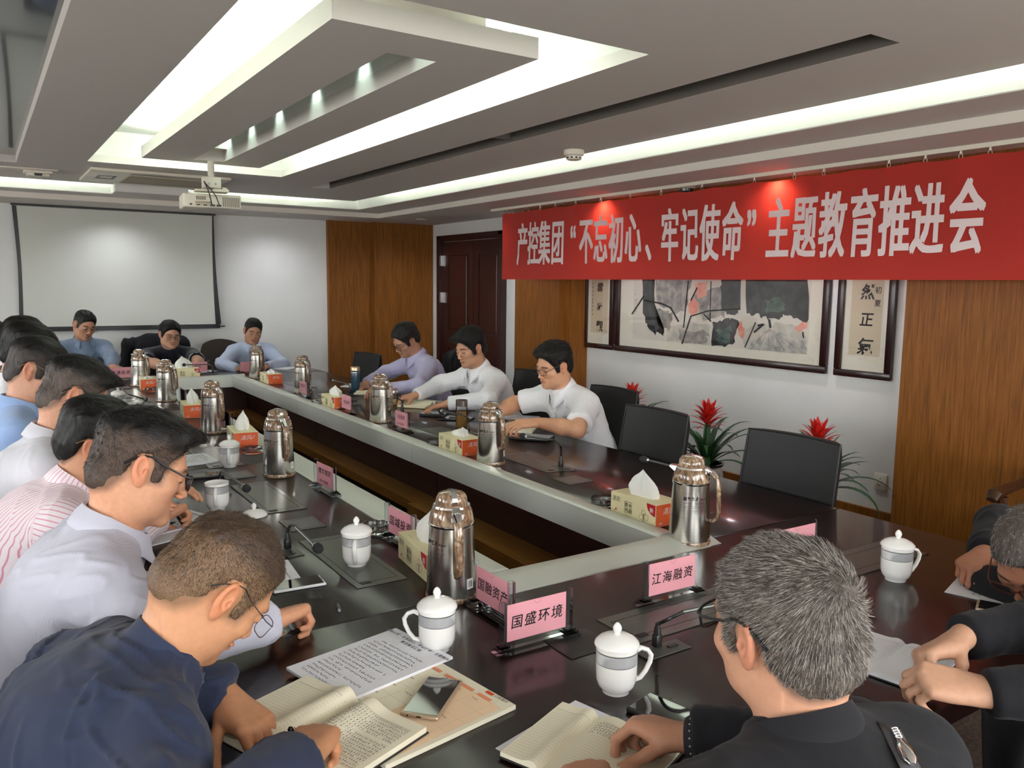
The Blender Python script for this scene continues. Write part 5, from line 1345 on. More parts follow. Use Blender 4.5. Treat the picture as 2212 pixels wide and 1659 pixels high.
        for (ax1, ax2, fr, of) in (((1, .8), (-.8, 1), (8, 30, 14), 5.), ((1, -.9), (.9, 1), (7, 27, 13), 23.), ((1, .1), (-.1, 1), (9, 36, 16), 57.)):
            e1, e2 = unit(rv*ax1[0]+up*ax1[1]), unit(rv*ax2[0]+up*ax2[1]); nv = vnoise(V@np.stack([e1, e2, fw], 1)*A3(fr)+of); ms = np.clip(vnoise(V*7+of*3)*2.2+.2, 0, 1)
            cr += ms*(np.clip(1-np.abs(nv)*2.6, 0, 1)**2)
        V = V+N*(((nz1+.8*nz3)*amp*.7+nz2*amp*.2+cr*(.0022+amp*.45))[:, None]*fold)
        stc = np.zeros((len(V), 3)); dT = np.abs((V-P(.25))@rv)*0+np.linalg.norm((V-P(.25))-((V-P(.25))@up)[:, None]*up, axis=1)-.13
        stc[:, 0] = (V-H)@rv; stc[:, 1] = (V-H)@up
        best = dT.copy()
        for S, E, Wp in ((SL, EL, Lw), (SR, ER, Rw)):
            for a, b, off in ((S, E, 0), (E, Wp, .3)):
                dd, t = dseg(a, b); dd = dd-.055; ax = unit(b-a); e1 = unit(np.cross(ax, fw)); e2 = np.cross(ax, e1)
                k = (dd < best) & (dd < .03); an = np.arctan2((V-a)@e2, (V-a)@e1)
                stc[k, 0] = an[k]*.055; stc[k, 1] = t[k]*np.linalg.norm(b-a)+off; best = np.where(k, dd, best)
        V_, Q_ = V, Q
        np_object(shname, V, Q, shirt, root, base, None, stc)
        if coll: collar(NB+up*.006, unit(unit(W(0, -.02, -.03)-NB)*.6+up*.5), fw, rv, root, base, cuffm or shirt, coll)
    if legs:
        K = Field(A3((H[0], H[1], .0))+np.minimum(bf*.62, 0)-.26, A3((H[0], H[1], .68))+np.maximum(bf*.62, 0)+.26, .014)
        shoes = MB()
        for s in (-1, 1):
            hj = H+rv*s*.09-Z*.01; kn_ = A3((H[0], H[1], .50))+bf*.40+rv*s*.11; an_ = A3((kn_[0], kn_[1], .10))-bf*.06+rv*s*.01
            K.cone(hj, kn_, .088, .064, .05); K.cone(kn_, an_, .062, .046, .03)
            K.cut(an_-Z*.02, -Z, .004, .1)
            sc_ = Vector(an_-base+bf*.06-Z*.07); shoes.rbox(sc_+Vector((0, 0, 0.005)), (.095, .26, .06), .025, 3, Matrix.Rotation(-R(byaw), 3, 'Z'))
        K.ell(H-Z*.02, (.17, .17, .12), None, .05)
        V, Q = K.mesh(); V = smooth_mesh(V, Q, 2, .5); np_object('trousers', V, Q, M_TROUSER, root, base)
        so_ = shoes.build('shoes', M_SHOE, root); so_['kind'] = 'stuff'
    GV = (V_, Q_) if shirt is not None else None
    return root, grips, dict(G=GV, root=root, bf=bf, NB=NB, H=H, up=up, fw=fw, rv=rv, SL=SL, SR=SR, EL=EL, ER=ER, P=P, base=base, W=W, Lw=Lw, Rw=Rw)

from mathutils.bvhtree import BVHTree
def garment_hit(info, pts, direction):
    """points of the garment surface met from outside along -direction"""
    V, Q = info['G']; t = BVHTree.FromPolygons([tuple(v) for v in V], [tuple(int(i) for i in q) for q in Q])
    out = []
    for p in pts:
        h_ = t.ray_cast(Vector(A3(p)+A3(direction)*.5), Vector(-A3(direction)))
        out.append((h_[0], h_[1]) if h_[0] is not None else (Vector(p), Vector(direction)))
    return out
def front_line(info, t0, t1, n, x=0.0):
    return garment_hit(info, [info['P'](t0+(t1-t0)*i/(n-1), 0, x) for i in range(n)], info['fw'])
def buttons(info, ts, m, r=.0055, x=0.0, name='button'):
    base = Vector(info['base'])
    for (p, n) in garment_hit(info, [info['P'](t, 0, x) for t in ts], info['fw']):
        b = MB(); q = Vector((0, 0, 1)).rotation_difference(n).to_matrix(); b.lathe([(r, 0), (r, .0012), (r*.7, .0018), (0, .0015)], 12, tuple(p-base), rot=q); b.build(name, m, info['root'])
def placket(info, t0, t1, w_, m, name='placket', off=.0016, x=0.0):
    base = Vector(info['base']); pts = front_line(info, t0, t1, 14, x); rv = Vector(info['rv']); b = MB(); vs = []; fs = []
    for i, (p, n) in enumerate(pts):
        s_ = (rv-n*rv.dot(n)).normalized(); c = p-base+n*off; vs += [c-s_*w_/2-n*off*1.5, c-s_*w_/2, c+s_*w_/2, c+s_*w_/2-n*off*1.5]
        if i: fs += [(4*i-4+k, 4*i-3+k, 4*i+1+k, 4*i+k) for k in range(3)]
    b.add(vs, fs); return b.build(name, m, info['root'], smooth=50)
# ================================================================== people: cast
F_WHITE = fabric('shirt_white', lin((226, 226, 230)))
F_WHITE2 = fabric('shirt_white_cool', lin((206, 206, 213)))
F_CHECK = fabric('shirt_white_check', lin((200, 199, 207)), check=(lin((182, 184, 202)), .0032, .35))
F_PINK = fabric('shirt_pink_stripe', lin((234, 224, 228)), stripe=(lin((216, 152, 174)), .012, .22))
F_BLUE = fabric('shirt_light_blue', lin((150, 176, 218)))
F_GREYB = fabric('shirt_grey_blue', lin((112, 128, 152)))
F_PALE = fabric('shirt_pale_blue', lin((176, 188, 214)))
F_LAV = fabric('shirt_lavender', lin((184, 180, 208)), check=(lin((166, 162, 198)), .0045, .35))
F_NAVY = fabric('jacket_navy', lin((44, 52, 74)), sheen=.1)
F_POLO = fabric('polo_black', lin((20, 22, 34)))
F_BLACK = fabric('jacket_black', lin((26, 26, 30)), sheen=.05)
F_DNAVY = fabric('blazer_dark_navy', lin((30, 34, 60)))
M_BUTTON = mat('shirt_button', lin((230, 230, 226)), .3)
def Y3(px, py, Y): return tuple(aty(px, py, Y))
PE = {}
def cast(key, *a, **k):
    r, g, i = person(*a, **k); i['grip'] = g; PE[key] = i; return i
# --- left side, from the camera outwards
i = cast('p1', 'man in the navy zip jacket and steel glasses, bent over his notebook nearest the camera', ((.322, 1.42, 1.052), (84.7, 47.3, -6.1)), 88,
    Lw=(.335, 1.455, .825), Rw=(.375, 1.165, .835), Le=(.10, 1.60, .86), Re=(.14, 1.00, .86), Lh=((.25, -.9, -.15), (.1, .1, 1), 'relaxed'), Rh_=((.55, .75, -.1), (-.2, -.1, 1), 'pen'),
    skin=(206, 150, 112), hairk='brown', hcol=((74, 58, 46), (122, 96, 72)), top=.007, side=.003, nstr=20000, slen=.0095, slift=1.3, whorl=(0, -.07, .09), swirl=.5, srad=.00024, shirt=F_NAVY, coll='stand', shname='jacket', glasses='steel', h=.0025, sh=.006, bulk=1.08, loose=.006, fade=.012, hipk=.9, fold=2.2, wide=.96)
zp = MB(); zs = [p-Vector(i['base'])+n*.001 for p, n in front_line(i, .50, .12, 16)]
zp.tube(zs, .0032, 6); zp.build('zip_tape', mat('zip_dark', lin((30, 34, 46)), .6), i['root'])
zt = MB()
for a_, b_ in zip(zs[:-1], zs[1:]):
    for q in range(6): zt.box(a_.lerp(b_, q/6)+Vector(i['fw'])*.003, (.004, .0055, .0014))
_z = zt.build('zip_teeth', mat('zip_metal', (.6, .6, .6), .3, metal=1), i['root'], smooth=0); _z['kind'] = 'stuff'
cast('p2', 'man in the white checked shirt and black glasses, writing behind the navy jacket', ((.289, 1.975, 1.155), (95.6, 22.9, 8.4)), 90,
    Rw=(.50, 1.74, .825), Lw=(.42, 2.15, .82), Re=(.27, 1.66, .86), Rh_=((.75, .5, -.1), (-.3, .2, 1), 'pen'), Lh=((.8, -.5, -.1), None, 'relaxed'),
    skin=(222, 164, 130), hairk='black', hcol=((14, 12, 11), (84, 68, 58)), top=.020, side=.003, nstr=9000, slen=.014, slift=.7, shirt=F_CHECK, glasses='thick', h=.0025, sh=.0065, fold=1.5, puffs=[((.0, .066, .102), (.048, .042, .020))], sfwd=.9, fade=.010)
cast('p3', 'man in the pink striped shirt with thick black hair', ((.281, 2.719, 1.087), (106.5, 23.6, -2)), 92,
    Rw=(.43, 2.70, .825), Re=(.30, 2.44, .85), Lw=(.46, 3.0, .82), Rh_=((.75, .6, .1), (-.3, .3, 1), 'pen'),
    skin=(204, 150, 118), hair='full', top=.026, side=.013, nstr=6000, slen=.022, slift=.15, shirt=F_PINK, glasses='gold', h=.0035, sh=.007, hipk=.75)
cast('p4', 'man in the plain white shirt and dark glasses, hair faded at the sides', ((.255, 3.064, 1.182), (97.7, 26.6, 11.8)), 92, Rw=(.42, 2.98, .82), Lw=(.45, 3.3, .82),
    skin=(218, 164, 134), hcol=((14, 12, 11), (92, 80, 72)), top=.026, side=.003, nstr=7000, slen=.018, slift=.4, shirt=F_WHITE2, glasses='halfblack', h=.0035, sh=.008, puffs=[((.0, .062, .100), (.05, .045, .022))], sfwd=.9, fade=.010)
cast('p5', 'man in the light blue shirt and gold rimmed glasses', ((.178, 3.619, 1.227), (110.7, 19.3, 5.4)), 95, Rw=(.42, 3.62, .82), Lw=(.45, 3.9, .82),
    skin=(212, 160, 132), hcol=((16, 14, 13), (60, 52, 48)), top=.016, side=.005, nstr=6000, slen=.014, slift=.4, shirt=F_BLUE, glasses='gold', h=.0035, sh=.008, sfwd=.7)
cast('p6', 'man with thick black hair and a white collar behind the light blue shirt', (Y3(62, 762, 4.40), (100, 25, 0)), 95, Rw=(.42, 4.35, .82), Lw=(.45, 4.65, .82),
    skin=(206, 154, 126), hair='full', top=.026, side=.014, nstr=5000, slen=.022, slift=.2, shirt=F_WHITE, h=.004, sh=.009)
i = cast('p7', 'woman with a dark ponytail in a navy blazer at the left edge', (Y3(52, 735, 5.15), (100, 22, 0)), 95, Rw=(.42, 5.2, .82), Lw=(.45, 5.5, .82),
    skin=(220, 172, 146), hair='long', top=.018, side=.012, nstr=5000, slen=.03, slift=.1, hcol=((22, 16, 14), None), shirt=F_DNAVY, shname='blazer', coll='open', cuffm=F_WHITE, h=.004, sh=.009, wide=.94, jaw=.88, long=.96, bulk=.88, stubble=0)
pt = MB(); W7 = i['W']; pts = [W7(0, -.11, .04), W7(.0, -.15, .045), W7(.0, -.19, .01), W7(.0, -.205, -.05), W7(.0, -.20, -.11), W7(0, -.185, -.15)]
pt.tube([Vector(p-A3(i['base'])) for p in pts], [.014, .022, .030, .030, .022, .006], 12)
_o = pt.build('ponytail', mat('ponytail_brown', lin((34, 22, 18)), .45), i['root'])
# --- far side
cast('p8', 'man in the grey blue shirt and thin glasses in front of the screen', ((.771, 8.061, 1.181), (158.8, 20.6, 9.5)), 172,
    Lw=Y3(243, 792, 7.72), Le=Y3(243, 775, 7.92), Rw=(.62, 7.72, .83), Lh=((.35, -.9, -.1), None, 'flat'),
    skin=(190, 142, 114), hcol=((18, 16, 15), (40, 36, 34)), top=.016, side=.006, nstr=5000, slen=.013, shirt=F_GREYB, coll='open', glasses='steel', h=.004, sh=.008, hipk=.5)
buttons(PE['p8'], [.40, .31, .22], M_BUTTON)
i = cast('p9', 'stocky man in the black polo shirt with white cuff stripes', ((1.476, 8.059, 1.082), (171.2, 12.5, 4.5)), 178,
    Lw=Y3(425, 797, 7.62), Le=Y3(428, 780, 7.85), Rw=(1.40, 7.60, .82), Re=(1.22, 7.84, .86),
    skin=(196, 150, 124), top=.018, side=.010, nstr=5000, slen=.012, slift=1.0, shirt=F_POLO, sleeve='short', coll='polo', shname='polo_shirt', glasses='halfblack', h=.004, sh=.008, wide=1.07, jaw=1.12, bulk=1.14, hipk=.5, wr=1.1)
for S_, E_ in ((i['SL'], i['EL']), (i['SR'], i['ER'])):
    d_ = unit(E_-S_); a_ = unit(np.cross(d_, (0, 0, 1))); b2 = np.cross(d_, a_); q_ = S_+(E_-S_)*.74
    m = MB()
    for dd in (0, .010): m.tube([Vector(q_+d_*dd+.0695*(math.cos(t)*a_+math.sin(t)*b2)-A3(i['base'])) for t in [2*PI*k/24 for k in range(24)]], .0022, 5, closed=True)
    m.build('cuff_stripe', M_BUTTON, i['root'])
(p_, n_), = garment_hit(i, [i['P'](.36, 0, -.10*-1)], i['fw'])
m = MB(); m.box(tuple(p_-Vector(i['base'])+n_*.002), (.03, .004, .018)); m.build('chest_badge', mat('badge_red', lin((190, 40, 30)), .4), i['root'])
i = cast('p10', 'man in the pale blue shirt writing with a silver watch on his wrist', ((2.241, 8.052, 1.096), (184, 14.1, 9.1)), 181,
    Rw=Y3(514, 797, 7.56), Re=Y3(480, 786, 7.80), Lw=Y3(577, 792, 7.58), Le=Y3(612, 786, 7.80), Rh_=((.55, -.75, -.05), None, 'pen'), Lh=((-.6, -.7, -.05), None, 'relaxed'),
    skin=(186, 138, 112), top=.014, side=.006, nstr=5000, slen=.012, shirt=F_PALE, coll='open', h=.004, sh=.008, hipk=.5, brow=1.0) if False else cast('p10', 'man in the pale blue shirt writing with a silver watch on his wrist', ((2.241, 8.052, 1.096), (184, 14.1, 9.1)), 181,
    Rw=Y3(514, 797, 7.56), Re=Y3(480, 786, 7.80), Lw=Y3(577, 792, 7.58), Le=Y3(612, 786, 7.80), Rh_=((.55, -.75, -.05), None, 'pen'), Lh=((-.6, -.7, -.05), None, 'relaxed'),
    skin=(186, 138, 112), top=.014, side=.006, nstr=5000, slen=.012, shirt=F_PALE, coll='open', h=.004, sh=.008, hipk=.5)
buttons(i, [.40, .31], M_BUTTON)
m = MB(); ax_ = unit(i['Lw']-i['EL']); a_ = unit(np.cross(ax_, (0, 0, 1))); b2 = np.cross(ax_, a_); c_ = i['Lw']+ax_*.012-A3(i['base'])
m.tube([Vector(c_+.031*(math.cos(t)*a_+math.sin(t)*b2)) for t in [2*PI*k/20 for k in range(20)]], .005, 6, closed=True); m.lathe([(.019, 0), (.019, .008), (0, .009)], 16, tuple(c_+A3((0, 0, .028)))); m.build('wristwatch', M_CHROME, i['root'])
# --- right side
i = cast('p11', 'man in the lavender shirt and dark framed glasses on the right side', ((2.713, 5.602, 1.154), (268.1, 33.2, 10.4)), 272,
    Lw=(2.42, 5.28, .83), Le=(2.62, 5.20, .845), Rw=(2.45, 5.74, .82), Re=(2.70, 5.93, .87), Lh=((-.85, .4, -.05), None, 'relaxed'),
    skin=(186, 138, 112), hcol=((20, 18, 18), (30, 27, 26)), top=.018, side=.008, nstr=6000, slen=.014, slift=.5, shirt=F_LAV, glasses='halfblack', h=.004, sh=.008, hipk=.75)
placket(i, .47, .16, .03, F_LAV); buttons(i, [.44, .36, .28, .2], M_BUTTON, .005)
i = cast('p12', 'man in the long sleeved white shirt turning the pages of a notebook', ((2.73, 4.66, 1.157), (262.4, 16.7, -2.1)), 268,
    Rw=(2.45, 4.90, .83), Re=(2.66, 4.97, .88), Lw=(2.44, 4.425, .835), Le=(2.63, 4.28, .86), Rh_=((-.9, .25, -.15), None, 'hold'), Lh=((-.85, .45, -.25), (-.1, .2, 1), 'spread'),
    skin=(200, 150, 120), hair='full', top=.030, side=.012, nstr=7000, slen=.03, slift=.12, shirt=F_WHITE, h=.004, sh=.008, puffs=[((.015, .070, .092), (.062, .032, .028))], hipk=.8, sfwd=.8)
placket(i, .47, .14, .032, F_WHITE); buttons(i, [.44, .36, .28, .2], M_BUTTON, .005)
i = cast('p13', 'man in the short sleeved white shirt with a red badge, hands on papers', ((2.711, 3.692, 1.128), (270.2, 17, 3.8)), 270,
    Lw=(2.515, 3.56, .835), Le=(2.60, 3.32, .825), Rw=(2.50, 3.93, .835), Re=(2.66, 4.02, .87), Lh=((-.95, .25, -.02), (.1, -.35, 1), 'relaxed'), Rh_=((-.9, -.35, -.05), None, 'hold'),
    skin=(216, 162, 128), top=.024, side=.011, nstr=7000, slen=.016, slift=.5, shirt=F_WHITE, sleeve='short', glasses='halfblack', h=.0035, sh=.0075, wide=1.05, jaw=1.10, bulk=1.08, puffs=[((0, .060, .098), (.055, .042, .022))], hipk=.75, wr=1.05, sfwd=.6)
placket(i, .47, .12, .034, F_WHITE); buttons(i, [.44, .35, .26], M_BUTTON, .0055)
(p_, n_), = garment_hit(i, [i['P'](.345, 0, -.105)], i['fw']); q_ = Vector((0, 0, 1)).rotation_difference(n_).to_matrix()
m = MB(); m.rbox(tuple(p_-Vector(i['base'])+n_*.003), (.022, .022, .004), .0015, 1, q_); bd = m.build('party_badge', mat('badge_gold', lin((214, 170, 70)), .3, metal=.6), i['root'])
m = MB(); m.rbox(tuple(p_-Vector(i['base'])+n_*.0048+Vector((0, 0, .004))), (.024, .016, .002), .0008, 1, q_); m.build('badge_flag', mat('badge_red', lin((200, 40, 30)), .4), bd)
# --- near side
i = cast('p14', 'grey haired man in the black jacket writing, seen from behind', ((.912, .69, 1.115), (4, 5, 6)), 8,
    Rw=(.968, .888, .825), Re=(1.11, .70, .865), Lw=(.715, .845, .825), Le=(.63, .62, .87), Rh_=((-.35, .85, -.05), (.25, .15, 1), 'pen'), Lh=((.45, .85, -.1), None, 'relaxed'),
    skin=(196, 146, 118), hairk='grey', hcol=((78, 70, 64), (96, 86, 78)), top=.008, side=.006, nstr=26000, slen=.016, slift=.8, whorl=(.012, -.088, .062), swirl=1.25, srad=.00022, shirt=F_BLACK, coll='shirt', shname='jacket', glasses='thick', h=.0025, sh=.007, fold=1.4, wide=1.02, bulk=1.05, loose=.006, sfwd=.0, hipk=.6)
P14 = i
# webbing strip with a silver zip pull on the shoulder, patterned shirt cuff at the right wrist
def cam_hit(info, px, py):
    V, Q = info['G']; t = BVHTree.FromPolygons([tuple(v) for v in V], [tuple(int(k) for k in q) for q in Q]); h_ = t.ray_cast(CP, ray(px, py).normalized()); return h_[0], h_[1]
p0_, n0_ = cam_hit(P14, 1918, 1572); p1_, n1_ = cam_hit(P14, 1958, 1650)
if p0_ and p1_:
    bs = Vector(P14['base']); d_ = (p1_-p0_).normalized(); n_ = (n0_+n1_).normalized(); s_ = d_.cross(n_).normalized(); m = MB(); V_ = []; F_ = []
    for k in range(7):
        c = p0_.lerp(p1_, k/6*1.3)-bs+n_*.004; V_ += [c-s_*.016, c+s_*.016]
        if k: F_.append((2*k-2, 2*k-1, 2*k+1, 2*k))
    m.add(V_, F_); o_ = m.build('webbing_strip', mat('webbing_grey', lin((70, 70, 72)), .8), P14['root']); _m = o_.modifiers.new('cloth', 'SOLIDIFY'); _m.thickness = .002
    m = MB(); c = p0_-bs+n_*.009+d_*.012; m.tube([c, c+d_*.018, c+d_*.026, c+d_*.042, c+d_*.058, c+d_*.066], [.0035, .0035, .006, .011, .010, .004], 12, flat=.6); m.build('zip_pull', M_CHROME, P14['root'])
    m = MB()
    for k in range(4): m.tube([c+d_*(.003+k*.005)+.0042*(math.cos(t)*s_+math.sin(t)*n_) for t in [2*PI*q/10 for q in range(10)]], .0008, 5, closed=True)
    m.build('pull_rings', M_CHROME, P14['root'])['kind'] = 'stuff'
ax_ = unit(P14['Rw']-P14['ER']); a_ = unit(np.cross(ax_, (0, 0, 1))); b2 = np.cross(ax_, a_); c_ = P14['Rw']-A3(P14['base'])
m = MB(); m.tube([Vector(c_-ax_*.012), Vector(c_+ax_*.012), Vector(c_+ax_*.020)], [.0415, .0405, .036], 24, cap=False); cf = m.build('shirt_cuff', mat('cuff_dark', lin((24, 24, 32)), .8), P14['root']); 
m = MB()
for q in range(3):
    for t in [2*PI*k/22+q*.14 for k in range(22)]:
        r_ = .0420-.0003*q; c = c_+ax_*(-.007+q*.008)+r_*(math.cos(t)*a_+math.sin(t)*b2); u_ = -math.sin(t)*a_+math.cos(t)*b2
        for (du, dv) in ((u_*.0018, ax_*.0005), (u_*.0005, ax_*.0018)): m.add([Vector(c-du-dv), Vector(c+du-dv), Vector(c+du+dv), Vector(c-du+dv)], [(0, 1, 2, 3)])
m.build('cuff_print', mat('cuff_marks', lin((190, 190, 186)), .7), cf, smooth=0)['kind'] = 'stuff'
cast('p15', 'man in the black jacket whose hands meet over a white notebook, body out of frame', ((2.12, .52, 1.14), (-20, 35, 0)), -20,
    Rw=(1.66, .815, .87), Re=(1.93, .76, .86), Lw=(1.535, .70, .835), Le=(1.74, .52, .86), Rh_=((-.9, .25, -.25), (.1, .5, .9), 'hold'), Lh=((-.55, .75, .05), (-.3, -.3, 1), 'hold'),
    skin=(204, 160, 132), nstr=0, shirt=F_BLACK, shname='jacket', h=.003, sh=.008, hips=(2.10, .22, .55), shoulders=((1.93, .50, 1.0), (2.26, .40, 1.0)), nb=(2.10, .46, 1.04))
cast('p16', 'grey haired man with brown glasses bent low over a small notebook at the right edge', (tuple(CP+ray(2238, 1205)*1.98), (272, 44, 0)), 272,
    Rw=(2.36, 1.12, .835), Re=(2.60, 1.20, .86), Lw=(2.45, .86, .82), Le=(2.70, .80, .86), Rh_=((-.9, -.1, -.15), None, 'pen'),
    skin=(176, 122, 96), hairk='grey', hcol=((84, 76, 70), (110, 100, 92)), top=.012, side=.007, nstr=8000, slen=.014, slift=.6, shirt=F_BLACK, shname='jacket', glasses='brown', h=.003, sh=.009, hipk=.9)
# ------------------------------------------------------------------ chairs
M_LEATHER = mat('black_leather', lin((20, 20, 22)), 0.45, spec=.4); add_noise(M_LEATHER, nscale=160, c1=lin((18, 18, 20)), c2=lin((26, 26, 28)), bump=.25, dist=.001)
M_CHAIRM = mat('chair_frame', (.05, .05, .05), .35, metal=.8)
M_BRCLOTH = mat('brown_cloth', lin((62, 54, 48)), .9)
def make_chair(label, loc, rotz, kind='leather', group='black leather chairs'):
    """faces +Y, back at -Y"""
    o = thing('conference_chair', label, 'chair', loc, rotz, group); M = M_LEATHER if kind == 'leather' else M_BRCLOTH
    m = MB(); m.rbox((0, .0, .435), (.46, .46, .075), .03, 3); m.build('seat', M, o)
    m = MB(); nx, nz = 10, 10; z0, z1 = .48, .985; th = .05; V = []; fs = []
    for side in (0, 1):
        for j in range(nz+1):
            for i in range(nx+1):
                u, v = i/nx*2-1, j/nz
                wx = .228-(.10*max(0, v-.55)**2*2 if kind != 'leather' else .012*v); ed = max(abs(u), 0)
                z = z0+(z1-z0)*v-(.05*u*u*v if kind != 'leather' else .006*u*u)
                y = -.215-.085*v-.02*(1-u*u)*.8+(.0 if side == 0 else -th*(1-.55*max(0, ed-.85)/.15-.3*max(0, v-.92)/.08))
                V.append((u*wx, y, z))
    n1 = (nx+1)*(nz+1)
    for j in range(nz):
        for i in range(nx):
            a = j*(nx+1)+i; fs += [(a, a+1, a+nx+2, a+nx+1), (n1+a, n1+a+nx+1, n1+a+nx+2, n1+a+1)]
    for i in range(nx): fs += [(i, n1+i, n1+i+1, i+1), (nz*(nx+1)+i, nz*(nx+1)+i+1, n1+nz*(nx+1)+i+1, n1+nz*(nx+1)+i)]
    for j in range(nz):
        a, b_ = j*(nx+1), (j+1)*(nx+1); fs += [(a, b_, n1+b_, n1+a)]; a, b_ = a+nx, b_+nx; fs += [(a, n1+a, n1+b_, b_)]
    m.add(V, fs); bk = m.build('backrest', M, o, smooth=50)
    if kind == 'leather':
        m = MB(); ring = [V[j*(nx+1)] for j in range(nz+1)]+[V[nz*(nx+1)+i] for i in range(1, nx+1)]+[V[j*(nx+1)+nx] for j in range(nz-1, -1, -1)]
        m.tube([Vector(p)+Vector((0, .001, 0)) for p in ring], .0045, 6); m.build('piping', M, bk)
        m = MB(); m.tube([Vector(V[n1+j*(nx+1)+nx//2])+Vector((0, -.002, 0)) for j in range(nz+1)], .002, 5); m.build('back_seam', M_BLACK, bk)
    for sx in (-1, 1):
        m = MB(); m.tube([(sx*.19, -.235, .50), (sx*.195, -.20, .40), (sx*.20, -.22, .02), (sx*.20, -.22, .0)], .0125, 8); m.build('leg', M_CHAIRM, o)
        m = MB(); m.tube([(sx*.19, .19, .40), (sx*.20, .21, .02), (sx*.20, .21, .0)], .0125, 8); m.build('leg', M_CHAIRM, o)
    m = MB(); m.rbox((0, 0, .390), (.42, .42, .02), .004, 1); m.build('seat_frame', M_CHAIRM, o)
    return o
make_chair('empty black leather chair nearest the camera, tucked against the right side', (2.445, 2.075, 0), R(92))
make_chair('empty black leather chair second along the right side, before the red plants', (2.435, 2.875, 0), R(90))
make_chair('black leather chair behind the short sleeved man, its back to his right in view', (2.80, 3.63, 0), R(88), group='occupied black chairs')
make_chair('black leather chair between the two men in white shirts', (2.93, 4.60, 0), R(94), group='occupied black chairs')
make_chair('chair of the man in lavender, a dark jacket over its back', (2.93, 5.64, 0), R(91), group='occupied black chairs')
make_chair('empty black leather chair at the far right corner beside the lavender shirt', (2.46, 6.42, 0), R(96))
for key, lb in (('p1', 'chair under the man in the navy jacket'), ('p2', 'chair under the man in the checked shirt'), ('p3', 'chair under the man in pink stripes'), ('p4', 'chair under the man in the plain white shirt'),
                ('p5', 'chair under the man in light blue'), ('p6', 'chair under the man with a white collar'), ('p7', 'chair under the woman with the ponytail'), ('p8', 'chair under the man in grey blue'),
                ('p9', 'chair under the man in the black polo, a jacket over it'), ('p14', 'chair under the grey haired man in black'), ('p15', 'chair under the man with clasped hands'), ('p16', 'chair under the man with brown glasses')):
    q = PE[key]; h_ = q['H']+q['bf']*-.02; make_chair(lb, (h_[0], h_[1], 0), math.atan2(-q['bf'][0], q['bf'][1]), group='occupied black chairs')
q = PE['p10']; h_ = q['H']; make_chair('brown cloth chair with a rounded back under the man in pale blue', (h_[0]-.12, h_[1]+.10, 0), math.atan2(-q['bf'][0], q['bf'][1])+R(8), 'cloth', None)
def draped_jacket(label, loc, rotz, w_=.50, drop=.42):
    o = thing('jacket', label, 'jacket', loc, rotz); G = Field((-.36, -.5, .4), (.36, -.05, 1.14), .012)
    for x in (-1, 1):
        G.cone((x*.06, -.31, .99), (x*w_*.46, -.325, .965), .052, .05, .05); G.cone((x*w_*.46, -.33, .955), (x*w_*.56, -.34, .62), .055, .045, .05)
    G.ell((0, -.345, .80), (.25, .055, .24)); G.ell((0, -.25, .90), (.22, .035, .12)); G.cone((-.09, -.30, 1.025), (.09, -.30, 1.025), .026, .026, .04)
    V, Q = G.mesh(); V = smooth_mesh(V, Q, 2, .5); V = V+normals(V, Q)*((1-2*np.abs(vnoise(V*A3((16, 9, 6)))))*.009)[:, None]
    np_object('cloth', V, Q, F_BLACK, o, (0, 0, 0)); m = MB(); m.lathe([(.010, 0), (.010, .003), (0, .004)], 12, (.16, -.408, .72), rot=Matrix.Rotation(PI/2, 3, 'X')); m.build('snap_button', M_CHROME, o)
    return o
draped_jacket('black jacket hung over the chair behind the lavender shirt', (2.93, 5.64, 0), R(91))
q = PE['p9']; h_ = q['H']+q['bf']*-.02; draped_jacket('dark jacket hung over the chair of the black polo man', (h_[0], h_[1], 0), math.atan2(-q['bf'][0], q['bf'][1]), .56)

# hardwood armchair at the right edge
M_HARD = wood('hardwood_dark', lin((42, 22, 12)), lin((62, 36, 20)), lin((78, 46, 26)), rough=.3, coat=.3)
p_ = atz(2196, 1052, .66)
ar = thing('wooden_armchair', 'dark hardwood armchair by the oak wall at the right edge', 'chair', (p_.x+.05, p_.y-.31, 0), R(90))
m = MB(); m.rbox((0, 0, .44), (.56, .50, .045), .01, 2); m.build('seat', M_HARD, ar)
for sx in (-1, 1):
    m = MB(); m.tube([(sx*.29, -.25, .70), (sx*.30, -.05, .685), (sx*.305, .18, .665), (sx*.305, .26, .655), (sx*.305, .285, .63)], [.024, .026, .03, .033, .024], 10, flat=.8); m.build('arm', M_HARD, ar)
    m = MB(); m.tube([(sx*.29, .22, .64), (sx*.275, .21, .44), (sx*.27, .215, 0)], .024, 8); m.build('leg', M_HARD, ar)
    m = MB(); m.tube([(sx*.27, -.30, 1.02), (sx*.27, -.25, .44), (sx*.265, -.22, 0)], .024, 8); m.build('leg', M_HARD, ar)
m = MB(); m.rbox((0, -.275, .78), (.50, .025, .50), .008, 2, Matrix.Rotation(R(6), 3, 'X')); m.build('backrest', M_HARD, ar)

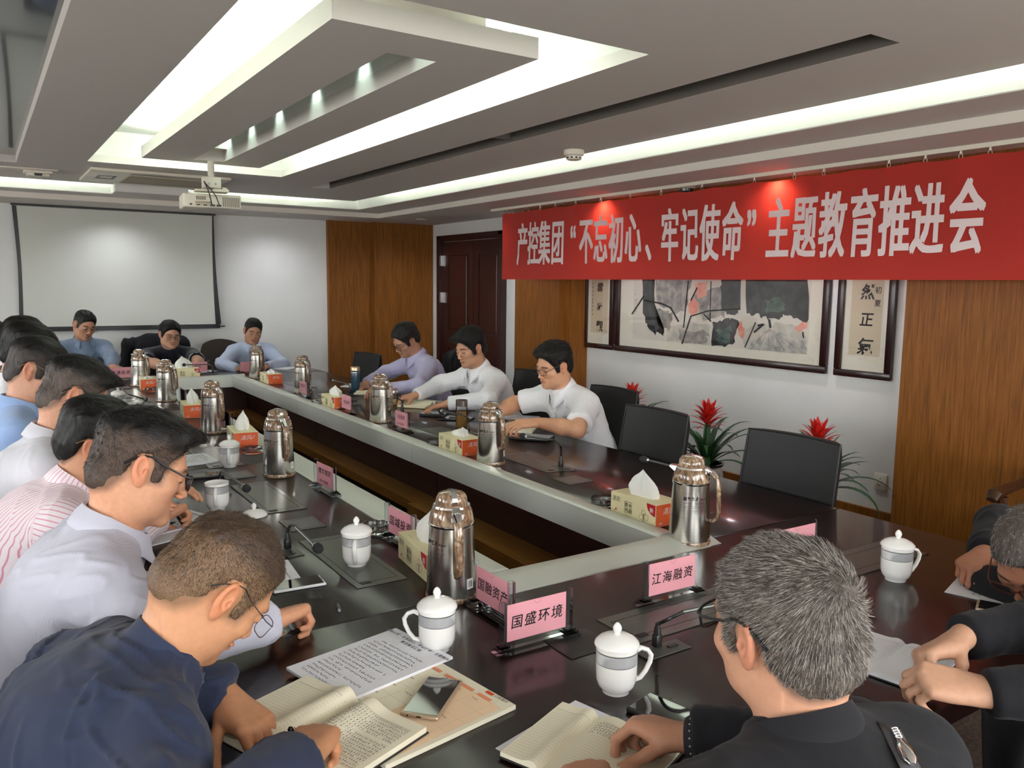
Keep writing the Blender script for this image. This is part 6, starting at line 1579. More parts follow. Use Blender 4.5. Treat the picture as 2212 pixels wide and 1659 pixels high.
# ------------------------------------------------------------------ banner and its track
XB = 4.10; BY0, BY1 = 1.70, 6.42; BZ0, BZ1 = 1.628, 2.232
HOOKS = [aty_ for aty_ in (6.39, 6.30, 6.25, 6.21, 6.17, 6.13, 6.08, 5.99, 5.82, 5.60, 5.32, 5.00, 4.66, 4.33, 3.94, 3.50, 3.20, 3.00, 2.60, 2.40, 2.22, 2.08, 1.90)]
def bwave(y, z):
    v = (z-BZ0)/(BZ1-BZ0); s = 0
    for hy in (6.39, 5.82, 5.32, 4.66, 3.94, 3.50, 3.00, 2.60, 2.22, 1.90): s += .012*v*v*math.exp(-((y-hy)/(.05+.10*(1-v)))**2)
    return XB+.010*math.sin(y*2.1+z*3)*(1-.5*v)+.006*math.sin(y*6.3)*(1-v)-s
def btop(y): return BZ1-.010*abs(math.sin(y*PI/.35))
bn = thing('banner', 'long red cloth banner with white Chinese lettering along the right wall', 'banner', (0, 0, 0))
M_BANNER = mat('banner_red', lin((208, 58, 48)), .75, sheen=.3)
_tl = nd(M_BANNER, 'ShaderNodeBsdfTranslucent'); _tl.inputs[0].default_value = (*lin((226, 60, 40)), 1); _ms = nd(M_BANNER, 'ShaderNodeMixShader'); _ms.inputs[0].default_value = .38
_mo = [n for n in M_BANNER.node_tree.nodes if n.type == 'OUTPUT_MATERIAL'][0]; lk(M_BANNER, bsdf(M_BANNER).outputs[0], _ms.inputs[1]); lk(M_BANNER, _tl.outputs[0], _ms.inputs[2]); lk(M_BANNER, _ms.outputs[0], _mo.inputs[0])
m = MB(); ny, nz = 190, 16; V = []; fs = []
for j in range(nz+1):
    for i in range(ny+1):
        y = BY0+(BY1-BY0)*i/ny; z = BZ0+(btop(y)-BZ0)*j/nz; V.append((bwave(y, z), y, z))
for j in range(nz):
    for i in range(ny): a = j*(ny+1)+i; fs.append((a, a+1, a+ny+2, a+ny+1))
m.add(V, fs); m.build('cloth', M_BANNER, bn, smooth=80)
m = MB()
for ch, y in zip('产控集团“不忘初心、牢记使命”主题教育推进会', (6.085, 5.904, 5.73, 5.542, 5.330, 5.165, 4.985, 4.801, 4.610, 4.44, 4.236, 4.043, 3.857, 3.661, 3.505, 3.299, 3.108, 2.916, 2.723, 2.539, 2.36, 2.163)):
    vs, fs = glyph(ch, 0.0); x0, x1 = min(v[0] for v in vs), max(v[0] for v in vs); S = .392; wx = .455
    for k, (sx, sz) in enumerate(((-.034, -.013), (.034, -.013), (-.034, .013), (.034, .013), (0, 0))):
        pts = []
        for vx, vy in vs:
            yy = y-(vx+sx-(x0+x1)/2 if ch != '、' else vx+sx-.25)*S*wx; zz = 1.791+(vy+sz)*S
            pts.append((bwave(yy, zz)-.0035-.00012*k, yy, zz))
        m.add(pts, fs)
m.build('lettering', mat('banner_white', lin((232, 214, 214)), .7), bn, smooth=0)
tr = thing('curtain_track', 'white ceiling track with small hooks carrying the red banner', 'track', (0, 0, 0))
m = MB(); m.bb(4.085, 4.115, -1.3, 6.6, ZSOF-.025, ZSOF-.003); m.build('rail', M_WHITEPL, tr, smooth=0)
for y in HOOKS:
    m = MB(); m.box((4.10, y, ZSOF-.032), (.008, .008, .016)); m.tube([(4.10, y+.010*math.sin(a), ZSOF-.050-.012*math.cos(a)) for a in [2*PI*k/10 for k in range(10)]], .0014, 5, closed=True); m.build('hook', M_CHROME if y > 5.9 else M_WHITEPL, tr)
cb = thing('dome_camera', 'small dark dome camera on the soffit above the banner', 'camera', (4.22, 4.20, ZSOF-.003))
m = MB(); m.lathe([(.06, 0), (.062, -.012), (.055, -.018), (.052, -.018)], 24); m.build('base', M_WHITEPL, cb); m = MB(); m.lathe([(.05, -.014), (.047, -.035), (.03, -.052), (0, -.058)], 24); m.build('dome', M_DARKGLOSS, cb)

# ------------------------------------------------------------------ framed pictures on the right wall
M_FRAMEB = wood('frame_dark', lin((28, 14, 14)), lin((44, 22, 20)), lin((54, 28, 26)), scale=(8, 8, 8), rough=.25, coat=.4)
M_MAT = mat('mount_cream', lin((226, 222, 206)), .8); M_PAPER_TAN = mat('scroll_paper', lin((208, 194, 168)), .8); M_PAPERW = mat('art_paper', lin((216, 210, 198)), .8)
def picture(name, label, y0, y1, z0, z1, fw, mats):
    o = thing(name, label, 'picture', (0, 0, 0)); X = XW1
    m = MB()
    for (a, b_, c, d) in ((y0, y1, z0, z0+fw), (y0, y1, z1-fw, z1), (y0, y0+fw, z0+fw, z1-fw), (y1-fw, y1, z0+fw, z1-fw)):
        m.rbox((X-.017, (a+b_)/2, (c+d)/2), (.034, b_-a, d-c), .006, 2)
    m.build('frame', M_FRAMEB, o)
    m = MB(); m.bb(X-.012, X-.002, y0+fw, y1-fw, z0+fw, z1-fw); mo = m.build('mount', M_MAT, o, smooth=0)
    m = MB(); a, b_, c, d = mats; m.bb(X-.0135, X-.012, a, b_, c, d); pa = m.build('paper', M_PAPER_TAN if name == 'calligraphy_scroll' else M_PAPERW, o, smooth=0)
    m = MB(); m.bb(X-.016, X-.0155, y0+fw, y1-fw, z0+fw, z1-fw); m.build('glazing', M_PANE, o, smooth=0)
    return o, pa
XP = XW1-.0140
po, ppaper = picture('lotus_painting', 'large framed ink painting of lotus below the red banner', 3.285, 5.405, 1.02, 2.06, .05, (3.44, 5.19, 1.135, 1.93))
def Z7(x, y): v = atx(1200+x/2.186, 580+y/2.186, XP); return (v.y, v.z)
rnd = random.Random(8)
def blobs(name, polys, m_, k=0, rough=.008):
    b = MB()
    for i, poly in enumerate(polys):
        P2 = [Z7(*p) for p in poly]; out = []
        for a in range(len(P2)):
            p, q = P2[a], P2[(a+1) % len(P2)]
            for t in range(5):
                s_ = t/5; out.append((p[0]+(q[0]-p[0])*s_+rnd.gauss(0, rough), p[1]+(q[1]-p[1])*s_+rnd.gauss(0, rough)))
        c = (sum(p[0] for p in out)/len(out), sum(p[1] for p in out)/len(out)); x = XP-.0002*k-.00002*i
        b.add([(x, *c)]+[(x, min(max(p[0], 3.442), 5.188), min(max(p[1], 1.137), 1.928)) for p in out], [(0, 1+j, 1+(j+1) % len(out)) for j in range(len(out))])
    return b.build(name, m_, ppaper, smooth=0)
def ink(name, c1, c2): m_ = mat(name, c1, .85); add_noise(m_, nscale=14, detail=6, c1=c1, c2=c2, lo=.35, hi=.65); return m_
I_BLACK = ink('ink_black', lin((30, 32, 33)), lin((66, 68, 68))); I_GREY = ink('ink_grey', lin((120, 118, 116)), lin((178, 172, 164))); I_PALE = ink('ink_pale', lin((178, 176, 164)), lin((206, 200, 188))); I_PINK = ink('ink_pink', lin((222, 128, 112)), lin((236, 172, 152))); I_GREEN = ink('ink_green', lin((44, 70, 64)), lin((96, 116, 106))); I_FAN = ink('ink_fan', lin((140, 142, 138)), lin((204, 200, 188)))
up_ = -230
blobs('pale_wash', [[(530, 280), (620, 255), (730, 270), (725, 360), (620, 355), (525, 345)], [(880, 300), (960, 260), (1100, 260), (1180, 300), (1180, 380), (900, 380)]], I_PALE, 1)
blobs('grey_wash', [[(450, up_), (700, up_), (640, 70), (620, 190), (560, 215), (480, 160)], [(650, 120), (800, 80), (800, 230), (700, 240)], [(480, 190), (560, 210), (540, 290), (500, 280)], [(580, 290), (720, 300), (715, 350), (590, 350)]], I_GREY, 2, .010)
blobs('lotus_fan', [[(1010, 282), (1060, 300), (1185, 345), (1185, 408), (1060, 398), (905, 385), (950, 310)]], I_FAN, 3, .005)
blobs('flower', [[(625, 165), (650, 138), (678, 160), (672, 205), (650, 222), (628, 205)], [(860, 262), (878, 248), (893, 290), (885, 330), (866, 318)], [(1125, 280), (1155, 262), (1190, 235), (1188, 285), (1150, 298)], [(655, 75), (715, 60), (712, 130), (670, 140)]], I_PINK, 4, .005)
blobs('dark_leaf', [[(405, up_), (480, up_), (452, 60), (470, 200), (490, 262), (518, 292), (508, 320), (482, 290), (462, 306), (430, 270), (412, 170)], [(770, up_), (875, up_), (880, 175), (845, 232), (790, 190), (782, 60)], [(882, up_), (1200, up_), (1190, 240), (1150, 246), (1092, 214), (1060, 236), (1000, 240), (960, 222), (908, 214)], [(740, 258), (800, 236), (862, 244), (852, 350), (792, 372), (732, 366)]], I_BLACK, 5, .009)
blobs('green_patch', [[(985, 150), (1060, 140), (1080, 200), (1000, 210)], [(760, 290), (830, 270), (820, 350), (770, 350)]], I_GREEN, 6, .012)
b = MB()
for pts, w_ in (([(362, 214), (395, 165), (418, 128)], 6), ([(598, 356), (640, 225), (720, 200), (870, 190)], 5), ([(628, 60), (605, 280)], 4), ([(420, 150), (500, 165), (545, 185), (582, 250)], 6), ([(945, 255), (895, 372)], 4), ([(958, 270), (985, 262), (940, 300)], 7), ([(1010, 240), (1016, 280)], 7), ([(700, 215), (735, 250)], 4), ([(640, 150), (670, 90)], 5), ([(735, 60), (730, 250)], 3), ([(1168, 300), (1172, 328)], 4)):
    W2 = [Vector((XP-.0016, *Z7(*p))) for p in pts]; b.tube(W2, w_*.0012, 5, flat=1)
b.build('stem_strokes', I_BLACK, ppaper, smooth=0)['kind'] = 'stuff'
b = MB()
for k in range(7):
    a = Z7(1010, 284); e = Z7(920+k*42, 384+k*3); b.tube([(XP-.0014, *a), (XP-.0014, (a[0]+e[0])/2+.004, (a[1]+e[1])/2+.004), (XP-.0014, *e)], .0022, 4)
b.build('fan_veins', I_GREY, ppaper, smooth=0)
b = MB()
for q in range(9): scribble(b, (XP-.0004, 5.172, 1.50-q*.020), (0, -1, 0), (0, 0, 1), 1, .013, .016, rnd, density=5)
for q in range(6): scribble(b, (XP-.0004, 5.155, 1.46-q*.020), (0, -1, 0), (0, 0, 1), 1, .013, .016, rnd, density=5)
b.build('signature', M_PRINT, ppaper, smooth=0)
for nm, lb, (y0, y1), chars, small in (('calligraphy_scroll', 'narrow framed calligraphy scroll left of the lotus painting', (5.435, 5.845), (('雲', 208, 88, .085), ('壯', 210, 180, .075), ('觀', 210, 272, .10)), ((175, 60), 7)),
                                ('calligraphy_scroll', 'narrow framed calligraphy scroll right of the lotus painting', (2.83, 3.225), (('然', 1473, 110, .10), ('正', 1470, 240, .095), ('氣', 1465, 368, .11)), None)):
    so_, sp_ = picture(nm, lb, y0, y1, 1.02, 2.06, .045, (y0+.09, y1-.09, 1.16, 1.95)); so_['group'] = 'calligraphy scrolls'
    b = MB()
    for ch, zx, zy, sz in chars:
        c = Z7(zx, zy); put_text(b, ch, (XP-.0006, (y0+y1)/2+sz*.46, c[1]-sz*.38), (0, -1, 0), (0, 0, 1), sz, .02, slant=.12)
    for q, ch in enumerate('龍雲' if small else '浩'): put_text(b, ch, (XP-.0006, (y0+y1)/2+.045, 1.70+q*.11), (0, -1, 0), (0, 0, 1), .09, .02)
    if small:
        for q in range(10): scribble(b, (XP-.0006, y1-.10, 1.62-q*.034), (0, -1, 0), (0, 0, 1), 1, .022, .026, rnd, density=5)
    else: put_text(b, '初', (XP-.0006, y0+.145, 1.555), (0, -1, 0), (0, 0, 1), .045, .01); put_text(b, '夏', (XP-.0006, y0+.145, 1.475), (0, -1, 0), (0, 0, 1), .045, .01)
    b.build('calligraphy', M_PRINT, sp_, smooth=0)

# ------------------------------------------------------------------ bromeliads
M_LEAF = mat('leaf_green', lin((38, 74, 40)), .35, spec=.6); add_noise(M_LEAF, nscale=8, c1=lin((28, 60, 34)), c2=lin((52, 92, 48)))
M_BRACT = mat('bract_red', lin((200, 38, 30)), .4); M_POT = mat('pot_glaze', lin((150, 140, 130)), .25, coat=.5); add_noise(M_POT, scale=(6, 6, 3), nscale=4, c1=lin((110, 100, 92)), c2=lin((176, 168, 158))); M_POTRIM = mat('pot_rim', lin((34, 26, 26)), .2, coat=.5); M_SOIL = mat('soil', lin((40, 30, 22)), .95)
def leaf_mesh(n, L, w_, a, elev, droop, fold=.35, bend=0.0):
    m = MB(); V = []; fs = []; d = Vector((math.cos(a), math.sin(a), 0)); s = Vector((-math.sin(a), math.cos(a), 0)); p = d*.02; e = elev
    for i in range(n+1):
        t = i/n; ww = w_*(math.sin(PI*min(1, (t*.93+.07))**.75)**.8)*.5+.0008
        u = d*math.cos(e)+Vector((0, 0, 1))*math.sin(e); nn = Vector((0, 0, 1))*math.cos(e)-d*math.sin(e)
        V += [p-s*ww+nn*ww*fold, p-nn*.0, p+s*ww+nn*ww*fold]
        if i: b0 = 3*i-3; fs += [(b0, b0+1, b0+4, b0+3), (b0+1, b0+2, b0+5, b0+4)]
        p = p+u*L/n+s*bend*L/n*t; e -= droop/n*(.4+1.3*t)
    m.add(V, fs); return m
def bromeliad(label, y, X, ztop, zf, seed):
    rnd = random.Random(seed); o = thing('potted_bromeliad', label, 'plant', (X, y, 0), 0, 'red flowering bromeliads along the wall')
    m = MB(); h_ = ztop; m.lathe([(.075, 0), (.085, .01), (.115, h_*.35), (.125, h_*.65), (.110, h_*.88), (.100, h_*.93)], 28); m.build('pot', M_POT, o)
    m = MB(); m.lathe([(.100, h_*.93), (.116, h_*.96), (.120, h_), (.104, h_), (.098, h_*.94)], 28); m.build('pot_rim', M_POTRIM, o)
    m = MB(); m.lathe([(.0, h_*.95), (.1, h_*.95)], 20); m.build('soil', M_SOIL, o)
    for k in range(26):
        a = k*2.399+rnd.uniform(-.2, .2); ring = k/26
        l = leaf_mesh(10, rnd.uniform(.34, .50), rnd.uniform(.040, .052), a, 1.38-ring*.95+rnd.uniform(-.1, .1), 1.5+rnd.uniform(-.3, .7), .3, rnd.uniform(-.25, .25)).build('leaf', M_LEAF, o, smooth=60, loc=(0, 0, h_*.96))
    m = MB(); m.tube([(0, 0, h_*.95), (0, 0, zf-.08)], [.016, .014], 10); m.build('flower_stem', M_LEAF, o)
    for k in range(40):
        a = k*2.399; t = k/40
        leaf_mesh(5, 1.0*(.075+.06*(1-abs(t-.45))), .032, a, .15+1.25*t, .9 if t < .8 else .4, .2).build('bract', M_BRACT if k > 3 else M_LEAF, o, smooth=60, loc=(0, 0, zf-.13+.12*t))
    return o
for (fx, fy, X, lb, sd) in ((1365, 852, 4.35, 'bromeliad with a red flower farthest left, mostly behind the chairs', 3), (1530, 893, 4.12, 'bromeliad with a red flower between the two empty chairs', 5), (1768, 938, 4.12, 'bromeliad with a red flower behind the nearest empty chair', 9)):
    v = atx(fx, fy, X); bromeliad(lb, v.y, X, max(v.z-.34, .2), v.z+.02, sd)
# ------------------------------------------------------------------ papers, books, phones, pens on the table
M_SHEET = mat('paper_white', lin((236, 238, 244)), .8); M_CREAMP = mat('paper_cream', lin((238, 232, 208)), .8); M_RULE = mat('ruled_line', lin((176, 172, 158)), .8); M_TYPE = mat('type_grey', lin((104, 106, 120)), .8); M_HANDW = mat('hand_ink', lin((92, 90, 90)), .8)
M_COVER = mat('cover_black', (.015, .015, .016), .5); M_SCREEN = mat('phone_glass', (.006, .006, .007), .05, coat=1.0); M_GOLDM = mat('phone_gold', lin((206, 186, 160)), .3, metal=.7); M_WHITEM = mat('phone_white', lin((230, 230, 232)), .25); M_PENB = mat('pen_black', (.012, .012, .013), .25)
def frame_px(tl, tr, bl, z=ZT):
    """world frame of a rectangle from three pixels: origin at its top left, x axis, y axis (up the page), size"""
    a, b_, c = atz(*tl, z), atz(*tr, z), atz(*bl, z); ux = (b_-a); w_ = ux.length; ux.normalize(); uy = (a-c); uy = uy-ux*uy.dot(ux); h_ = uy.length; uy.normalize()
    return a, ux, uy, w_, h_
def sheet(label, name, cat, tl, tr, bl, w_=None, h_=None, t=.002, mt=None, z0=0.0, lines=0, title=None, ink_m=None, cs=.0062, margin=.03, seed=1, curl=0.0, group=None, hand=False):
    a, ux, uy, W_, H_ = frame_px(tl, tr, bl); W_, H_ = w_ or W_, h_ or H_; rz = math.atan2(ux.y, ux.x); flip = (ux.x*uy.y-ux.y*uy.x) < 0
    o = thing(name, label, cat, (a.x, a.y, ZT+.0008+z0), rz, group); rnd = random.Random(seed); n = 8
    m = MB()
    V = []; fs = []
    def zc(u, v): return curl*(max(0, u-.6)/.4)**2*(max(0, v-.2))
    for s_ in (0, 1):
        for j in range(n+1):
            for i in range(n+1):
                u, v = i/n, j/n; V.append((u*W_, -v*H_, zc(u, 1-v)+(t if s_ else 0)))
    q = (n+1)**2
    for j in range(n):
        for i in range(n):
            k = j*(n+1)+i; fs += [(k, k+1, k+n+2, k+n+1), (q+k, q+k+n+1, q+k+n+2, q+k+1)]
    for i in range(n): fs += [(i, q+i, q+i+1, i+1), (n*(n+1)+i, n*(n+1)+i+1, q+n*(n+1)+i+1, q+n*(n+1)+i), (i*(n+1), (i+1)*(n+1), q+(i+1)*(n+1), q+i*(n+1)), (i*(n+1)+n, q+i*(n+1)+n, q+(i+1)*(n+1)+n, (i+1)*(n+1)+n)]
    m.add(V, fs); pg = m.build('page', mt or M_SHEET, o, smooth=30)
    b = MB(); zt = t+.0005+abs(curl)*.0
    y = -margin
    if title:
        for r_, s_ in enumerate(title):
            put_text(b, s_, (W_/2-len(s_)*cs*.85, y-r_*cs*2.4, zt), (1, 0, 0), (0, 1, 0), cs*1.55, .015, pitch=cs*1.7)
        y -= cs*2.4*len(title)+cs*2
    for k in range(lines):
        if y-k*cs*1.9 < -H_+margin*.6: break
        n_ = int((W_-2*margin)/cs); n_ = n_ if rnd.random() > .22 else int(n_*rnd.uniform(.3, .9)); ind = 2 if rnd.random() < .25 else 0
        scribble(b, (margin+ind*cs, y-k*cs*1.9, zt), (1, 0, 0), (0, 1, 0), max(1, n_-ind), cs, cs*1.05, rnd, density=4 if not hand else 3, th=.12)
    if b.v: _p = b.build('print', ink_m or M_TYPE, pg, smooth=0); _p['kind'] = 'stuff'
    return o
def open_book(label, name, tl, tr, bl, split=.5, h_=None, th=(.012, .012), z0=0.0, mt=None, rule=0, write=(0, 0), cover=None, seed=2, hump=.012, cat='notebook', spread=1.0, ind=.0085):
    """open notebook: two page blocks rising to a hump beside the spine"""
    a, ux, uy, W_, H_ = frame_px(tl, tr, bl); H_ = h_ or H_; rz = math.atan2(ux.y, ux.x); o = thing(name, label, cat, (a.x, a.y, ZT+.0008+z0), rz); mt = mt or M_CREAMP; rnd = random.Random(seed); xs_ = W_*split
    m = MB(); m.rbox((W_/2, -H_/2, .0012), (W_+.008, H_+.008, .0024), .001, 1); m.build('cover', cover or M_COVER, o)
    def prof(side, u):                      # u: 0 at the spine .. 1 at the edge
        tt = th[side]; return .003+tt+hump*math.exp(-((u-.22)/.16)**2)-(.6*tt+hump*.5)*math.exp(-(u/.07)**2)
    for side, (x0, x1) in enumerate(((xs_, 0.0), (xs_, W_))):
        m = MB(); n = 14; V = []; fs = []
        for i in range(n+1):
            u = (i/n)**1.4; x = x0+(x1-x0)*u; z = prof(side, u); V += [(x, 0, .0024), (x, 0, z), (x, -H_, z), (x, -H_, .0024)]
            if i: b0 = 4*i-4; fs += [(b0+k, b0+k+1, b0+4+k+1, b0+4+k) for k in range(3)]
        fs += [(4*n, 4*n+1, 4*n+2, 4*n+3)]; m.add(V, fs); pg = m.build('page_block', mt, o, smooth=50)
        b = MB(); hb = MB()
        for k in range(rule):
            y = -.028-k*ind
            if y < -H_+.01: break
            prev = None; pts = []
            for i in range(13):
                u = .06+.88*i/12; x = x0+(x1-x0)*u; pts.append((x, prof(side, u)+.0005))
            tw = .00022 if k else .0006
            b.add([(x, y+tw, z) for x, z in pts]+[(x, y-tw, z) for x, z in reversed(pts)], [tuple([i, i+1, 24-i, 25-i]) for i in range(12)])
            if k and k <= write[side]:
                c = .0058; n_ = int(abs(x1-x0)*.86/c*(1 if rnd.random() > .25 else rnd.uniform(.3, .9)))
                for i in range(n_):
                    u = .08+i*c/abs(x1-x0); xx = x0+(x1-x0)*u; 
                    if side == 0: u = .94-i*c/abs(x1-x0); xx = x0+(x1-x0)*u
                    scribble(hb, (xx, y+.0006, prof(side, u)+.0009), (1, 0, 0), (0, 1, 0), 1, c, c, rnd, density=4, th=.10)
        if b.v: b.build('ruling', M_RULE, pg, smooth=0)['kind'] = 'stuff'
        if hb.v: hb.build('handwriting', M_HANDW, pg, smooth=0)['kind'] = 'stuff'
    return o
def phone(label, tl, tr, bl, frame_m, t=.008, z0=0.0, w_=None, h_=None, name='mobile_phone', bez=.004, ports=True, cat='phone'):
    a, ux, uy, W_, H_ = frame_px(tl, tr, bl); W_, H_ = w_ or W_, h_ or H_; rz = math.atan2(ux.y, ux.x)
    o = thing(name, label, cat, (a.x, a.y, ZT+.0008+z0), rz); m = MB(); m.rbox((W_/2, -H_/2, t/2), (W_, H_, t), min(.0035, t*.45), 3); m.build('case', frame_m, o)
    m = MB(); m.rbox((W_/2, -H_/2, t), (W_-2*bez, H_-2*bez-.004, .0008), .0003, 1); sc_ = m.build('screen', M_SCREEN, o)
    m = MB(); m.rbox((W_/2, -.0045, t+.0004), (.012, .0015, .0004), .0001, 1); m.build('earpiece', M_GROOVE, sc_, smooth=0)
    if ports:
        m = MB(); m.box((W_/2, -H_-.0001, t/2), (.009, .0006, .0028)); m.build('charge_port', M_GROOVE, o, smooth=0)
        m = MB(); m.lathe([(.0018, 0), (.0018, .0006), (0, .0006)], 10, (W_*.2, -H_-.0003, t/2), rot=Matrix.Rotation(PI/2, 3, 'X')); m.build('jack', M_GROOVE, o, smooth=0)
    return o
def pen(label, p, q, m_=None, r=.0045, clip=True, tip=True, silver=False):
    """p: writing tip, q: top end (world)"""
    p, q = Vector(p), Vector(q); o = thing('pen', label, 'pen', tuple(p)); d = (q-p); L = d.length; rot = Vector((0, 0, 1)).rotation_difference(d.normalized()).to_matrix()
    m = MB(); m.lathe([(.0006, 0), (.0022, .008), (r*.9, .016), (r, .03), (r, L-.012), (r*.9, L-.010)], 14, rot=rot); b0 = m.build('barrel', m_ or M_PENB, o)
    m = MB(); m.lathe([(r*1.05, L-.045), (r*1.12, L-.044), (r*1.1, L-.003), (r*.6, L), (0, L)], 14, rot=rot); m.build('cap', M_PENB if not silver else M_CHROME, o)
    if clip: m = MB(); m.box(rot @ Vector((r*1.5, 0, L-.026)), (.0015, .003, .040), rot); m.build('clip', M_CHROME, o, smooth=0)
    return o
# --- in front of the navy jacket man
sheet('stapled white printed sheets with a two line heading in front of the navy jacket man', 'printed_sheets', 'papers', (855, 1371), (978, 1434), (614, 1464), None, .285, .006, z0=.010, lines=30, title=('国融公司“不忘初心、牢记使命”主题教育', '推进情况汇报'), cs=.0069, margin=.022, seed=4)
dz_ = sheet('open cream planner with orange calendar boxes lying under the gold phone', 'planner', 'planner', (940, 1433), (1114, 1533), (700, 1560), None, None, .009, M_CREAMP, lines=0)
def on_sheet(o): return [c for c in o.children][0]
pg = on_sheet(dz_); _a, _ux, _uy, _w, _h = frame_px((940, 1433), (1114, 1533), (700, 1560)); rnd = random.Random(12)
b = MB(); b.add([(_w*.45, -_h*.10, .0096), (_w*.96, -_h*.10, .0096), (_w*.96, -_h*.97, .0096), (_w*.45, -_h*.97, .0096)], [(0, 1, 2, 3)]); b.build('orange_tint', mat('planner_orange', lin((244, 214, 178)), .8), pg, smooth=0)
b = MB()
for k in range(1, 7): b.add([(_w*.05, -_h*(.10+.145*k), .0100), (_w*.96, -_h*(.10+.145*k), .0100), (_w*.96, -_h*(.10+.145*k)-.0006, .0100), (_w*.05, -_h*(.10+.145*k)-.0006, .0100)], [(0, 1, 2, 3)])
for k in range(1, 5): b.add([(_w*(.05+.205*k), -_h*.06, .0100), (_w*(.05+.205*k)+.0006, -_h*.06, .0100), (_w*(.05+.205*k)+.0006, -_h*.97, .0100), (_w*(.05+.205*k), -_h*.97, .0100)], [(0, 1, 2, 3)])
b.build('grid_lines', mat('planner_line', lin((214, 184, 150)), .8), pg, smooth=0)
b = MB()
for k in range(4): b.add([(_w*(.07+.205*k), -_h*.075, .0102), (_w*(.07+.205*k)+_w*.15, -_h*.075, .0102), (_w*(.07+.205*k)+_w*.15, -_h*.105, .0102), (_w*(.07+.205*k), -_h*.105, .0102)], [(0, 1, 2, 3)])
b.build('day_heads', mat('planner_head', lin((236, 150, 110)), .8), pg, smooth=0)
b = MB()
for k in range(22): scribble(b, (_w*(.08+.205*rnd.randrange(4)), -_h*(.16+.145*rnd.randrange(6)), .0104), (1, 0, 0), (0, 1, 0), rnd.randrange(3, 6), .0062, .006, rnd, density=4)
put_text(b, '己亥猪年', (_w*.80, -_h*.035, .0104), (1, 0, 0), (0, 1, 0), .009, .01)
b.build('writing', M_HANDW, pg, smooth=0)['kind'] = 'stuff'
b = MB(); b.add([(_w*.70, -_h*.015, .0102), (_w*.785, -_h*.015, .0102), (_w*.785, -_h*.045, .0102), (_w*.70, -_h*.045, .0102)], [(0, 1, 2, 3)]); put_text(b, '记事', (_w*.712, -_h*.040, .0106), (1, 0, 0), (0, 1, 0), .008, .01); b.build('heading_label', mat('planner_red', lin((226, 96, 50)), .8), pg, smooth=0)
open_book('open ruled cream notebook with handwriting under the hands of the navy jacket man', 'notebook', (664, 1484), (921, 1597), (500, 1590), .47, .235, (.012, .010), z0=.0102, rule=26, write=(0, 17), seed=7, hump=.014)
phone('gold framed phone with a black screen lying on the planner', (925, 1477), (995, 1487), (882, 1562), M_GOLDM, z0=.0105, w_=.076, h_=.152)
g_ = PE['p1']['grip']['R'][0]; pen('black pen held upright in the right hand of the navy jacket man', tuple(g_+A3((.035, .02, -.045))), tuple(g_+A3((-.018, .002, .085))))
# --- man in the checked shirt
phone('white framed phone beside the writing hand of the checked shirt man', (690, 1247), (736, 1300), (640, 1262), M_WHITEM, w_=.072, h_=.142)
sheet('white paper pad under the writing hand of the checked shirt man', 'paper_pad', 'papers', (622, 1215), (655, 1262), (520, 1262), None, .20, .008, lines=6, cs=.008, seed=9, hand=True, ink_m=M_HANDW)
g_ = PE['p2']['grip']['R'][0]; pen('clear pen held by the man in the checked shirt', tuple(g_+A3((.03, .02, -.035))), tuple(g_+A3((-.035, -.005, .085))), mat('pen_grey', lin((150, 150, 158)), .2))
o = thing('loose_pen_top', 'small dark pen cap lying beside the white phone', 'cap', tuple(atz(733, 1318, ZT+.005))); m = MB(); m.tube([(0, 0, .0), (.006, .022, .0), (.010, .036, 0)], [.0052, .0052, .0045], 10); m.build('tube', M_PENB, o); m = MB(); m.tube([(0, 0, .0), (-.001, -.004, .0)], [.0045, .0035], 10); m.build('end', mat('pen_grey', (.3, .3, .3)), o)
# --- pink stripes and beyond
sheet('white form with a heading under the hand of the pink striped man', 'form_sheet', 'papers', (398, 1102), (462, 1120), (300, 1160), .21, .28, .003, z0=.004, lines=14, title=('基本情况表',), cs=.0085, seed=14)
sheet('clear plastic folder with papers at the table edge by the striped cuff', 'plastic_folder', 'folder', (410, 1112), (470, 1132), (312, 1190), .23, .30, .003, lines=0)
pp = atz(350, 1137, ZT+.012); pen('black pen lying on the white form', (pp.x+.05, pp.y+.028, ZT+.0125), (pp.x-.055, pp.y-.035, ZT+.0125), clip=True)
g_ = PE['p3']['grip']['R'][0]; pen('black pen in the hand below the face of the checked shirt man', tuple(g_+A3((.03, .02, -.035))), tuple(g_+A3((-.03, -.03, .075))))
phone('black phone lying above the form in front of the pink striped man', (478, 1022), (490, 1038), (405, 1035), M_BLACK, w_=.078, h_=.155)
sheet('stack of white sheets with a blue edge left of the lidded mug', 'paper_stack', 'papers', (440, 982), (484, 1003), (378, 1000), .21, .29, .008, lines=12, cs=.009, seed=21)
# --- grey haired man
sheet('plain white sheet under the left hand of the grey haired man', 'paper_sheet', 'papers', (1243, 1515), (1400, 1585), (1113, 1622), .21, .23, .0016, curl=.0)
open_book('open cream notebook with a few handwritten lines under the pen of the grey haired man', 'notebook', (1215, 1530), (1478, 1623), (1100, 1640), .32, .21, (.007, .007), z0=.003, rule=24, write=(0, 5), seed=11, hump=.006)
phone('large black tablet phone in a case beside the writing hand of the grey haired man', (1404, 1504), (1556, 1568), (1378, 1524), M_COVER, t=.010, w_=.155, h_=.085, ports=False)
g_ = PE['p14']['grip']['R'][0]; pen('black and silver pen in the right hand of the grey haired man', tuple(g_+A3((-.045, .025, -.025))), tuple(g_+A3((.070, -.030, .022))), silver=True)
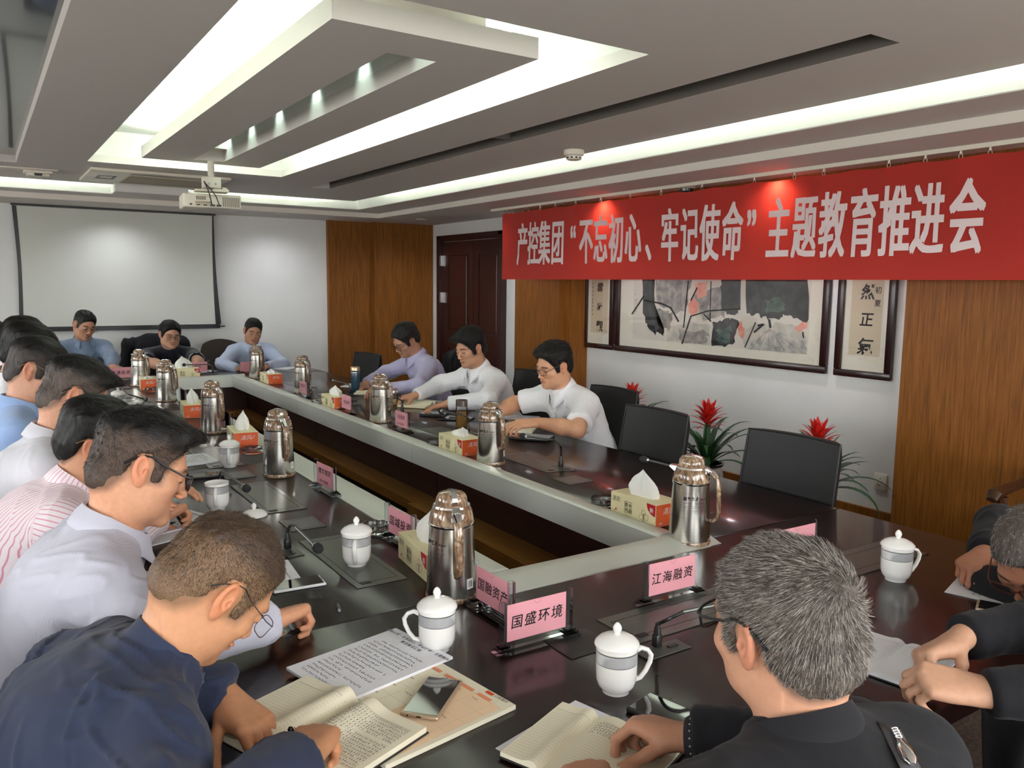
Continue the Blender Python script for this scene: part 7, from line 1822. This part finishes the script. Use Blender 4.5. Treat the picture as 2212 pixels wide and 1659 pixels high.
# --- right hand end
open_book('blank white notebook spread open beneath the clasped hands', 'notebook', (1880, 1371), (2072, 1432), (1800, 1480), .42, .21, (.005, .005), mt=M_SHEET, rule=24, seed=15, hump=.004)
g_ = PE['p15']['grip']['R'][0]; pen('slim silver pen between the clasped hands', tuple(g_+A3((-.03, .03, -.01))), tuple(g_+A3((.075, -.03, .01))), mat('pen_silver', (.55, .55, .58), .25, metal=1), r=.0036, silver=True)
sheet('white printed page lying under the small yellow notebook', 'printed_page', 'papers', (2040, 1280), (2080, 1236), (2215, 1315), None, None, .0016, lines=20, title=('工作汇报',), cs=.0085, seed=31)
open_book('small yellow notebook under the pen of the man with brown glasses', 'notebook', (2116, 1261), (2147, 1207), (2185, 1277), .5, .10, (.005, .005), z0=.003, write=(0, 3), rule=8, seed=17, hump=.003)
phone('dark phone with a gold rim next to the printed page at the right edge', (2106, 1320), (2113, 1294), (2225, 1342), M_GOLDM, w_=.075, h_=.155, ports=False)
g_ = PE['p16']['grip']['R'][0]; pen('pen in the hand of the man with brown glasses', tuple(g_+A3((-.03, -.02, -.03))), tuple(g_+A3((.03, .01, .07))))
# --- right side of the table
open_book('open cream ring notebook whose pages a man in white is turning', 'notebook', (858, 880), (900, 866), (925, 899), .5, .20, (.010, .008), seed=19, hump=.016, mt=M_CREAMP, cover=mat('cover_ochre', lin((176, 128, 50)), .5))
phone('flat black wallet lying before the open ring notebook', (905, 900), (925, 888), (970, 914), M_COVER, t=.018, w_=.10, h_=.17, name='wallet', ports=False, cat='wallet')
phone('thin black tablet partly under the left hand of the man in the long sleeves', (945, 908), (975, 893), (985, 913), M_BLACK, t=.009, w_=.13, h_=.2, name='tablet', ports=False, cat='tablet')
open_book('open pale notebook under the hands of the short sleeved man', 'notebook', (1076, 935), (1104, 910), (1118, 951), .5, .19, (.012, .010), seed=23, hump=.006)
phone('black tablet in front of the left hand of the short sleeved man', (1097, 949), (1130, 931), (1165, 953), M_BLACK, t=.010, w_=.15, h_=.22, name='tablet', ports=False, cat='tablet')
sheet('white sheet held up between the hands of the short sleeved man', 'paper_sheet', 'papers', (1080, 915), (1110, 898), (1112, 930), .15, .21, .0016, z0=.03)
sheet('white and blue papers spread left of the blue flask', 'paper_stack', 'papers', (735, 836), (765, 828), (775, 850), .21, .30, .006, lines=8, cs=.009, seed=25)
sheet('white papers behind the blue flask before the lavender shirt', 'paper_stack', 'papers', (785, 835), (810, 826), (815, 843), .21, .28, .006, lines=8, cs=.009, seed=26)
open_book('open notebook beside the base of the blue flask', 'notebook', (764, 853), (780, 846), (798, 858), .5, .19, (.010, .009), seed=27, hump=.010)
sheet('white papers on the far side before the man in pale blue', 'paper_stack', 'papers', (575, 792), (640, 794), (572, 802), .34, .24, .006, lines=6, cs=.009, seed=28)
sheet('white paper with a dark edge below the arching microphone on the far side', 'paper_sheet', 'papers', (432, 799), (462, 801), (425, 806), .21, .25, .003)
g_ = PE['p10']['grip']['R'][0]; pen('dark pen in the hand of the man in pale blue', tuple(g_+A3((.03, -.03, -.03))), tuple(g_+A3((-.04, .02, .07))))
# --- bottles and glasses
o = thing('insulated_flask', 'dark blue insulated flask with a pale gold cap', 'flask', (*atz(768, 848, ZT).xy, ZT+.0008))
m = MB(); m.lathe([(.031, 0), (.033, .004), (.0335, .15), (.031, .160), (.028, .163)], 28); m.build('body', mat('flask_blue', lin((26, 62, 84)), .3, coat=.4), o)
m = MB(); m.lathe([(.030, .163), (.0345, .166), (.0345, .188), (.031, .196), (0, .198)], 28); m.build('cap', mat('flask_gold', lin((206, 184, 150)), .3, metal=.8), o)
m = MB(); m.lathe([(.0338, .150), (.0342, .152), (.0338, .155)], 28); m.build('ring', M_CHROME, o)
M_TEAL = mat('tea_liquid', lin((172, 128, 62)), .05, trans=.6)
M_CLEAR = thin_glass('bottle_glass', (.93, .95, .94), .16)
o = thing('tea_bottle', 'clear glass tea bottle with a dark lid half filled with tea', 'bottle', (*atz(997, 931, ZT).xy, ZT+.0008))
m = MB(); m.lathe([(.030, 0), (.033, .003), (.033, .130), (.030, .140), (.029, .150)], 28); m.build('glass', M_CLEAR, o)
m = MB(); m.lathe([(.029, .004), (.030, .006), (.030, .115), (0, .115)], 24); m.build('tea', M_TEAL, o); m = MB(); m.lathe([(.0302, .004), (.0305, .018), (0, .018)], 24); m.build('tea_leaves', mat('tea_leaves', lin((52, 44, 20)), .9), o)
m = MB(); m.lathe([(.0315, .142), (.0335, .144), (.0335, .174), (.031, .176), (0, .177)], 28); m.build('lid', mat('bottle_lid', lin((120, 110, 104)), .2, metal=.7), o); m = MB(); m.lathe([(.0325, .1765), (.0, .1785)], 28); m.build('lid_top', mat('lid_dark', lin((50, 30, 26)), .3), o)
o = thing('glass_mug', 'clear glass mug with a steel lid and dark handle by the lavender sleeve', 'mug', (*atz(848, 876, ZT).xy, ZT+.0008), R(-60))
m = MB(); m.lathe([(.034, 0), (.036, .004), (.036, .085)], 28); m.build('glass', M_CLEAR, o); m = MB(); m.lathe([(.034, .004), (.0342, .050), (0, .050)], 24); m.build('tea', mat('tea_pale', lin((190, 176, 120)), .1), o)
m = MB(); m.lathe([(.0375, .082), (.0385, .086), (.037, .108), (.033, .113), (0, .114)], 28); m.build('lid', M_CHROME, o)
m = MB(); m.tube([(.035, 0, .078), (.055, 0, .080), (.066, 0, .066), (.066, 0, .038), (.055, 0, .022), (.035, 0, .022)], .007, 8); m.build('handle', M_BLACK, o)
